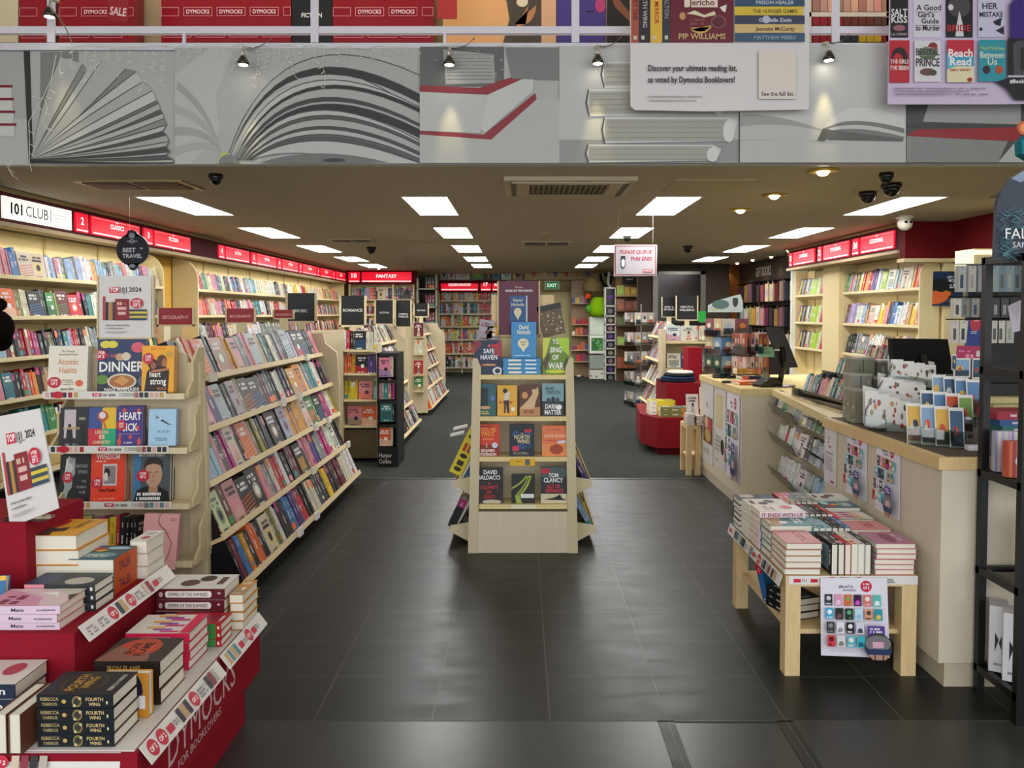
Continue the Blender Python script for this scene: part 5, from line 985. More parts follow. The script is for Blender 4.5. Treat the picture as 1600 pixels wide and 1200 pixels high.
book(Matrix.Translation((-1.10, 2.105, Z1+.005)) @ Matrix.Rotation(0, 4, 'Z'), 'upright amber book with a navy disc between the two front stacks', 'a', .03, .125, .12, 3, 'sunface', None, G) if 0 else None
COVERS['disc'] = simple('c9882c', [('e', .45, .6, .42, .5, '1c2440'), ('e', .45, .6, .36, .42, '2a2c44'), ('r', .62, .2, .3, .3, 'e6e2e4')])
book(Matrix.Translation((-1.098, 2.11, Z1+.005)), 'upright amber book with a navy disc between the two front stacks', 'a', .026, .125, .125, 3, 'disc', None, G)
pile(-1.145, 2.452, Z1+.005, 4, .03, .2, .15, PI/2, 'm', 'in the pink and white striped stack along the red table edge', 3, 'stripes', sp_miller, .004, G)
book(Matrix.Translation((-1.10, 2.355, Z1+.005)) @ Matrix.Rotation(PI/2, 4, 'Z'), 'upright black patterned book before the striped stack', 'k', .014, .12, .02, 2, None, None, G) if 0 else None
pile(-1.11, 2.6, Z1+.005, 3, .026, .19, .1, PI/2, 'r', 'in the short red stack between striped and maroon stacks', 1, None, None, .004, G)
pile(-1.165, 2.74, Z1+.005, 4, .039, .24, .15, PI/2, 'u', 'in the tall maroon stack at the back of the red table', 2, 'portrait', sp_empire, .004, G)
pile(-1.03, 2.775, Z1+.005, 3, .036, .06, .13, 0, 'c', 'in the small stack at the back corner of the red table', 2, None, None, .002, G) if 0 else pile(-1.01, 2.765, Z1+.005, 4, .032, .15, .05, 0, 'a', 'in the narrow stack at the back corner of the red table', 2, None, None, .002, G)
pile(-1.47, 2.12, Z1+.005, 3, .04, .19, .15, PI/2, 'n', 'in the white-covered stack at the left of the lower tier', 2, 'whitebook', sp_in, .003, G)
for i in range(2): book(Matrix.Translation((-1.325+.036*i, 2.0, Z1+.005)) @ Matrix.Rotation(PI, 4, 'Z') @ Matrix.Rotation(PI/2, 4, 'Z'), f"{'left' if i == 0 else 'right'} upright brown book with pages out beside the black and gold stack", 'z', .032, .105, .17, 1, None, None, G)
# middle tier
pile(-1.47, 2.29, Z2, 3, .0245, .23, .14, PI/2, 'p', 'in the pale pink stack on the middle tier', 2, 'pinkflower', sp_mate, .004, G)
pile(-1.44, 2.42, Z2, 3, .028, .22, .11, PI/2, 'd', 'in the grey-topped stack behind the pale pink one', 2, 'parasols', None, .004, G)
pile(-1.535, 2.6, Z2, 4, .05, .145, .2, -PI/2, 'a', 'in the thick amber stack on the middle tier', 2, 'blackyellow', sp_tales, .004, G)
pile(-1.415, 2.575, Z2, 2, .06, .15, .15, PI, 'q', 'in the thick blue-green stack at the right of the middle tier', 2, 'nature', sp_tales, .003, G)
pile(-1.335, 2.72, Z2, 3, .045, .13, .06, 0, 'c', 'in the page-edged stack at the back of the middle tier', 2, 'whitebook', None, .002, G)
COVERS['bon'] = simple('2c6aa0', [('r', 0, .88, 1, .12, 'e3b83c'), ('t', 'BON', .5, .5, .2, 'e6eef2', .8), ('t', 'ACH', .5, .2, .2, 'e6eef2', .8)])
book(Matrix.Translation((-1.66, 2.33, Z2)) @ Matrix.Rotation(.2, 4, 'Z') @ Matrix.Rotation(-.25, 4, 'X'), 'blue book leaning at the far left of the middle tier', 'b', .03, .115, .13, 2, 'bon', None, G)
# slanted TOP 101 card on the upper tier
o = thing('promotional_card', 'white TOP 101 2024 card tilted on a clear holder on the red table', 'card', at(45, 820, 2.47)); b = B()
cs = [(-8, 652), (62, 638), (92, 794), (16, 824)]
def q4(u, v):
    a, c_, d, e = [V((p[0], p[1], 0)) for p in cs]; p = (a*(1-u)+c_*u)*(1-v)+(e*(1-u)+d*u)*v; return at(p.x, p.y, 2.47)-o.location
b.prism([q4(0, 1), q4(1, 1), q4(1, 0), q4(0, 0)], (0, .004, 0), 'd9d3cf'); f = Face(b, q4, (0, -1, 0), -1); top101(f, 0, 1, 0, 1); b.build('card_sheet', o)
b = B(); b.tube([q4(.45, .9)+V((0, .012, 0)), V((-.02, .02, Z3-o.location.z))], .005, 'dfe6e6', 'glass', 8); b.box((-.08, .0, Z3-o.location.z), (.05, .06, Z3+.008-o.location.z), 'dfe6e6', 'glass'); b.build('clear_holder', o)
# ============================================================ BOOKTOK TABLE
TX0, TX1, TY0, TY1, TZ = 1.09, 1.632, 3.13, 3.92, .42
tb = thing('low_birch_table', 'low birch table stacked with books before the cream counter', 'table', ((TX0+TX1)/2, (TY0+TY1)/2, 0)); to = tb.location.copy()
def tbx(nm, a, c_, col='d9bd8c', m='wood'): b = B(); b.box(V(a)-to, V(c_)-to, col, m); return b.build(nm, tb)
tbx('tabletop', (TX0, TY0, TZ-.045), (TX1, TY1, TZ)); tbx('under_shelf', (TX0+.03, TY0+.03, .165), (TX1-.03, TY1-.03, .185))
for x in (TX0, TX1-.062):
    for y in (TY0, TY1-.062): tbx('leg', (x, y, 0), (x+.062, y+.062, TZ-.045))
strip(V((TX0-.03, TY1, TZ-.045))-to, (0, -1, 0), 1, TY1-TY0, .05, 21, parent=tb, tilt=(.3, 0, 1)); strip(V((TX0+.01, TY0-.004, TZ-.036))-to, (1, 0, 0), 1, TX1-TX0-.01, .036, 22, parent=tb)
G = 'books on the birch table'; T0 = TZ+.001
pile(1.165, 3.23, T0, 5, .0265, .15, .19, -PI/2, 't', 'in the front left stack on the birch table', 1, 'rosepink', None, .004, G)
def pl(x, y, n, t, L_, D, code, where, art=None, rot=-PI/2): pile(x, y, T0, n, t, L_, D, rot, code, where, 1, art, None, .004, G)
_B = pile
pl(1.185, 3.40, 5, .030, .19, .13, 'q', 'in the teal-topped stack, second from the front on the left', 'tealtop')
pile(1.19, 3.545, T0, 6, .029, .21, .13, PI/2, 'p', 'in the pale pink titled stack, third from the front on the left', 2, 'whitebook', sp_it, .004, G)
pl(1.18, 3.69, 6, .028, .19, .13, 'w', 'in the white floral stack, fourth from the front on the left', 'portrait')
pl(1.175, 3.83, 6, .026, .19, .12, 'd', 'in the rear left stack on the birch table', 'parasols')
pl(1.545, 3.22, 6, .022, .165, .17, 'p', 'in the mauve-topped stack at the front right', 'mauve')
pl(1.53, 3.40, 5, .027, .18, .14, 'o', 'in the salmon-topped stack, second from the front on the right', 'rosepink')
pl(1.525, 3.55, 5, .028, .18, .13, 'g', 'in the red and green topped stack, third on the right', 'stripes')
pl(1.525, 3.69, 6, .026, .18, .12, 'q', 'in the blue-topped stack, fourth on the right', 'nature')
pl(1.53, 3.83, 6, .027, .18, .12, 'w', 'in the rear right stack on the birch table', 'portrait')
COVERS['tealtop'] = simple('58b8b0', [('e', .7, .4, .2, .1, '1a2426')])
for rw, (y, cols) in enumerate(((3.23, 'kkrwwk'), (3.43, 'qsskkb'), (3.62, 'kkkkkr'), (3.8, 'rrkkee'))):
    for i, c_ in enumerate(cols):     # standing on their fore edge, spine up
        x = 1.29+.0275*i; M = frame(V((x, y-.1, T0+.065+.006*rw)), (0, 0, -1), (1, 0, 0), (0, 1, 0)); M = M @ Matrix.Translation((0, 0, 0))
        book(M, f"{ordn(i)} {PAL[c_][0]} spine-up book from the left in the {ORD[rw]} middle row", c_, .0265, .19, .13+.012*rw, i, None, None, G)
def booktok(f, x0, x1, y0, y1, big=True):
    w, h = x1-x0, y1-y0; X = lambda u: x0+u*w; Y_ = lambda v: y0+v*h
    f.rect(x0, y0, w, h, 'e4dfe8'); f.text('#BookTok', X(.38), Y_(.125), h*.036, '4a4456', w*.34, True); f.text('Bookstacks', X(.43), Y_(.165), h*.03, '7a6c94', w*.3, True)
    f.ell(X(.68), Y_(.105), w*.085, h*.072, 'c92444'); f.text('3 FOR', X(.68), Y_(.09), h*.026, 'ffffff', w*.12, True); f.text('OF 2', X(.68), Y_(.14), h*.034, 'ffffff', w*.12, True)
    g = [['2e3036', 'd99ab8', 'e0643c', '3a1440', 'd8746c', '5cc0b4'], ['4aa8d4', '2a262c', '1e2a24', 'bcdcec', 'd9a07c', '2c98a4'], ['3c3a40', 'e6e2ea', '181416', 'd6d6e2'], ['d03c44', 'dcd8d8', '5cb4c8', '34b0bc']]
    ac = ['c8c8cc', 'f0d0e0', '7aa858', 'd850c8', 'f0e0dc', 'e8f4f0', 'e8f6fa', '7c5058', '58a878', '9cc4dc', '5c3c30', 'e8c060', '8a8890', '9a98a4', 'e8e4e4', '4a4858', '5c1418', '8c7c7c', 'f0e8d8', '1c5c6c']
    n = 0
    for i, rr in enumerate(g):
        for j, c_ in enumerate(rr):
            x, y = X(.055+.142*j), Y_(.205+.165*i); f.rect(x, y, w*.115, h*.145, c_, 0); f.k += 1; f.ell(x+w*.058, y+h*(.05+.05*(n % 2)), w*.035, h*.03, ac[n]); f.scr(x+w*.015, y+h*.11, w*.085, h*.02, ac[n], 1, n); n += 1
    f.rect(X(.635), Y_(.565), w*.25, h*.16, '59408c'); f.scr(X(.67), Y_(.59), w*.18, h*.06, 'e6e0f0', 2, 3)
    f.ell(X(.78), Y_(.82), w*.2, h*.17, '3a3438'); f.ell(X(.78), Y_(.78), w*.19, h*.1, '77767c'); f.rect(X(.7), Y_(.76), w*.16, h*.075, 'd8a8b8'); f.poly([(X(.58), Y_(.85)), (X(.98), Y_(.85)), (X(.96), Y_(.92)), (X(.63), Y_(.92))], '26365c'); f.poly([(X(.63), Y_(.92)), (X(.95), Y_(.92)), (X(.88), Y_(.985)), (X(.7), Y_(.985))], 'b08878')
    f.rect(X(.72), Y_(.92), w*.015, h*.07, '1a1618'); f.rect(X(.84), Y_(.92), w*.015, h*.07, '1a1618'); f.scr(X(.06), Y_(.87), w*.48, h*.025, 'c0b8c8', 2, 6)
def sheet(nm, label, corners, Y, art, d=.003, cat='poster', curl=0):
    o = thing(nm, label, cat, at(*corners[3], Y) if not callable(Y) else V(Y(0, 1))); b = B()
    def q(u, v):
        a, c_, e, g_ = [V((p[0], p[1], 0)) for p in corners]; p = (a*(1-u)+c_*u)*(1-v)+(g_*(1-u)+e*u)*v; return at(p.x, p.y, Y)-o.location
    b.prism([q(0, 1), q(1, 1), q(1, 0), q(0, 0)], (0, d, 0), 'dcd8dc'); ff = Face(b, q, (0, -1, 0), -1, step=.0001*Y+.0002); ff.clip = True; art(ff); b.build('printed_sheet', o); return o
sheet('promotional_poster', 'white poster with a grid of small covers hanging from the birch table', [(1282, 903), (1386, 903), (1390, 1028), (1283, 1024)], TY0-.012, lambda f: booktok(f, 0, 1, 0, 1))
for k, (x, y, a, c_) in enumerate(((1.24, 3.34, 'b', .3), (1.24, 3.34, 's', .15), (1.25, 3.5, 'k', -.2))): pass
pile(1.2, 3.36, .186, 3, .03, .2, .13, .3, 'k', 'in the stack on the under shelf of the birch table', 1, None, None, .004, G)
book(Matrix.Translation((1.17, 3.5, .186)) @ Matrix.Rotation(.6, 4, 'Z') @ Matrix.Rotation(-.3, 4, 'X'), 'blue book leaning on the under shelf of the birch table', 'b', .03, .17, .13, 2, None, None, G)
# ============================================================ BIG HANGING POSTERS
o = thing('hanging_poster', 'large white reading list poster hanging over the banner', 'poster', at(985, 173, 5.0)); b = B(); q = lambda x, y: at(x, y, 5.0)-o.location
b.prism([q(985, 166), q(992, 172), q(1100, 174), q(1264, 171), q(1265, -70), q(985, -70)], (0, .008, 0), 'd9d3d3'); f = Face(b, q, (0, -1, 0), -1, step=.0005)
for x0, x1, c_, t, ink in ((986, 998, 'a8503a', 'MEET THE', '5a1c20'), (998, 1016, '2b2430', 'FOURTH WING', 'b8b0b0'), (1016, 1034.5, 'e0b43c', 'THE MIRROR', 'c03020'), (1034.5, 1047, '34363c', 'DALTON', '8a8c90')):
    f.rect(x0, -70, x1-x0, 137, c_); f.text(t, (x0+x1)/2-2.5, 10, 7, ink, 70, True, rot=-PI/2); f.rect(x0+4, 56, 5, 6, 'c9c4b8')
f.rect(1047, -70, 99, 137, '6a1a2c'); f.rect(1069, -30, 52, 42, 'e3d6c6'); f.text('Jericho', 1096, 9, 10, '7a2430', 46, True); f.poly([(1072, 22), (1085, 17), (1100, 24), (1116, 18), (1118, 24), (1100, 28), (1086, 24)], 'e0d2b0'); f.poly([(1124, 12), (1135, 8), (1133, 20), (1128, 18)], 'e8e2d4'); f.ell(1066, 26, 5, 6, 'c9905c')
f.poly(quadc((1078, 44), (1096, 58), (1112, 40))+quadc((1112, 43), (1096, 62), (1078, 47))[::-1], 'c9a45c'); f.ell(1122, 35, 12, 10, '8a5c58'); f.ell(1122, 35, 10, 8.5, '5c1c2a'); f.scr(1078, 30, 28, 10, '8c4a4c', 2, 4); f.text('PIP WILLIAMS', 1096.5, 62, 9, 'c9a878', 86, True)
for i, (c_, t, ink) in enumerate((('34384a', '', ''), ('34526a', 'PRISON HEALER', 'b8c0c8'), ('d8bb3c', 'THE HUNGER GAMES', '5a5420'), ('3c4258', 'Gabrielle Zevin', 'd0d0d8'), ('d3b478', 'Jeanette McCurdy', '4a3c28'), ('3c5670', 'MATTHEW PERRY', '8ca0b4'))):
    y = -16+13.8*i; f.rect(1147, y, 107+2*(i % 2), 13.4, c_)
    if t: f.text(t, 1210, y+10, 6, ink, 70, True)
f.ell(1196, 32, 6, 6, 'b8bcd0')
f.text('Discover your ultimate reading list,', 1012, 112, 9.5, '1c1c20', 146, True, 'l', sx=.75); f.text('as voted by Dymocks Booklovers!', 1012, 130, 9.5, '1c1c20', 139, True, 'l', sx=.75); f.scr(1012, 151, 104, 2, 'a8a2a2', 1, 3); f.scr(1012, 157, 92, 2, 'a8a2a2', 1, 4)
f.rect(1184, 80, 58, 76, 'ddd2c8'); f.text('See the full list', 1213, 151, 6.5, '3a3838', 50, True); b.build('poster_sheet', o)
b = B(); [b.tube([q(x, -68), q(x, -150)], .003, 'c9c6c0', 'plastic', 5) for x in (1000, 1250)]; b.build('hanging_cord', o)
o = thing('hanging_poster', 'large lilac poster of book covers hanging at the upper right', 'poster', at(1388, 163, 4.95)); b = B(); q = lambda x, y: at(x, y, 4.95)-o.location
b.prism([q(1387, 163), q(1565, 163), q(1700, 160), q(1700, -80), q(1392, -80)], (0, .008, 0), 'cdbcd6'); f = Face(b, q, (0, -1, 0), -1, step=.0005)
def mini(x, y, w, h, c_, items):
    f.rect(x, y, w, h, c_)
    for it in items:
        if it[0] == 't': f.text(it[1], x+it[2]*w, y+it[3]*h, it[4]*h, it[5], w*.9, it[6] if len(it) > 6 else True)
        elif it[0] == 'e': f.ell(x+it[1]*w, y+it[2]*h, it[3]*w, it[4]*h, it[5])
        elif it[0] == 'p': f.poly([(x+a*w, y+c*h) for a, c in it[1]], it[2])
        elif it[0] == 'r': f.rect(x+it[1]*w, y+it[2]*h, it[3]*w, it[4]*h, it[5])
mini(1391, -10, 28, 69, '1c1a1e', [('t', 'SALT', .5, .5, .16, 'e0dcdc'), ('t', 'KISS', .5, .66, .16, 'e0dcdc'), ('e', .5, .78, .35, .07, '9a6070'), ('t', 'L.H. COSWAY', .5, .95, .06, 'b8b0b0')])
mini(1427, -10, 43, 69, 'd6d0dc', [('t', 'A Good', .55, .38, .13, '2a2428'), ('t', "Girl's", .45, .54, .13, '2a2428'), ('t', 'Guide', .6, .68, .12, '2a2428'), ('t', 'to Murder', .52, .84, .13, '2a2428'), ('r', .05, .42, .9, .01, '4a2428'), ('r', .05, .72, .9, .01, '4a2428')])
mini(1477, -10, 42, 69, '17151a', [('e', .5, .3, .42, .25, '4a4448'), ('e', .18, .32, .1, .07, 'd8d4d4'), ('p', [(.35, .98), (.4, .7), (.5, .4), (.62, .7), (.66, .98)], 'd6d2d2'), ('t', 'BRIDE', .48, .86, .15, 'b02c30')])
mini(1527, -10, 41, 69, 'c9c6dc', [('t', 'HER', .45, .36, .14, '28263a'), ('t', 'MISTAKE', .5, .54, .12, '28263a'), ('p', [(.55, .65), (.9, .55), (.85, .75), (.65, .72)], '2a2838'), ('p', [(.65, .85), (.98, .75), (.98, .95)], '2a2838'), ('e', .1, .82, .06, .04, '2a2838')])
mini(1388.5, 64, 31, 66, 'b8202c', [('e', .5, .42, .42, .26, '2a1418'), ('e', .42, .5, .26, .2, 'b8202c'), ('t', 'THE GIRLS', .5, .55, .1, 'f0d8d8'), ('t', "I'VE BEEN", .5, .7, .1, 'f0d8d8')])
mini(1427, 65, 41, 64, 'd9d4da', [('e', .5, .3, .36, .16, '5a6a4a'), ('e', .7, .14, .18, .1, '8a3030'), ('t', 'BRUTAL', .5, .36, .2, 'f4f4f4'), ('t', 'BRUTAL', .5, .355, .18, '3a3a3a'), ('t', 'PRINCE', .5, .62, .2, '3a3a3a'), ('e', .5, .76, .3, .09, '6a4a40'), ('e', .7, .78, .14, .07, '4a4a38')])
mini(1477, 64, 42, 66, '3c9cb8', [('r', 0, 0, 1, .38, 'c0283c'), ('r', 0, .62, 1, .38, 'e3d8b0'), ('p', [(0, .3), (.4, .6), (0, .7)], '58b4cc'), ('t', 'Beach', .5, .4, .19, 'f6eef0'), ('t', 'Read', .5, .6, .19, 'f6eef0'), ('t', 'EMILY HENRY', .5, .74, .06, 'c06040'), ('e', .84, .94, .1, .05, 'b02c3c')])
mini(1526, 64, 42, 65, '2c93a4', [('t', 'Mhairi McFarlane', .5, .24, .08, 'a8c070'), ('t', 'Between', .5, .44, .16, 'c9d6c8'), ('t', 'Us', .5, .6, .16, 'c9d6c8'), ('e', .28, .72, .14, .1, '3a2430'), ('e', .75, .72, .14, .1, 'b8502c')])
for i in range(3): f.scr(1393, 139+4.5*i, 150, 2, '8c7c98', 1, i)
f.poly([(1573, -80), (1700, -80), (1700, 62), (1574, 62), (1574, 10), (1580, 2)], '3c2078'); f.text('WIN 1 of', 1620, 18, 9, 'f0ecf4', 60, True); f.text('#BookTok', 1620, 29, 8, 'f0ecf4', 60, True)
f.poly([(1570, 62), (1700, 62), (1700, 160), (1582, 158), (1568, 140), (1552, 130), (1570, 124)], '1c1a20'); f.poly([(1578, 72), (1586, 66), (1700, 66), (1700, 118), (1580, 120)], '4c4850'); f.poly([(1590, 76), (1700, 74), (1700, 112), (1590, 112)], '2a2a26'); f.rect(1570, 120, 130, 3, 'c0bcc8'); f.text('#BookTok', 1591, 132, 6, 'f0f0f4', 36, True); b.build('poster_sheet', o)
b = B(); [b.tube([q(x, -78), q(x, -150)], .003, 'c9c6c0', 'plastic', 5) for x in (1400, 1590)]; b.build('hanging_cord', o)
# ============================================================ HANGING SIGNS IN THE SHOP
o = thing('hanging_sign', 'white and red PLEASE QUEUE THIS END sign hanging over the right aisle', 'sign', at(993, 430, 7.6)); b = B(); q = lambda x, y: at(x, y, 7.6)-o.location
b.prism([q(959, 431.5), q(1026, 431), q(1027, 382.5), q(960, 382)], (0, .012, 0), 'a39d9c', 'card'); f = Face(b, q, (0, -1, 0), -1, step=.0015); f.rect(960.5, 384, 64.5, 46, '7c1824'); f.rect(962, 385.3, 61.5, 43.4, '9c9699')
f.text('PLEASE QUEUE', 993, 396.5, 5.8, '8c1828', 50, True, italic=.2); f.text('THIS END', 1001, 407, 5.8, '8c1828', 34, True, italic=.2); f.rect(970, 400, 7, 6, '1c1a1a'); f.ell(973.5, 412, 3.8, 8, '3a3a3a'); f.ell(973.5, 411, 2.6, 6.5, 'c9c4c4'); f.rect(1005, 421, 14, 4.5, '9c2030'); f.text('DYMOCKS', 1012, 424.4, 2.6, 'f0d8d8', 12, True); b.build('sign_board', o)
b = B(); [b.tube([q(x, 383), (q(x, 383).x, 0, CZ-o.location.z)], .0012, 'b8b4a8', 'plastic', 4) for x in (966, 1020)]; b.build('hanging_wire', o)
o = thing('hanging_sign', 'round navy BEST IN TRAVEL badge hanging on a thread over the left aisle', 'sign', at(207, 390, 6.4)); b = B(); q = lambda x, y: at(x, y, 6.4)-o.location
ring = lambda r_, y=390: [q(207+r_*math.cos(2*PI*i/28), y+r_*1.0*math.sin(2*PI*i/28)) for i in range(28)]
b.prism(ring(25.5), (0, .008, 0), '141828', 'card'); b.prism([q(x, y) for x, y in ((196, 370), (200, 360), (207, 359), (213, 362), (217, 370))], (0, .008, 0), '141828'); b.prism([q(x, y) for x, y in ((198, 412), (203, 421), (208, 423), (213, 420), (217, 411))], (0, .008, 0), '141828')
f = Face(b, q, (0, -1, 0), -1); f.ell(206, 368, 5, 4.5, '8a98a4'); f.ell(206, 377, 4, 3.5, 'a8a8b8', 14); f.ell(206, 377, 3, 2.6, '141828', 14); f.rect(198, 376.6, 17, .9, 'c9c9d0'); f.text('BEST', 202, 394, 7, 'd0d2da', 26, True); f.text('IN', 221, 389.5, 3.2, 'd0d2da', 6, True); f.text('TRAVEL', 207, 403, 6.5, 'd0d2da', 39, True); f.ell(207, 415.5, 5, 3, '8a98a4')
b.build('badge', o); b = B(); b.tube([q(203, 361), (q(203, 361).x, 0, CZ-o.location.z)], .0012, 'd8d2c4', 'plastic', 4); b.build('hanging_thread', o)
# ============================================================ COUNTER RUN ON THE RIGHT
CT = .925
def counter(label, pts, ztop=CT, col='d2c6ae', edge='dcc48c', topc='d8c489', kick=None):
    """pts: outline of the body seen from above, anticlockwise"""
    cx, cy = sum(p[0] for p in pts)/len(pts), sum(p[1] for p in pts)/len(pts); o = thing('sales_counter', label, 'counter', (cx, cy, 0))
    b = B(); b.prism([(x-cx, y-cy, .1) for x, y in pts], (0, 0, ztop-.05-.1), col, 'lam'); b.build('body', o)
    b = B(); b.prism([((x-cx)*.965, (y-cy)*.985, 0) for x, y in pts], (0, 0, .1), kick or 'c2b69e', 'lam'); b.build('kick_board', o)
    b = B(); b.prism([((x-cx)*1.02, (y-cy)*1.01, ztop-.05) for x, y in pts], (0, 0, .05), edge, 'wood'); b.prism([((x-cx)*.97, (y-cy)*.98, ztop) for x, y in pts], (0, 0, .002), topc, 'matte'); b.build('worktop', o)
    return o
cF = counter('far cream counter with posters on its aisle side and the leaning monitor', [(1.67, 5.8), (2.7, 5.8), (2.7, 7.15), (1.67, 7.15)], .93)
cN = counter('near cream counter behind the birch table with card racks on top', [(1.67, 3.03), (3.3, 3.03), (3.3, 4.2), (1.67, 4.2)], .93, 'd0c4ae', 'd8b984', '5c5548')
# middle counter with a recess for card pockets
mc = thing('sales_counter', 'middle counter section with clear card pockets below its top', 'counter', (2.2, 5.0, 0)); oo = V((2.2, 5.0, 0))
b = B(); b.prism([V((x, y, .1))-oo for x, y in ((1.93, 4.2), (2.7, 4.2), (2.7, 5.78), (2.02, 5.78))], (0, 0, .78), 'cfc3a8', 'lam'); b.build('body', mc)
b = B(); b.prism([V((x, y, .885))-oo for x, y in ((1.69, 4.2), (2.7, 4.2), (2.7, 5.78), (1.885, 5.78))], (0, 0, .045), 'dcc68c', 'wood'); b.build('worktop', mc)
b = B(); b.prism([V((x, y, 0))-oo for x, y in ((1.67, 4.2), (1.95, 4.2), (2.05, 5.78), (1.67, 5.78))], (0, 0, .09), 'ddd09c', 'lam'); b.build('bottom_ledge', mc)
for z in (.77, .56, .31):
    b = B(); P = [(1.86, 0), (1.80, 0), (1.77, .07)]
    for (ya, yb_) in ((4.25, 4.98), (5.02, 5.7)):
        for (x0, z0), (x1, z1) in zip(P, P[1:]): b.prism([V((x0, ya, z+z0))-oo, V((x0+.06, yb_, z+z0))-oo, V((x1+.06, yb_, z+z1))-oo, V((x1, ya, z+z1))-oo], (.003, 0, .002), 'e6ece8', 'glass')
    b.build('clear_pocket', mc)
def cards(items, base, u, n, lean, where, noun, hr, w, tk, seed, cat, group, name, rnd='weefcsilgtp', parts=False):
    row(items, base, u, n, lean, where, hr=hr, tk=tk, w=w, rnd=rnd, name=name, noun=noun, cat=cat, group=group, seed=seed, parts=parts)
G = 'cards in the clear pockets of the counter'
uu = V((.10/1.6, 1, 0)).normalized()
for k, (z, h, sp) in enumerate(((.775, (.15, .17), [(4.3, 't'), (4.4, 'w'), (4.5, 'z'), (4.56, 'g'), (4.75, 'e'), (4.9, 'c'), (5.05, 'f'), (5.2, 'c'), (5.35, 'g'), (5.5, 'w'), (5.62, 'n'), (5.7, None)]), (.565, (.13, .16), [(4.3, 'a'), (4.4, 'w'), (4.47, 'f'), (4.7, 'e'), (4.85, 'd'), (4.95, 'W'), (5.1, 'w'), (5.35, 'r'), (5.4, 'w'), (5.6, None)]),
      (.315, (.15, .18), [(4.3, 'n'), (4.4, 'w'), (4.5, 's'), (4.8, 'f'), (4.98, 'W'), (5.1, 'w'), (5.6, None)]))):
    P = V((1.775-.045+.09*.1, 0, z)); cards(sp, (1.50, 0, z), uu, (-1, 0, 0), .28, f"in the {('top', 'middle', 'lower')[k]} clear pocket row of the middle counter", 'card pack', h, .05, .045, 300+k, 'card', G, 'card_pack')
b = B(); r = random.Random(9); o = thing('basket_of_trinkets', 'tan figures and boxes heaped on the ledge under the card pockets', 'trinkets', (1.85, 4.75, .09))
for i in range(9): b = B(); x, y = r.uniform(-.08, .05), r.uniform(-.3, .35); b.box((x, y, 0), (x+.06, y+.07, r.uniform(.08, .17)), r.choice(['b89a6a', '8c6a44', 'cdb48a', '6a5a48', 'c0533c', '2c4a7c'])); b.build('trinket', o)
# posters on the counters (lying on the aisle faces)
def aisle_sheet(label, px0, px1, top0, bot0, X, art, name='promotional_poster'):
    """sheet on the plane X facing the aisle; px0 is its far edge, px1 its near edge"""
    A, Bq = atX(px0, top0, X), atX(px1, top0, X); z1 = A.z; z0 = atX(px0, bot0, X).z; o = thing(name, label, 'poster', (X, (A.y+Bq.y)/2, z0))
    oy = (A.y+Bq.y)/2; q = lambda u, v: V((-.004, (A.y+(Bq.y-A.y)*u)-oy, (z1-z0)*(1-v))); b = B(); b.prism([q(0, 1), q(1, 1), q(1, 0), q(0, 0)], (.003, 0, 0), 'dcd6da'); ff = Face(b, q, (-1, 0, 0), -1); ff.clip = True; art(ff); b.build('printed_sheet', o); return o
bt = lambda f: booktok(f, 0, 1, 0, 1)
aisle_sheet('cover-grid poster on the near counter, farther of the two', 1325, 1356, 672, 768, 1.668, bt); aisle_sheet('cover-grid poster on the near counter, nearest the camera', 1371, 1408, 688, 795, 1.668, bt)
def gift(f): f.rect(0, 0, 1, 1, 'dcd6d8'); f.text("That's", .4, .22, .05, 'c0384c', .5, True); f.text('some', .36, .29, .05, 'c0384c', .4, True); f.text('question!', .5, .36, .05, 'c0384c', .7, True); f.scr(.12, .45, .7, .02, '6a6468', 1, 2); f.scr(.12, .52, .7, .25, 'b0aab0', 7, 3); f.rect(.6, .92, .28, .04, 'c0384c')
aisle_sheet('narrow white notice with red heading on the near counter end', 1290, 1308, 664, 752, 1.668, gift, 'notice')
aisle_sheet('cover-grid poster on the far counter nearest its corner', 1137, 1156.5, 612, 742, 1.668, bt)
def choc(f): f.rect(0, 0, 1, 1, 'd0ccc4'); f.rect(.15, .08, .6, .42, 'c2b285'); f.rect(.22, .12, .45, .36, 'ccbf94'); f.scr(.1, .6, .5, .2, '9aa08c', 4, 2); f.ell(.75, .72, .15, .1, '2c2a2a'); f.scr(.1, .9, .4, .04, 'a8a8a0', 1, 3)
def crowd(f): f.rect(0, 0, 1, 1, 'ccc8c4'); f.text('BEST', .4, .3, .06, '4a4444', .6, True); f.rect(.05, .42, .9, .34, '6a4030'); f.ell(.35, .5, .2, .08, 'c9a080'); f.ell(.7, .52, .18, .09, 'b03a38'); f.ell(.5, .66, .3, .08, 'b89858'); f.scr(.1, .84, .7, .06, '9a9490', 2, 3)
aisle_sheet('pale poster with a cream panel in the middle of the far counter side', 1117.5, 1135, 604, 725, 1.668, choc); aisle_sheet('brown photo poster at the far end of the far counter side', 1100, 1115.5, 597, 716, 1.668, crowd)
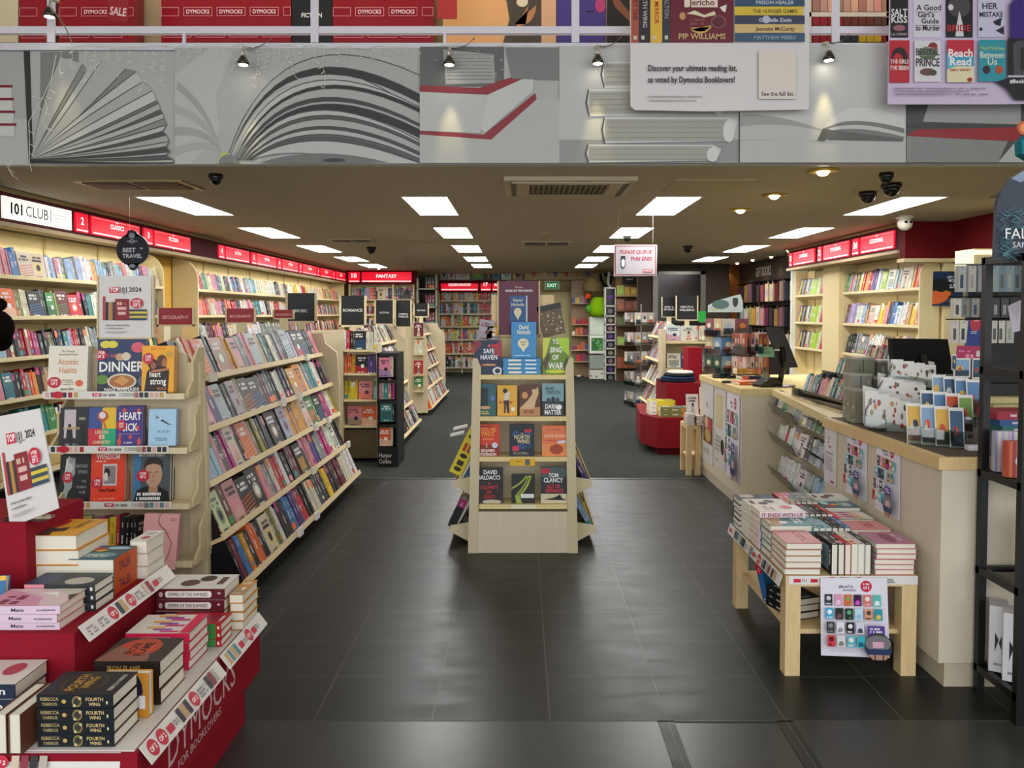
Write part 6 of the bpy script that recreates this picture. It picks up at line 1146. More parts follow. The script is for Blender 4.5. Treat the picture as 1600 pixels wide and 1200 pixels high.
# ---------------------------------------------- on the near counter
def clearbox(b, x, y, z, w, d, h, m='glass', c='c9cdc8'): 
    b.box((x, y, z), (x+w, y+.003, z+h), c, m); b.box((x, y+d, z), (x+w, y+d+.003, z+h), c, m); b.box((x, y, z), (x+.003, y+d, z+h), c, m); b.box((x+w, y, z), (x+w+.003, y+d, z+h), c, m); b.box((x, y, z+h-.003), (x+w, y+d, z+h), c, m)
o = thing('acrylic_case', 'stepped grey acrylic cases with small goods at the far end of the near counter', 'display case', (1.72, 3.95, .934))
for i, (x, y, w, d, h) in enumerate(((0, .0, .1, .1, .165), (.105, -.02, .1, .1, .15), (.03, .12, .11, .1, .235), (.15, .1, .11, .1, .22), (.09, .24, .12, .1, .315), (.22, .22, .12, .1, .3))):
    c_ = ['8a8a7a', '77776c', '96948a', '6e7066'][i % 4]; b = B(); b.box((x, y, 0), (x+w, y+d, h), c_, 'plastic'); b.box((x-.003, y-.003, h), (x+w+.003, y+d+.003, h+.012), 'a9a698', 'plastic'); r_ = random.Random(i)
    for (O, U) in (((x, y, 0), (w, 0, 0)), ((x, y+d, 0), (0, -d, 0))):
        f = face_uv(b, O, U, (0, 0, h)); f.rect(.45, 0, .06, 1, '5a5950')
        for j in range(6): u, v_ = r_.uniform(.12, .88), r_.uniform(.12, .9); f.ell(u, v_, r_.uniform(.05, .12), r_.uniform(.03, .07), r_.choice(['55544a', 'b6b3a2', '7c6c58', '9aa08c', 'c0b8a0']))
    b.build('clear_case', o)
# white card rack with three tiers
o = thing('card_rack', 'clear rack of white illustrated cards in three tiers on the near counter', 'card rack', (1.88, 3.52, .934)); yaw = .42
Rz = Matrix.Rotation(-.35, 4, 'Z'); r = random.Random(31)
def card(parent_o, M, w, h, label, art, name='greeting_card', group=None, base='e6e2dc'):
    b = B(); b.box((-w/2, 0, 0), (w/2, .004, h), base, 'card'); f = face_uv(b, (-w/2, 0, 0), (w, 0, 0), (0, 0, h)); art(f); c = b.build(name, None, M); tag(c, label, 'card', group); return c
def art_sketch(seed):
    def fn(f):
        r = random.Random(seed)
        for i in range(5): x, y = r.uniform(.2, .8), r.uniform(.15, .85); f.ell(x, y, r.uniform(.06, .16), r.uniform(.05, .12), r.choice(['b8442f', '7c6a50', 'c98a5c', '5c4a40', 'a8a07c', '9c3a3a', '4a4440', '8a8878']))
    return fn
def art_photo(seed):
    def fn(f):
        r = random.Random(seed); c0 = r.choice(['5c86b4', '88a8c8', 'd8943c', '3c5c7c', 'c8502c', '7ca04c', 'e0b04c'])
        f.rect(.08, .08, .84, .84, c0); f.rect(.08, .08, .84, .3, r.choice(['3a4a2c', '4a3c30', '2c4458', 'a8603c'])); f.ell(r.uniform(.3, .7), r.uniform(.4, .6), .2, .12, r.choice(['d84c2c', 'e8c050', '2a3440', 'c8d0d4'])); f.poly([(.2, .38), (.4, .6), (.5, .38)], r.choice(['c85030', '384c5c', 'd8c8a0']))
    return fn
RK = [(1362, 663, 17, 5.5, 3.72, .165, 5), (1386, 627, 17, 4, 3.82, .12, 4), (1402, 596, 17, 3, 3.92, .115, 4)]
for t, (px, py, dx, dy, Yt, hh, nn) in enumerate(RK):
    for i in range(nn):
        P = at(px+dx*i, py+dy*i, Yt-.02*i); M = Matrix.Translation(P) @ Matrix.Rotation(-.35, 4, 'Z') @ Matrix.Rotation(-.25, 4, 'X')
        card(None, M, .058, hh, f"{ORD[i]} white illustrated card from the left, {('lowest', 'middle', 'top')[t]} tier of the clear rack", art_sketch(t*7+i), group='illustrated cards in the clear rack')
    a, e_ = at(px-12, py+2, Yt-.01)-o.location, at(px+dx*(nn-1)+12, py+dy*(nn-1)+5, Yt-.02*nn)-o.location
    b = B(); b.prism([a, e_, e_+V((0, 0, .05)), a+V((0, 0, .05))], (.002, -.003, 0), 'e2e8e6', 'glass'); b.prism([a, e_, e_+V((.03, .07, 0)), a+V((.03, .07, 0))], (0, 0, .003), 'd2d8d6', 'glass'); b.build('clear_pocket', o)
    b = B(); b.prism([a+V((.03, .075, 0)), e_+V((.03, .075, 0)), e_+V((.045, .12, hh+.02)), a+V((.045, .12, hh+.02))], (0, .003, 0), 'd6d4ce', 'card'); b.build('backing_sheet', o)
b = B(); p_ = [at(1350, 664, 3.72), at(1378, 650, 4.0), at(1400, 558, 4.0), at(1390, 575, 3.9), at(1352, 640, 3.72)]; b.prism([p-o.location for p in p_], (.003, 0, 0), 'd2d8d6', 'glass'); b.build('clear_side', o)
# postcard rack
o = thing('postcard_rack', 'clear stepped rack of colour postcards at the near corner of the counter', 'card rack', (2.2, 3.25, .934))
for t in range(3):
    for i in range(4):
        x0 = (1418, 1440, 1458)[t]+i*(22.5, 20, 18)[t]; yb = (700, 676, 648)[t]+i*3; Y = 3.24+.11*t+(.1-.035*i)
        P = at(x0+11, yb-6, Y); M = Matrix.Translation(P) @ Matrix.Rotation(-.25, 4, 'Z') @ Matrix.Rotation(-.22, 4, 'X')
        card(None, M, .058, (.18, .175, .17)[t], f"{ORD[i]} colour postcard from the left, {('front', 'middle', 'rear')[t]} tier of the postcard rack", art_photo(t*11+i*3), 'postcard', 'postcards on the near counter')
        b = B(); Q = P-o.location; b.box((-.031, -.018, -.01), (.031, -.015, .08), 'dfe4e2', 'glass', Matrix.Translation(Q) @ Matrix.Rotation(-.25, 4, 'Z')); b.box((-.031, -.018, -.012), (.031, .05, -.009), 'dfe4e2', 'glass', Matrix.Translation(Q) @ Matrix.Rotation(-.25, 4, 'Z')); b.build('clear_pocket', o)
b = B(); b.box((-.12, 0, 0), (.25, .3, .006), 'dfe4e2', 'glass'); b.build('clear_base', o)
def pinks(f): f.rect(0, 0, 1, 1, 'b02a58'); f.scr(.08, .55, .55, .25, 'dc8ca8', 1, 2); f.scr(.08, .3, .5, .12, 'd07a98', 1, 3); f.rect(.72, .3, .18, .4, 'd8c8cc')
sheet('counter_card_sign', 'pink notice behind the postcard rack', [(1495, 540), (1538, 541), (1536, 565), (1493, 563)], 3.75, pinks, cat='sign')
for i, (x0, x1, y0, y1, s_) in enumerate(((1490, 1516, 566, 590, 4), (1519, 1534, 566, 592, 9), (1487, 1494, 560, 578, 12))):
    A_, B_ = at(x0, y1, 3.74), at(x1, y1, 3.74); card(None, Matrix.Translation(((A_.x+B_.x)/2, 3.74, A_.z)), B_.x-A_.x, at(x0, y0, 3.74).z-A_.z+.02, ('orange illustrated card below the pink notice', 'blue illustrated card below the pink notice', 'dark blue card left of the pink notice')[i], art_photo(s_))
b = B(); P = at(1520, 700, 3.25); b.box((-.05, -.03, .933), (.05, .0, .955), 'dcd8d8', 'plastic', Matrix.Translation((P.x-.02, P.y-.06, 0))); o = b.build('label_holder'); tag(o, 'white label strip lying on the grey counter top by the rack', 'label')
# large monitor seen from behind
def monitor(label, corners, Y, thick=.04, stand=None):
    o = thing('monitor', label, 'monitor', at(*stand, Y)); o.location.z = .93; b = B(); b.prism([at(x, y, Y+dy)-o.location for x, y, dy in corners], (0, thick, 0), '0f0e0c', 'matte'); b.build('screen_back', o)
    cx_ = sum(c[0] for c in corners)/4; cy_ = sum(c[1] for c in corners)/4; b = B(); p = at(cx_, cy_, Y)-o.location; b.tube([p+V((0, -.0, 0)), p+V((0, -.05, -.1)), V((0, 0, .01))], .022, '161513', 'plastic', 8); b.lathe((0, 0, 0), [(.12, 0), (.12, .012), (.03, .02)], '161513', 'plastic'); b.build('stand', o); return o
monitor('wide black monitor back behind the card racks', [(1397, 580, 0), (1490, 585, 0), (1481, 530, 0), (1394, 529, 0)], 3.98, .05, (1445, 640))
m = monitor('tilted black monitor on the far counter', [(1222, 575, -.1), (1247, 574, .35), (1223, 512, .3), (1196, 511, -.1)], 6.0, .03, (1218, 600)); b = B(); f = face_uv(b, at(1210, 548, 5.89)-m.location, (.05, 0, 0), (0, 0, .012)); f.rect(0, 0, .8, 1, 'c9c4b0'); b.build('badge_plate', m)
# pens and bookmarks on the middle counter
G = 'bookmarks on the middle counter'
for k, (y0, y1, z, x, h) in enumerate(((4.25, 5.3, .935, 1.92, (.14, .18)), (4.3, 5.1, 1.06, 2.06, (.14, .18)), (4.5, 5.0, 1.16, 2.2, (.12, .16)))):
    cards([(y0, '?'), ((y0+y1)/2, 'q' if k == 0 else 'r'), ((y0+y1)/2+.06, 'c'), ((y0+y1)/2+.12, 'o' if k == 0 else 'a'), ((y0+y1)/2+.17, '?'), (y1, None)], (x, 0, z), (0, 1, 0), (-1, 0, 0), .3, f"in the {('front', 'middle', 'rear')[k]} clear rack beside the till monitor", 'bookmark pack', h, .02, .04, 320+k, 'bookmark', G, 'bookmark_pack', 'wefcdgtpkqz')
b = B(); ro = V((2.1, 4.7, .932))
for k, (x, z) in enumerate(((1.9, .932), (2.05, 1.06), (2.19, 1.16))): b.box(V((x-.02, 4.24, z-.003))-ro, V((x+.10, 5.32-.15*k, z))-ro, 'd8dcd6', 'glass'); b.box(V((x-.025, 4.24, z))-ro, V((x-.022, 5.32-.15*k, z+.06))-ro, 'd8dcd6', 'glass'); b.box(V((x+.09, 4.26, .932))-ro, V((x+.094, 5.3-.15*k, z))-ro, 'd8dcd6', 'glass')
o = b.build('bookmark_rack'); o.location = ro; tag(o, 'clear tiered rack holding bookmark packs on the middle counter', 'rack')
o = thing('pen_stand', 'black wire pen stand behind the bookmark racks', 'pen stand', (2.46, 4.6, .93)); b = B(); b.box((-.12, -.12, 0), (.12, .3, .012), '1a1a1a', 'metal')
for z in (.2, .28): b.box((-.13, -.13, z), (.13, .32, z+.014), '171717', 'plastic'); 
for x, y in ((-.12, -.12), (.12, -.12), (-.12, .3), (.12, .3)): b.tube([(x, y, 0), (x, y, .3)], .005, '171717', 'plastic', 6)
b.build('wire_frame', o); r = random.Random(2)
for i in range(22): x, y = -.11+.22*r.random(), -.11+.4*r.random(); b = B(); c_ = r.choice(['c9c4bc', '8a6a8c', '3a3c48', 'b84c3c', '9ab0b8', 'd0b8a8']); b.tube([(x, y, .1+r.uniform(0, .1)), (x+.01, y, .33+r.uniform(-.02, .05))], .006, c_, 'plastic', 6); b.build('pen', o)
# ---------------------------------------------- on the far counter
def spinner(label, px, pt, pb, Y, tiers, wd, name='card_spinner', pal=None, header=None, seed=1, zb=None, ch=.15, cw=.1, sides=4, pole='2a2a2a'):
    P = at(px, pb, Y); zb = P.z if zb is None else zb; zt = at(px, pt, Y).z; o = thing(name, label, 'card spinner', (P.x, Y, zb)); b = B(); b.tube([(0, 0, 0), (0, 0, zt-zb)], .012, pole, 'metal', 8); b.lathe((0, 0, 0), [(wd*.9, 0), (wd*.9, .015), (.02, .025)], '2a2a2a', 'plastic'); b.build('pole_and_base', o); r = random.Random(seed)
    th = (zt-zb-.06)/tiers
    for t in range(tiers):
        b = B(); z = .04+t*th
        for s_ in range(sides):
            M = Matrix.Rotation(s_*2*PI/sides+.3, 4, 'Z'); n = max(1, int(wd*2/cw))
            for i in range(n):
                x = -wd+cw*(i+.5); b2 = B(); b2.box((x-cw*.45, -wd, z), (x+cw*.45, -wd+.02, z+min(ch, th*.92)), r.choice(pal or ['5c86b4', '88a8c8', '3c5c4c', 'c8b088', '8a4c5c', 'd8d4c8']), 'card', M)
                f = Face(b2, lambda u, v, x=x: M @ V((x-cw*.45+cw*.9*u, -wd, z+min(ch, th*.92)*v)), M.to_3x3() @ V((0, -1, 0))); f.rect(.1, .1, .8, .35, r.choice(['3a5a3c', '5c4a3c', '2c4458', 'c9c4b8', 'a85a48'])); f.ell(.5, .6, .25, .15, r.choice(['e0d8b8', '3a4a5c', 'd0883c', 'b8c8d0'])); b2.build('card_column', o)
            b.box((-wd, -wd-.012, z-.01), (wd, -wd-.008, z+.05), 'dfe6e8', 'glass', M)
        b.build('clear_tier', o)
    if header: b = B(); header(b); b.build('header_card', o)
    return o
def hdr(b): b.prism([(-.17, 0, .0+.58), (.14, 0, .58), (.14, 0, .68), (.12, 0, .74), (.07, 0, .73), (.0, 0, .71), (-.1, 0, .68), (-.17, 0, .64)], (0, .01, 0), 'c9d6d6', 'card'); f = face_uv(b, (-.15, 0, .59), (.26, 0, 0), (0, 0, .12)); f.ell(.35, .5, .3, .35, '5c7c78'); f.ell(.86, .75, .1, .45, '3a4844'); f.rect(.05, .02, .2, .15, 'd8d48c')
spinner('spinner of scenic postcards with an arched header at the end of the far counter', 1135, 492, 592, 6.9, 3, .14, header=hdr, zb=.932, ch=.2, cw=.14)
spinner('small spinner of reddish bookmarks on the far counter', 1172, 510, 565, 6.6, 2, .11, 'bookmark_spinner', ['b8766c', 'c9a29a', 'a8584c', 'd8c8c0', '8c4a40'], zb=.932, ch=.16, cw=.04, seed=4)
G = 'books lying on the far counter'
for i, (px, py, c_, n, rot, lab) in enumerate(((1166, 596, 'o', 1, .2, 'on the far counter beside the monitor'), (1180, 594, 'p', 1, -.1, 'on the far counter in front of the blue stack'), (1172, 590, 'n', 2, .1, 'in the navy stack on the far counter'), (1166, 575, 'a', 1, .0, 'on top of the far counter clutter'))):
    P = at(px, py, 6.15+.12*i); pile(P.x, P.y, .934 if i < 3 else .99, n if i < 3 else 2, .025, .2, .15, PI/2+rot, c_, lab, i, None, None, .004, G)
sheet('counter_card_sign', 'small mint green sign on the far counter', [(1181, 542), (1209, 542), (1210, 558), (1181, 558)], 6.5, lambda f: (f.rect(0, 0, 1, 1, '8cc4a4'), f.scr(.3, .15, .4, .12, 'c05a4c', 1, 2), f.scr(.2, .4, .6, .3, '5c9478', 3, 3), f.rect(0, .2, .15, .7, 'e0e4d8')), cat='sign')
b = B(); M = Matrix.Translation((at(1200, 598, 5.95).x, 5.95, .934)) @ Matrix.Rotation(.4, 4, 'Z'); b.prism([M @ V(p) for p in ((-.1, -.04, 0), (.1, -.04, 0), (.1, -.04, .025), (.06, -.04, .07), (-.02, -.04, .06), (-.1, -.04, .02))], M.to_3x3() @ V((0, .1, 0)), '1d1d1b', 'plastic'); b.box((-.04, -.03, .055), (.05, .05, .075), '6a6a60', 'plastic', M @ Matrix.Rotation(.2, 4, 'Y')); o = b.build('telephone'); tag(o, 'dark desk telephone at the corner of the far counter', 'telephone')
for i, (px, Y) in enumerate(((1122, 6.75), (1137, 6.3))): b = B(); P = at(px, 590, Y); b.lathe((P.x, Y, .933), [(.05, 0), (.05, .012), (.02, .016)], '222220', 'plastic', 14); o = b.build('spinner_turntable'); tag(o, ('black flat dish at the far end of the counter edge', 'black flat dish nearer the counter corner')[i], 'dish')
# ============================================================ BLACK SHELF RACK AT THE RIGHT EDGE
rk = thing('black_metal_rack', 'black metal shelf rack cut by the right edge of the picture', 'shelf rack', (1.83, 2.88, 0)); ro = rk.location.copy(); iv = lambda p: V(p)-ro
for x in (1.815, 2.6):
    for y in (2.76, 3.0): b = B(); b.box(iv((x-.014, y-.014, 0)), iv((x+.014, y+.014, 1.70)), '0c0c0c', 'black'); b.build('leg' if 0 else 'upright', rk)
for z in (1.69, 1.265, .86, .475, .085):
    b = B(); b.box(iv((1.80, 2.745, z)), iv((2.62, 2.77, z+.028)), '0c0c0c', 'black'); b.box(iv((1.80, 2.99, z)), iv((2.62, 3.015, z+.028)), '0c0c0c', 'black'); b.box(iv((1.80, 2.75, z)), iv((1.825, 3.01, z+.028)), '0c0c0c', 'black'); b.build('shelf_frame', rk)
    b = B(); b.box(iv((1.825, 2.77, z+.012)), iv((2.6, 2.99, z+.018)), 'b9c0bc' if z < 1.6 else '2a2a2a', 'glass' if z < 1.6 else 'black'); b.build('shelf_glass', rk)
o = thing('display_header', 'dark teal header board lettered FALLING on top of the black rack', 'display header', at(1555, 405, 2.8)); b = B(); q = lambda x, y: at(x, y, 2.8)-o.location
b.prism([q(1555, 406), q(1760, 406), q(1760, 240), q(1612, 262), q(1597, 268), q(1580, 278), q(1564, 300), q(1558, 320)], (0, .02, 0), '26303e', 'card'); f = Face(b, q, (0, -1, 0), -1); r = random.Random(6)
f.poly([(1580, 279), (1597, 268), (1612, 262), (1612, 275), (1595, 285)], '7c8aa0')
for i in range(70): x, y = 1557+r.random()**1.6*36, r.uniform(325, 402); a = r.uniform(-1.3, 1.3); f.poly([(x, y), (min(x+11, 1640), y+9*math.sin(a)), (min(x+11, 1640), y+9*math.sin(a)+1.2), (x, y+1.6)] if x > 1556 else [(x, y), (x+1, y), (x, y+1)], r.choice(['3c6a70', '4a8088', '2e5660']))
f.text('FALLING', 1563.5, 374, 17, 'e6e6e4', None, False, 'l', sx=.95); f.text('SAMANTHA', 1574.5, 388, 9.5, 'd0d2d2', None, False, 'l', sx=.95); b.build('printed_board', o)
o = thing('hanging_decoration', 'turquoise ornament with an orange disc cut by the right edge', 'decoration', at(1600, 200, 3.5)); b = B(); q = lambda x, y: at(x, y, 3.5)-o.location
b.prism([q(x, y) for x, y in ((1597, 240), (1700, 300), (1700, 200), (1610, 205), (1596, 220))], (0, .05, 0), '2a7c8c', 'cloth'); b.build('cloth_body', o); b = B(); b.prism([q(1601+11*math.cos(a*PI/10), 200+11*math.sin(a*PI/10)) for a in range(20)], (0, .01, 0), 'c0562c'); f = Face(b, q, (0, -1, 0), -1); f.ell(1601, 200, 7, 7, 'e0904c'); b.build('disc', o); b = B(); b.tube([q(1620, 206), q(1620, -250)], .002, 'a8a8a0', 'plastic', 4); b.build('hanging_thread', o)
def boxed(label, px0, px1, py0, py1, Y, c_, art=None, d=.06, nm='boxed_gift', yaw=0, cat='box', zb=None):
    a, e_ = at(px0, py1, Y), at(px1, py1, Y); w = e_.x-a.x; h = at(px0, py0, Y).z-a.z; b = B(); b.box((-w/2, 0, 0), (w/2, d, h), c_, 'card'); f = face_uv(b, (-w/2, 0, 0), (w, 0, 0), (0, 0, h)); 
    if art: art(f)
    f2 = face_uv(b, (-w/2, d, 0), (0, -d, 0), (0, 0, h)); f2.rect(.2, .3, .5, .4, near(C(c_), .2, random.Random(3)))
    o = b.build(nm, None, Matrix.Translation(((a.x+e_.x)/2, Y, a.z if zb is None else zb)) @ Matrix.Rotation(yaw, 4, 'Z')); tag(o, label, cat); return o
bw = lambda f: (f.poly([(.3, .3), (.5, .5), (.3, .6)], '2a2a2e'), f.poly([(.7, .3), (.5, .45), (.7, .6)], '2a2a2e'), f.scr(.2, .1, .5, .04, '8a8a90', 1, 2))
for i, (x0, x1, y0, y1, Y) in enumerate(((1546, 1572, 966, 1068, 2.92), (1568, 1596, 980, 1086, 2.84))): boxed(('white box with a black bow on the lowest rack shelf, left', 'white box with a black bow on the lowest rack shelf, nearer')[i], x0, x1, y0, y1, Y, 'dcd8da', bw, .1, yaw=-.5, zb=.115)
st1 = lambda f: ([f.rect(.1*i, 0, .05, 1, ['8c84b0', 'd8d0a8', 'a8a4c0', 'cfc8b0', 'b8a0b8'][i % 5], 0) for i in range(10)], f.ell(.6, .35, .3, .25, 'f0eef2'))
st2 = lambda f: ([f.rect(.1*i, 0, .06, 1, ['b8402c', 'd8783c', '9c3440', 'd89c7c', 'a83c3c'][i % 5], 0) for i in range(10)], f.ell(.62, .45, .36, .24, 'f0eef0'), f.scr(.35, .42, .5, .05, '5a3038', 1, 2))
boxed('lilac striped stationery box standing on the rack shelf', 1556, 1604, 672, 735, 2.93, 'b9b4c8', st1, .03, yaw=-.1, zb=.892); boxed('red striped stationery box leaning on the rack shelf', 1573, 1625, 696, 752, 2.83, 'b8503c', st2, .03, yaw=-.1, zb=.892)
for i, (y0, y1, c_, lab) in enumerate(((643, 656, 'a31f34', 'red book topmost of the stack behind the rack'), (656, 666, '24568c', 'blue book in the stack behind the rack'), (666, 678, '1f6a64', 'teal book lowest in the stack behind the rack'))): boxed(lab, 1558+4*i, 1640, y0, y1, 3.12, c_, lambda f: f.scr(.25, .35, .15, .3, 'd8c8d0', 1, 3), .14, 'stacked_book', cat='book')
boxed('dark base under the book stack behind the rack', 1556, 1640, 678, 712, 3.1, '6a645c', None, .16, 'riser_block', cat='riser')
boxed('clear packed notebook propped on the middle rack shelf', 1592, 1640, 792, 880, 2.9, 'd3d6d2', None, .015, yaw=-.3, zb=.507)
# ============================================================ BEHIND THE TILL
bc = thing('back_cabinet', 'cream back cabinet with a pale worktop behind the black rack', 'cabinet', (3.9, 5.2, 0)); b = B(); b.box((-.9, -.3, 0), (.9, .3, .93), 'd2c492', 'lam'); b.build('carcass', bc)
b = B(); b.box((-.92, -.33, .93), (.92, .3, .965), 'dccf94', 'wood'); b.build('worktop', bc)
for x in (-.9, -.3, .3): b = B(); b.box((x+.01, -.318, .12), (x+.59, -.3, .76), 'cfc18e', 'lam'); b.build('door', bc); b = B(); b.box((x+.01, -.318, .77), (x+.59, -.3, .92), 'cfc18e', 'lam'); b.build('drawer', bc)
ab = thing('alcove_cabinet', 'lit cream overhead cupboard with a grey flap behind the rack', 'cupboard', (4.1, 6.9, 1.86)); b = B(); b.box((-.05, 0, 0), (.55, .3, .22), 'e0d2a0', 'lam'); b.build('carcass', ab); b = B(); b.box((.06, -.012, .01), (.55, 0, .12), '7c7868', 'matte'); b.build('flap', ab)
b = B(); b.box((-.05, -.02, .17), (.5, .0, .205), 'fff6d8', 'sign'); b.build('light_strip', ab)
sheet('wall_poster', 'navy GIFT OF THE MONTH poster with an orange shape on the cream wall', [(1458, 424), (1505, 424), (1504, 479), (1456, 478)], 8.36, lambda f: (f.rect(0, 0, 1, 1, '16304e'), f.ell(.18, .52, .5, .32, '0c1014'), f.poly(quadc((0, .95), (.5, .95), (.62, .6))+[(.45, .55), (.3, .6), (.05, .55), (0, .6)], 'd8682c'), f.text('GIFT OF THE', .72, .2, .07, 'e6eaf0', .5, True), f.text('MONTH', .72, .3, .08, 'e6eaf0', .4, True), f.ell(.8, .4, .13, .1, 'e0dcdc'), f.scr(.55, .38, .12, .1, 'e6eaf0', 2, 3), f.scr(.5, .84, .35, .03, '9ab0c0', 1, 4)))
pg = thing('accessory_stand', 'black pegboard stand of packaged phone accessories behind the rack', 'stand', at(1560, 560, 5.0)); pg.location.z = .97; po = pg.location.copy(); b = B(); a, e_ = at(1490, 412, 5.1), at(1640, 600, 5.1); b.box((at(1512, 500, 5.1).x-po.x, .1, 0), (at(1640, 500, 5.1).x-po.x, .13, a.z-po.z), '201f1e', 'black'); b.build('pegboard', pg)
G = 'packets on the pegboard'; r = random.Random(17); rowsP = ((415, 456, [1497, 1513, 1528, 1548, 1560, 1572, 1584], ['a8aca8', 'b4b0a8', '8c9498', '86989c', '6c8088', '7c8c90', '5c6c70']), (466, 496, [1490, 1502, 1518, 1534, 1550, 1564, 1578], ['c9c4b8', '7c7c78', '8c8c88', '4a4c4c', '3c3e40', '44464a', '303234']), (501, 536, [1486, 1499, 1512, 1530, 1548, 1558, 1572], ['d6d0c4', 'd6d0c4', 'd8d2c8', 'd8d4cc', 'c9c4ba', 'd0ccc2', 'b9b8b0']))
for k, (y0, y1, xs, cs_) in enumerate(rowsP):
    b = B(); b.tube([at(xs[0]-8, y0-2, 4.9)-po, at(1640, y0-4, 5.0)-po], .004, 'c9c9c4' if k == 0 else '2a2020', 'metal', 5); b.build('hook_bar', pg)
    for i, x in enumerate(xs): boxed(f"{ORD[i]} hanging packet from the left, {('top', 'middle', 'bottom')[k]} row of the pegboard", x, x+12, y0, y1, 4.93, cs_[i], lambda f, i=i: (f.rect(.25, .15, .4, .5, r.choice(['3a3c40', '5c5c58', '9a9a94', '2c3c58'])), f.rect(.45, .9, .1, .06, '2a2a2a')), .04, 'hanging_packet', cat='packet')['group'] = G
sheet('hanging_tag_card', 'blue card with a red oval top hanging before the pegboard', [(1513, 500), (1536, 500), (1531, 542), (1509, 541)], 4.6, lambda f: (f.rect(0, 0, 1, 1, '21347c'), f.ell(.55, .05, .42, .38, 'b8283c'), f.text('OPEN', .55, .05, .1, 'e8c8cc', .5, True), f.scr(.25, .42, .5, .1, 'c0c8e0', 2, 3)), cat='card')
sheet('folded_leaflet', 'pale lilac envelope cards at the right of the pegboard', [(1575, 478), (1598, 468), (1600, 515), (1582, 520)], 3.3, lambda f: (f.rect(0, 0, 1, 1, 'c4bac4'), f.poly([(0, 0), (.5, .6), (1, .05)], 'b4aab6')), cat='card')
boxed('grey lidded till tray on the back worktop', 1548, 1640, 576, 594, 4.98, '26282a', None, .2, 'till_tray', cat='tray', zb=.967)
# ============================================================ COOKING BAY
bay('cream bookcase of cookery books under the cooking signs', 4.4, -1, 8.5, 10.55, [1.78, 1.36, .96, .55, .15], .2, top=2.17, round_end=(8.5,)); bay('second cookery bookcase farther along the right wall', 4.4, -1, 11.15, 12.38, [1.78, 1.36, .96, .55], .2, top=2.17)
for z, sp, nm in ((1.78, "1440w 1433k 1428o 1420c 1412C 1400f 1390W 1378L 1370w 1362v 1355r 1350a 1344r 1340y 1336h 1330e 1326p 1322g 1316", 'top'), (1.36, "1440y 1430p 1422y 1415t 1408w 1400W 1392b 1386n 1380p 1375y 1366w 1360C 1352t 1345s 1340w 1332i 1326i 1320u 1316", 'second'), (.96, "1440w 1400t 1370w 1350e 1330k 1316", 'third')):
    it = [(s, c_) for s, c_ in spec(sp, lambda p: YX(p, 4.38))]
    it = [(max(8.54, min(10.5, s)), c_) for s, c_ in it]
    row(it, (4.4, 0, z), (0, 1, 0), (-1, 0, 0), .2, f"on the {nm} shelf of the cooking bookcase", hr=(.24, .29), tk=.05, w=.16, group='cookery books at right', parts=False, seed=int(z*40))
for z in (1.78, 1.36, .96): row([(11.2, 'r'), (11.4, 'c'), (11.5, 'l'), (11.8, '?'), (12.3, None)], (4.4, 0, z), (0, 1, 0), (-1, 0, 0), .2, f"on the {'top' if z > 1.7 else 'second' if z > 1.3 else 'third'} shelf of the farther cooking bookcase", hr=(.24, .28), tk=.05, parts=False, seed=3)
b = B(); b.box((4.35, 12.38, 0), (4.6, 12.44, 2.2), 'dfe0d4', 'lam'); b.box((4.36, 10.56, 0), (4.6, 11.14, 2.17), CREAM, 'matte'); o = b.build('wall_panel'); tag(o, 'plain cream panel between the two cookery bookcases', 'panel')
# ============================================================ GIFT WALL, FAR RIGHT
gw = thing('gift_wall_fascia', 'dark fascia lettered GIFT BOOKS above the gift wall', 'sign fascia', (4.5, 14.2, 2.1)); b = B(); b.box((0, -1.7, 0), (.1, 1.7, .38), '2a2019', 'matte'); f = face_uv(b, (0, .6, .1), (0, -.9, 0), (0, 0, .18)); f.m = 'card'
vs, fs, w = glyphs('GIFT BOOKS', True); b.mesh([f.P(u/w, v) for u, v in vs], fs, '8a8478', 'card'); b.build('fascia_board', gw)
G = 'bags and purses on the gift wall'; r = random.Random(8); cl = ['a8a888', '2a2c3a', '8c7468', '5c2c28', 'b8a488', 'c0a890', '7c4048', '3a302c', '1a1a1e', '6c5058', '8a6a3c', '2c2c30', '5c2434', 'a87c80', 'b09c8c', 'b88c3c', 'a09c60', 'c9c4b0', '8c98a0', '4a4c58']
for k, z in enumerate((1.72, 1.28, .95)):
    for i in range(13 if k < 2 else 15):
        y = 12.65+i*(.26 if k < 2 else .225); c_ = cl[(i+k*7) % 20] if k < 2 else r.choice(['b8a898', 'd0c8b0', '8c9a94', 'c9a898', '5c5c58']); h = r.uniform(.3, .36) if k < 2 else .2; o = B(); wdt = .09 if k < 2 else .07
        o.box((4.44, y-wdt, z), (4.49, y+wdt, z+h), c_, 'cloth'); o.box((4.436, y-wdt*.5, z+h*.3), (4.44, y+wdt*.4, z+h*.7), near(C(c_), .5, r), 'cloth'); o.tube([(4.465, y-.03, z+h), (4.465, y, z+h+.07), (4.465, y+.03, z+h)], .005, c_, 'cloth', 5)
        q_ = o.build('hanging_bag'); tag(q_, f"{ordn(i)} hanging bag from the near end, {('top', 'middle', 'lowest')[k]} row of the gift wall", 'bag', G)
b = B(); 
for z in (2.1, 1.66, 1.2): b.box((4.46, 12.5, z-.012), (4.6, 15.9, z+.012), '191614', 'metal')
o = b.build('hanging_rail'); tag(o, 'dark metal rails carrying the bags of the gift wall', 'rail')
b = B(); b.box((3.2, 15.9, 0), (4.75, 16.0, CZ), '7c4a1c', 'matte'); struct(b, 'wall_ochre')
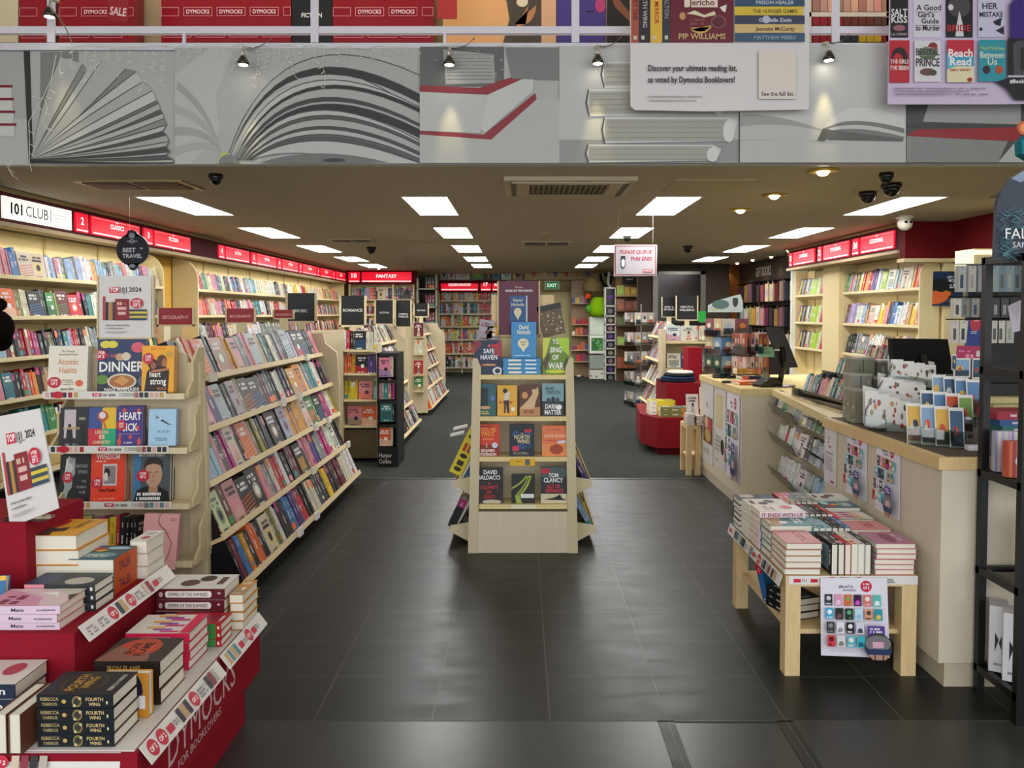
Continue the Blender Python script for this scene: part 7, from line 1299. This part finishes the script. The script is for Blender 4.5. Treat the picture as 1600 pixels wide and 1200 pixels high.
b = B(); b.box((-1.1, 0, 0), (1.1, .04, .66), 'a8a498', 'metal'); bw_ = thing('dark_window', 'large dark window panel in a grey frame at the far right', 'window', (3.0, 15.5, 1.62)); b.v = []; b.f = []; b.c = []; b.m = []
a, e_ = at(1020, 505, 15.5), at(1103, 424, 15.5); o_ = bw_.location
for p in ((a.x, a.x+.1), (e_.x-.1, e_.x)): b.box((p[0]-o_.x, 0, a.z-o_.z), (p[1]-o_.x, .06, e_.z-o_.z), '6c6a62', 'metal')
b.box((a.x-o_.x, 0, e_.z-o_.z-.06), (e_.x-o_.x, .06, e_.z-o_.z), '6c6a62', 'metal'); b.build('frame', bw_); b = B(); b.box((a.x+.1-o_.x, .03, a.z-o_.z), (e_.x-.1-o_.x, .05, e_.z-o_.z-.06), '0b0b0c', 'plastic'); b.build('dark_pane', bw_)
b = B(); b.box((2.35, 15.56, 0), (4.2, 15.7, CZ), '3a3128', 'matte'); struct(b, 'wall_dark')
def bx(name, label, cat, x0, x1, y0, y1, Y, c_, m='card', d=.2, art=None, group=None):
    b = B(); b.prism([at(x0, y1, Y), at(x1, y1, Y), at(x1, y0, Y), at(x0, y0, Y)], (0, d, 0), c_, m)
    if art: art(face_px(b, Y, step=.002))
    o = b.build(name); tag(o, label, cat, group); return o
# ============================================================ BACK WALL
Y9 = 19.3
bc2 = thing('end_wall_bookcase', 'cream bookcase under the FANTASY sign on the end wall', 'bookcase', (-3.2, 17.95, 0)); bo = bc2.location.copy(); b = B(); A_, E_ = at(545, 445, 17.9), at(648, 445, 17.9); b.box((A_.x-bo.x, .2, 0), (E_.x-bo.x, .25, 2.2), 'e6d49c', 'lam'); b.build('back_panel', bc2)
for x in (546, 614, 646): b = B(); p = at(x, 445, 17.9).x-bo.x; b.box((p-.02, -.05, 0), (p+.02, .25, 2.2), CREAM, 'lam'); b.build('side_panel', bc2)
for z in (1.83, 1.48, 1.13, .8, .45): b = B(); b.box((A_.x-bo.x, -.05, z-.03), (E_.x-bo.x, .25, z), 'e3d3a0', 'lam'); b.build('shelf_board', bc2)
for z, sp in ((1.83, "549e 560r 564q 570i 578o 584d 590C 600w 606n 615k 645"), (1.48, "549? 645"), (1.13, "549? 645"), (.8, "549? 645")): row(spec(sp, lambda p: at(p, 470, 17.9).x), (0, 17.9, z), (1, 0, 0), (0, -1, 0), .06, '', hr=(.25, .29), tk=.06, stuff=True, seed=int(z*9), rnd='eetdkcwnu')
o = bx('hanging_sign', 'tiny black round badge hanging before the fantasy shelves', 'sign', 632, 640, 453, 461, 14.0, '101014', d=.01); b = B(); b.tube([at(636, 453, 14.0), V((at(636, 453, 14.0).x, 14.0, CZ))], .003, '3a342c', 'plastic', 4); b.build('hanging_thread', o)
gs = thing('grey_shelf_tower', 'narrow grey shelf tower of dark red volumes beside the fantasy bookcase', 'bookcase', (-2.35, 17.6, 0)); so = gs.location.copy(); b = B(); p0, p1 = at(651, 500, 17.6).x-so.x, at(683, 500, 17.6).x-so.x; b.box((p0, .25, 0), (p1, .3, 2.4), '2b2622', 'matte'); b.box((p0, 0, 0), (p0+.04, .3, 2.3), '8c8878', 'lam'); b.box((p1-.04, 0, 0), (p1, .3, 2.4), '8c8878', 'lam'); b.build('carcass', gs)
for z in (2.08, 1.66, 1.25, .85): b = B(); b.box((p0, 0, z-.03), (p1, .28, z), '9a9684', 'lam'); b.build('shelf_board', gs)
for z, c_ in ((2.08, 'd'), (1.66, 'u'), (1.25, 'u'), (.85, 'k')): row([(p0+so.x+.2, c_), (p1+so.x-.05, None)], (0, 17.65, z), (1, 0, 0), (0, -1, 0), .03, '', hr=(.26, .32), tk=.05, stuff=True, seed=4)
# children's shelves
kb = thing('children_bookcase', "pale children's bookcase along the back wall left of the middle stand", 'bookcase', (-1.3, Y9, 0)); ko = kb.location.copy(); p0, p1 = at(686, 500, Y9).x-ko.x, at(828, 500, Y9).x-ko.x; b = B(); b.box((p0, .25, 0), (p1, .28, 2.45), 'cfc29a', 'lam')
for k in range(5): x = p0+(p1-p0)*k/4; b.box((x-.02, 0, 0), (x+.02, .25, 2.1), 'c9bd98', 'lam')
b.build('carcass', kb)
zz = [2.28, 1.83, 1.5, 1.18, .85, .5, .15]
for z in zz: b = B(); b.box((p0, -.03, z-.03), (p1, .25, z), 'd8cca4', 'lam'); b.build('shelf_board', kb)
for z, rnd in ((1.83, 'wcoyrswwg'), (1.5, 'wgcbrskw'), (1.18, 'orclkgtw'), (.85, 'ylrobkcw'), (.5, 'oruktcw'), (.15, 'ewckd')): row([(p0+ko.x+.05, '?'), (p0+ko.x+1.0, 'r'), (p0+ko.x+1.3, 'w'), (p1+ko.x, None)], (0, Y9-.02, z), (1, 0, 0), (0, -1, 0), .05, '', hr=(.22, .28), tk=.05, rnd=rnd, stuff=True, seed=int(z*11))
for i, (x0, x1, c_, ac) in enumerate(((688, 700, 'd8d8cc', '2c6a64'), (700, 712, 'dcdcd4', 'c0507c'), (712, 735, 'e4e4e0', 'd8d0c0'), (736, 758, '5c8c5c', 'a8c04c'), (759, 768, '6c5c44', 'c8b888'), (769, 782, '4c8ca0', '3a5c8c'), (783, 800, 'd8e8dc', '98d0b8'), (801, 818, 'b8a07c', '3a3a3a'))):
    bx('picture_book', f"{ORD[i]} picture book facing out on the highest children's shelf", 'book', x0, x1-1, 426, 437, Y9-.05, c_, art=lambda f, x0=x0, x1=x1, ac=ac: f.poly([(x0+2, 427), (x1-3, 427), ((x0+x1)/2, 435)], ac), d=.03, group="picture books on the highest children's shelf")
# bunting
b = B(); o = thing('bunting', 'coloured triangle bunting strung above the children area', 'bunting', at(880, 426, 18.6)); bo = o.location.copy(); b.tube([at(x, 425+1.5*math.sin(x*.05), 18.6)-bo for x in range(818, 948, 10)], .006, 'd8d0b8', 'cloth', 4); b.build('cord', o)
for i, x in enumerate(range(834, 930, 17)): b = B(); b.prism([at(x-4, 425, 18.58)-bo, at(x+4, 425, 18.58)-bo, at(x, 434, 18.58)-bo], (0, .01, 0), ['c0606c', 'd8d0bc', '4c6c9c', 'c05068', 'd8a078', '4c7c94'][i % 6], 'cloth'); b.build('pennant', o)
b = B(); b.prism([at(820, 437, 19.1), at(945, 437, 19.1), at(945, 424, 19.1), at(820, 424, 19.1)], (0, .2, 0), 'cfc096', 'matte'); struct(b, 'trim_3')
b = B(); b.prism([at(845, 640, 19.2), at(893, 640, 19.2), at(893, 452, 19.2), at(845, 452, 19.2)], (0, .1, 0), 'd6c898', 'matte'); b.prism([at(848, 456, 19.15), at(889, 456, 19.15), at(889, 453, 19.15), at(848, 453, 19.15)], (0, .05, 0), 'a89c70', 'matte'); struct(b, 'door_1')
o = thing('exit_sign', 'small green lit EXIT sign above the cream back door', 'sign', at(862, 452, 18.6)); eo = o.location.copy(); b = B(); b.prism([at(851, 452, 18.6)-eo, at(874, 452, 18.6)-eo, at(874, 439, 18.6)-eo, at(851, 439, 18.6)-eo], (0, .05, 0), 'd8d8c8', 'matte'); b.build('sign_housing', o)
b = B(); b.prism([at(853, 451, 18.58)-eo, at(872, 451, 18.58)-eo, at(872, 440.5, 18.58)-eo, at(853, 440.5, 18.58)-eo], (0, .01, 0), '0f5a34', 'sign'); f = Face(b, lambda x, y: at(x, y, 18.58)-eo, (0, -1, 0), -1, 'sign', .002); f.text('EXIT', 862.5, 448.5, 5.6, 'c8f0d0', 15, True); b.build('sign_panel', o)
# toys by the door
r = random.Random(3); ty = thing('toy_shelves', 'crowded shelves of small coloured toys right of the back door', 'shelves', at(908, 610, 18.4)); to_ = ty.location.copy(); b = B(); b.prism([at(893, 632, 18.5)-to_, at(921, 632, 18.5)-to_, at(921, 438, 18.5)-to_, at(893, 438, 18.5)-to_], (0, .1, 0), '9a8060', 'lam'); b.build('back_panel', ty)
for y in (475, 508, 525, 548, 566, 600): b = B(); b.prism([at(893, y, 18.2)-to_, at(921, y, 18.2)-to_, at(921, y-1.2, 18.2)-to_, at(893, y-1.2, 18.2)-to_], (0, .3, 0), 'c9b88c', 'lam'); b.build('shelf_board', ty)
n = 0
for yb in (475, 508, 525, 548, 566, 600):
    x = 894
    while x < 918:
        w_ = r.uniform(4, 8); h_ = r.uniform(7, 14); b = B(); b.prism([at(x, yb-1.5, 18.22), at(x+w_-.6, yb-1.5, 18.22), at(x+w_-.6, yb-h_, 18.22), at(x, yb-h_, 18.22)], (0, .08, 0), r.choice(['c0302c', 'd8b44c', '8c3a5c', '4c7a3c', 'd8d0c0', '3c5c8c', 'c8683c', 'b8889c', '6a5040']), 'card'); o = b.build('boxed_toy'); n += 1; tag(o, f"{ordn(n-1)} small boxed toy beside the back door, counted down the shelves", 'toy', 'toys beside the back door'); x += w_
b = B(); c = at(933, 488, 17.6); b.lathe(c+V((.02, 0, -.1)), [(.1, 0), (.17, .03), (.19, .12), (.18, .3), (.15, .4), (.08, .45)], '74a012', 'plush', 16); b.lathe(c+V((-.17, 0, -.02)), [(.04, 0), (.1, .06), (.09, .15), (.03, .2)], '4c8c2c', 'plush', 12); o = b.build('plush_toy', smooth=True); tag(o, 'big lime green plush toy on top of the white box tower', 'plush toy')
b = B(); b.lathe(at(926, 462, 17.6), [(.04, 0), (.2, .1), (.24, .25), (.14, .4)], '6c5c3c', 'plush', 14); b.prism([at(914, 466, 17.55), at(921, 466, 17.55), at(934, 442, 17.55), at(924, 440, 17.55)], (0, .1, 0), 'd0481c', 'plush'); o = b.build('plush_toy'); tag(o, 'brown plush bird with an orange beak above the lime toy', 'plush toy')
b = B(); [b.tube([at(x, y, 17.7) for x, y in q_], .035, c_, 'plush', 6) for q_, c_ in (([(938, 428), (940, 440), (947, 448), (943, 458), (950, 466)], '1c1a1a'), ([(952, 425), (950, 440), (955, 452), (949, 462)], 'c8c4b8'), ([(944, 428), (956, 434), (952, 446)], '1c1a1a'))]; o = b.build('plush_toy'); tag(o, 'black and white long-limbed plush hanging near the back corner', 'plush toy')
ky = at(932, 615, 17.6)
for i, (y0, y1, c_, art) in enumerate(((495, 524, 'c4d0c0', None), (524, 553, 'd6d8cc', 'g'), (555, 577, '8c9488', None), (578, 616, 'c9c8bc', 'd'))):
    def A(f, art=art, y0=y0, y1=y1):
        if art == 'g':
            f.rect(924, y0+4, 18, 20, '2c6a34'); rr = random.Random(2); [f.ell(rr.uniform(926, 940), rr.uniform(y0+6, y0+22), 1.8, 1.5, '6cb05c', 8) for _ in range(9)]
        if art == 'd': rr = random.Random(5); [f.ell(rr.uniform(923, 942), rr.uniform(y0+2, y1-3), 1.3, 1.3, '2a2a2c', 8) for _ in range(9)]; f.rect(930, 600, 4, 4, 'b83040')
    bx('white_storage_cube', f"{('topmost', 'second', 'third', 'lowest')[i]} white box of the tower under the lime plush", 'box', 921.5, 943.5, y0, y1-.6, 17.6, c_, 'card', .4, A, 'white boxes in a tower')
tw = thing('photo_frame_tower', 'tall narrow white tower of black pictured cubbies at the back', 'display tower', at(954, 613, 17.3)); wo = tw.location.copy(); b = B()
for p in ((945, 947), (961, 963)): b.prism([at(p[0], 614, 17.3)-wo, at(p[1], 614, 17.3)-wo, at(p[1], 450, 17.3)-wo, at(p[0], 450, 17.3)-wo], (0, .3, 0), 'c9c9be', 'lam')
b.build('side_panel', tw); ys = [450, 478, 494, 507, 519, 532, 545, 558, 570, 583, 596, 612]
for y in ys: b = B(); b.prism([at(945, y+1, 17.3)-wo, at(963, y+1, 17.3)-wo, at(963, y-1, 17.3)-wo, at(945, y-1, 17.3)-wo], (0, .3, 0), 'c9c9be', 'lam'); b.build('shelf_board', tw)
for i, (a, e_) in enumerate(zip(ys, ys[1:])): bx('dark_media_box', f"{ORD[i]} black boxed item down the narrow white tower", 'box', 947.5, 960.5, a+2, e_-1.5, 17.35, '2a2628', 'plastic', .2, lambda f, a=a, e_=e_, i=i: f.ell(954, (a+e_)/2, 4, 3.4, ['5c3c8c', '6c6c70', '8c8870', '8a6a70'][i % 4]), 'items in the narrow white tower')
cb = thing('craft_shelves', 'brown shelves of boxed craft kits between the tower and the dark window', 'shelves', at(985, 610, 17.0)); co = cb.location.copy(); b = B(); b.prism([at(963, 625, 17.0)-co, at(1032, 620, 17.0)-co, at(1032, 432, 17.0)-co, at(963, 432, 17.0)-co], (0, .1, 0), '6c5236', 'lam'); b.build('back_panel', cb)
for y in (462, 486, 509, 540, 575): b = B(); b.prism([at(963, y+1, 16.7)-co, at(1032, y+1, 16.7)-co, at(1032, y-.5, 16.7)-co, at(963, y-.5, 16.7)-co], (0, .3, 0), '5c4428' if y > 480 else 'a8946a', 'lam'); b.build('shelf_board', cb)
n = 0; r = random.Random(19)
for yb, cl_ in ((462, ['8c9a4c', 'b8944c', 'b08c44', '8c3c2c']), (486, ['8c5c48', 'a8583c', 'b86a5c', '7c4c3c', '4c4440']), (509, ['5c6444', 'a8a088', 'c0643c', '7c8c6c']), (540, ['d8823c', '9cac5c', '5c8c6c', '3c3c38']), (575, ['a05038', '8c7c4c', '4c3c30', '3a2c24'])):
    x = 965
    while x < 1028:
        w_ = r.uniform(8, 13); c_ = r.choice(cl_); bx('craft_kit_box', f"{ordn(n)} boxed craft kit, counted along the brown shelves behind the queue sign", 'box', x, x+w_-.8, yb-r.uniform(13, 19), yb-1, 16.75, c_, 'card', .1, lambda f, x=x, w_=w_, yb=yb, c_=c_: f.ell(x+w_/2, yb-7, w_*.28, 3, near(C(c_), .5, r)), 'craft kits on the brown shelves'); x += w_; n += 1
bx('category_sign', 'small black sign above the craft kits', 'sign', 974, 994, 432, 444, 16.6, '121212', art=lambda f: f.text('CRAFT', 984, 437.5, 2.6, 'b8b8b0', 12, True))
# white rope-like spinner of grey stock
o = spinner('tall grey spinner stacked with pale packets in the right aisle', 1001, 475, 628, 12.4, 5, .2, 'packet_spinner', ['a8a498', '8c8a84', 'c0bcae', '9a968a', '706c68', 'b8a8a0'], zb=.002, ch=.2, cw=.11, seed=8, pole='8a8a84')
# ============================================================ HEALTH AND WELLBEING GONDOLA
he = thing('slanted_book_gondola', 'cream gondola topped with the HEALTH and WELLBEING sign in the right aisle', 'book display', (2.0, 10.2, 0)); ho = he.location.copy(); YH = 9.8
hx0, hx1 = at(1033, 560, YH).x, at(1106, 560, YH).x
for x in (hx0, hx1): b = B(); b.box(V((x-.025, YH-.18, 0))-ho, V((x+.025, YH+.1, 1.24 if x == hx1 else 1.3))-ho, CREAM2, 'lam'); b.build('end_post', he)
b = B(); b.box(V((hx0, YH+.06, 0))-ho, V((hx1, YH+.1, 1.3))-ho, 'c9b98e', 'lam'); b.build('back_panel', he)
for py in (535, 577, 620): b = B(); z = at(1060, py, YH-.1).z; b.box(V((hx0, YH-.17, z-.012))-ho, V((hx1, YH+.06, z+.012))-ho, 'dccb98', 'wood'); b.build('end_shelf', he)
for lx, lz in ((.0, 1.2), (-.04, .9), (-.08, .6), (-.12, .33)):
    b = B(); P = lambda a, c_: (hx0+lx+a*.88+c_*.45, 0, lz-a*.45+c_*.88); b.prism([V((p[0], YH, p[2]))-ho for p in (P(0, -.02), P(0, .014), P(.01, 0), P(.2, 0), P(.2, -.02))], (0, 1.0, 0), 'dccb98', 'wood'); b.build('shelf_board', he)
    row([(9.84, 'W'), (9.98, 'w'), (10.07, '?'), (10.3, 'r'), (10.4, '?'), (10.75, None)], (hx0+lx, 0, lz), (0, 1, 0), (-1, 0, 0), .47, f"on the {('top', 'second', 'third', 'fourth')[int((1.2-lz)/.3+.5)]} slanted shelf of the wellbeing gondola", rnd='wreqwfug', tk=.05, parts=False, seed=int(lz*20), group='books on the wellbeing gondola side', drop=.006)
for k, (py, sp) in enumerate(((534, "1041W 1065W 1088c 1092C 1102"), (576, "1042W 1063V 1081r 1088w 1092k 1096e 1103"), (619, "1042? 1060"))): z = at(1060, py-1, YH-.1).z; row(spec(sp, lambda p: at(p, py, YH-.1).x), (0, YH-.12, z+.006), (1, 0, 0), (0, -1, 0), .05, f"on the {ORD[k]} end shelf under the wellbeing sign", hr=(.18, .19), tk=.03, w=.12, parts=False, seed=k, group='books under the wellbeing sign')
topper(1034, 1057, 464, 496, 10.1, ['SPORT &', 'GIFT BOOKS'], 'black SPORT and GIFT BOOKS sign beside the wellbeing one', size=2.6, th=.08, ypos=481); topper(1056, 1091, 462, 501, 9.92, ['HEALTH &', 'WELLBEING'], 'black HEALTH and WELLBEING sign on the cream gondola', size=3.2, th=.08, ypos=481)
bx('display_folder', 'bright green board leaning beside the wellbeing sign', 'board', 1091, 1103, 486, 503, 9.9, '1c9a38', 'card', .01)
# red dump bins
rb = thing('red_dump_bin', 'dark red stepped dump bin beyond the counter end', 'bin', (1.6, 8.15, 0)); q0 = rb.location.copy(); b = B(); a, e_ = atZ(1026, 712, 0), atZ(1074, 712, 0)
b.prism([V((a.x, a.y, .08))-q0, V((e_.x+.2, a.y, .08))-q0, V((e_.x+.2, 9.4, .08))-q0, V((a.x-.02, 9.4, .08))-q0, V((a.x-.12, a.y+.35, .08))-q0], (0, 0, .32), '7c0c18', 'matte'); b.build('lower_bin', rb); b = B(); b.box(V((a.x+.02, a.y+.04, 0))-q0, V((e_.x+.15, 9.3, .08))-q0, '5c0a12', 'matte'); b.build('plinth', rb)
b = B(); b.box(V((at(1042, 620, 8.6).x, 8.62, .4))-q0, V((at(1072, 620, 8.6).x+.3, 9.3, .72))-q0, '7c0c18', 'matte'); b.build('upper_bin', rb); b = B(); b.box(V((at(1078, 600, 8.9).x, 9.0, .72))-q0, V((at(1100, 600, 8.9).x, 9.3, 1.1))-q0, '8c1020', 'matte'); b.build('rear_block', rb)
pile(at(1034, 640, 8.35).x, 8.42, .401, 3, .05, .28, .2, PI/2, 'y', 'in the bright yellow stack on the red dump bin', 2, None, None, .004); pile(at(1052, 650, 8.2).x, 8.2, .401, 2, .052, .3, .15, PI/2, 'h', 'in the grey-green stack at the front of the red dump bin', 3, None, None, .004)
b = B(); P = at(1062, 608, 8.8)
for i, c_ in enumerate(('1a2030', '2a3a58', '24262c', 'c9c6ba')): b.lathe((P.x-.02+.01*i, 8.85, .722+.03*i), [(.2-.02*i, 0), (.22-.02*i, .012), (.2-.02*i, .028), (.1, .03)], c_, 'cloth', 14)
o = b.build('folded_bags', smooth=True); tag(o, 'heap of folded navy and cream tote bags on the upper red bin', 'bags')
fo(1073, 1092, 616, 652, 7.2, 'w', 'stripes2' if 0 else None, 'pale cover-out paperback standing behind the stool stacks', .02, .1, .1, 1, None, 0, 4); fo(1094, 1101, 605, 640, 7.4, 'w', None, 'cream book half hidden by the far counter', .02, .1, .1, 1)
sb = thing('small_birch_stool', 'small birch side table at the far end of the counter', 'stool', (at(1086, 742, 7.06).x, 7.2, 0)); q0 = sb.location.copy(); x0 = at(1073, 742, 7.06).x-q0.x; x1 = 1.655-q0.x
b = B(); b.box((x0, -.14, .43), (x1, .16, .47), 'd9bd8c', 'wood'); b.build('tabletop', sb); b = B(); b.box((x0+.01, -.1, .17), (x1, .1, .19), 'd9bd8c', 'wood'); b.build('under_shelf', sb)
for x in (x0, x1-.045):
    for y in (-.14, .115): b = B(); b.box((x, y, 0), (x+.045, y+.045, .43), 'd9bd8c', 'wood'); b.build('leg', sb)
pile(q0.x-.04, 7.14, .471, 4, .025, .17, .07, 0, 'w', 'in the left stack on the small birch side table', 2, None, None, .003); pile(q0.x+.035, 7.12, .471, 4, .022, .17, .06, 0, 't', 'in the right stack on the small birch side table', 2, None, None, .003)
# ============================================================ PERSON AT THE LEFT EDGE
def skin_body(name, V_, E_, R_, parent, m, col, root=0, sub=2):
    me = bpy.data.meshes.new(name); me.from_pydata([tuple(v) for v in V_], E_, []); o = bpy.data.objects.new(name, me); COL.objects.link(o); o.parent = parent
    sk = o.modifiers.new('Skin', 'SKIN'); 
    for i, v in enumerate(me.skin_vertices[0].data): v.radius = R_[i] if isinstance(R_[i], tuple) else (R_[i], R_[i]); v.use_root = (i == root)
    ss = o.modifiers.new('Sub', 'SUBSURF'); ss.levels = sub; ss.render_levels = sub; sk.use_smooth_shade = True
    dg = bpy.context.evaluated_depsgraph_get(); ev = o.evaluated_get(dg); m2 = bpy.data.meshes.new_from_object(ev); o.modifiers.clear(); o.data = m2; m2.name = name
    m2.materials.clear(); m2.materials.append(MT[m]); ca = m2.color_attributes.new('Col', 'FLOAT_COLOR', 'CORNER'); c = C(col); ca.data.foreach_set('color', [c[0], c[1], c[2], 1]*len(m2.loops)); m2.polygons.foreach_set('use_smooth', [True]*len(m2.polygons)); return o
pe = thing('person', 'person with dark hair in a bun and a pink top at the left wall bookcase', 'person', (at(-62, 600, 4.6).x, 4.6, 0)); 
k = .95
body = [(0, 0, .86), (0, 0, 1.0), (0, .01, 1.12), (0, 0, 1.22), (.08, -.01, 1.28), (.17, -.02, 1.35), (.2, -.03, 1.42), (.14, 0, 1.19), (.19, -.03, .97), (.2, -.2, .93), (.215, -.27, .94), (-.17, 0, 1.19), (-.22, 0, .95), (-.2, -.1, .76), (-.19, -.16, .70), (.09, 0, .78), (.1, -.01, .44), (.1, 0, .08), (.1, -.13, .04), (-.09, 0, .78), (-.1, 0, .44), (-.1, 0, .08), (-.1, -.13, .04)]
ed = [(0, 1), (1, 2), (2, 3), (3, 4), (4, 5), (5, 6), (3, 7), (7, 8), (8, 9), (9, 10), (3, 11), (11, 12), (12, 13), (13, 14), (0, 15), (15, 16), (16, 17), (17, 18), (0, 19), (19, 20), (20, 21), (21, 22)]
rd = [.12, .11, .12, .1, .05, .085, .08, .055, .042, .032, .026, .055, .042, .032, .026, .085, .055, .038, .032, .085, .055, .038, .032]
skin_body('body', body, ed, rd, pe, 'skin', 'b98a72')
skin_body('pink_top', [(0, 0, .84), (0, 0, 1.0), (0, .01, 1.12), (0, 0, 1.21), (.14, 0, 1.19), (.19, -.03, .97), (.195, -.15, .94), (-.17, 0, 1.19), (-.22, 0, .95), (-.21, -.08, .8)], [(0, 1), (1, 2), (2, 3), (3, 4), (4, 5), (5, 6), (3, 7), (7, 8), (8, 9)], [.14, .12, .12, .09, .055, .048, .04, .055, .048, .04], pe, 'cloth', 'b87c7c')
skin_body('trousers', [(0, 0, .9), (.09, 0, .78), (.1, -.01, .44), (.1, 0, .1), (-.09, 0, .78), (-.1, 0, .44), (-.1, 0, .1)], [(0, 1), (1, 2), (2, 3), (0, 4), (4, 5), (5, 6)], [.14, .1, .07, .06, .1, .07, .06], pe, 'cloth', '23242a')
b = B(); sp_ = lambda c, r_, k=1.0: b.lathe(c, [(r_*math.sin(a*PI/10)+.0005, -r_*k*math.cos(a*PI/10)) for a in range(11)], '17110e', 'plush', 16)
sp_((.2, .015, 1.415), .108, 1.05); sp_((.215, .03, 1.555), .05, .85); sp_((.2, .06, 1.34), .07, 1.0); b.build('hair', pe, smooth=True)
for s_ in (0, 1):
    for fi in range(4):
        hx = (.215, -.19)[s_]; hy = (-.27, -.16)[s_]; hz = (.94, .70)[s_]; dx = -.024+.016*fi; L_ = (.06, .07, .066, .05)[fi]; d = V((dx*.3, -L_, -.005)) if s_ == 0 else V((dx*.3, -L_*.4, -L_*.9))
        skin_body('finger', [V((hx+dx, hy, hz)), V((hx+dx, hy, hz))+d*.55, V((hx+dx, hy, hz-.01))+d], [(0, 1), (1, 2)], [.011, .009, .007], pe, 'skin', 'b98a72', 0, 1)
    skin_body('thumb', [V((hx+.03, hy+.02, hz)), V((hx+.045, hy-.015, hz-.01)), V((hx+.045, hy-.04, hz-.015))], [(0, 1), (1, 2)], [.012, .01, .008], pe, 'skin', 'b98a72', 0, 1)
b = B(); b.lathe((.175, -.115, 1.42), [(.012, 0), (.006, .01)], '1a1410', 'skin', 8, 'y'); b.lathe((.225, -.115, 1.42), [(.012, 0), (.006, .01)], '1a1410', 'skin', 8, 'y'); b.prism([(.192, -.11, 1.42), (.208, -.11, 1.42), (.212, -.125, 1.385), (.188, -.125, 1.385)], (0, .03, 0), 'b98a72', 'skin'); b.box((.18, -.113, 1.35), (.22, -.1, 1.357), '9c5a50', 'skin'); b.build('face_features', pe)
# ============================================================ SORT THE SHELVED BOOKS: LARGEST AS THINGS, THE REST AS ONE MASS
finish_books()
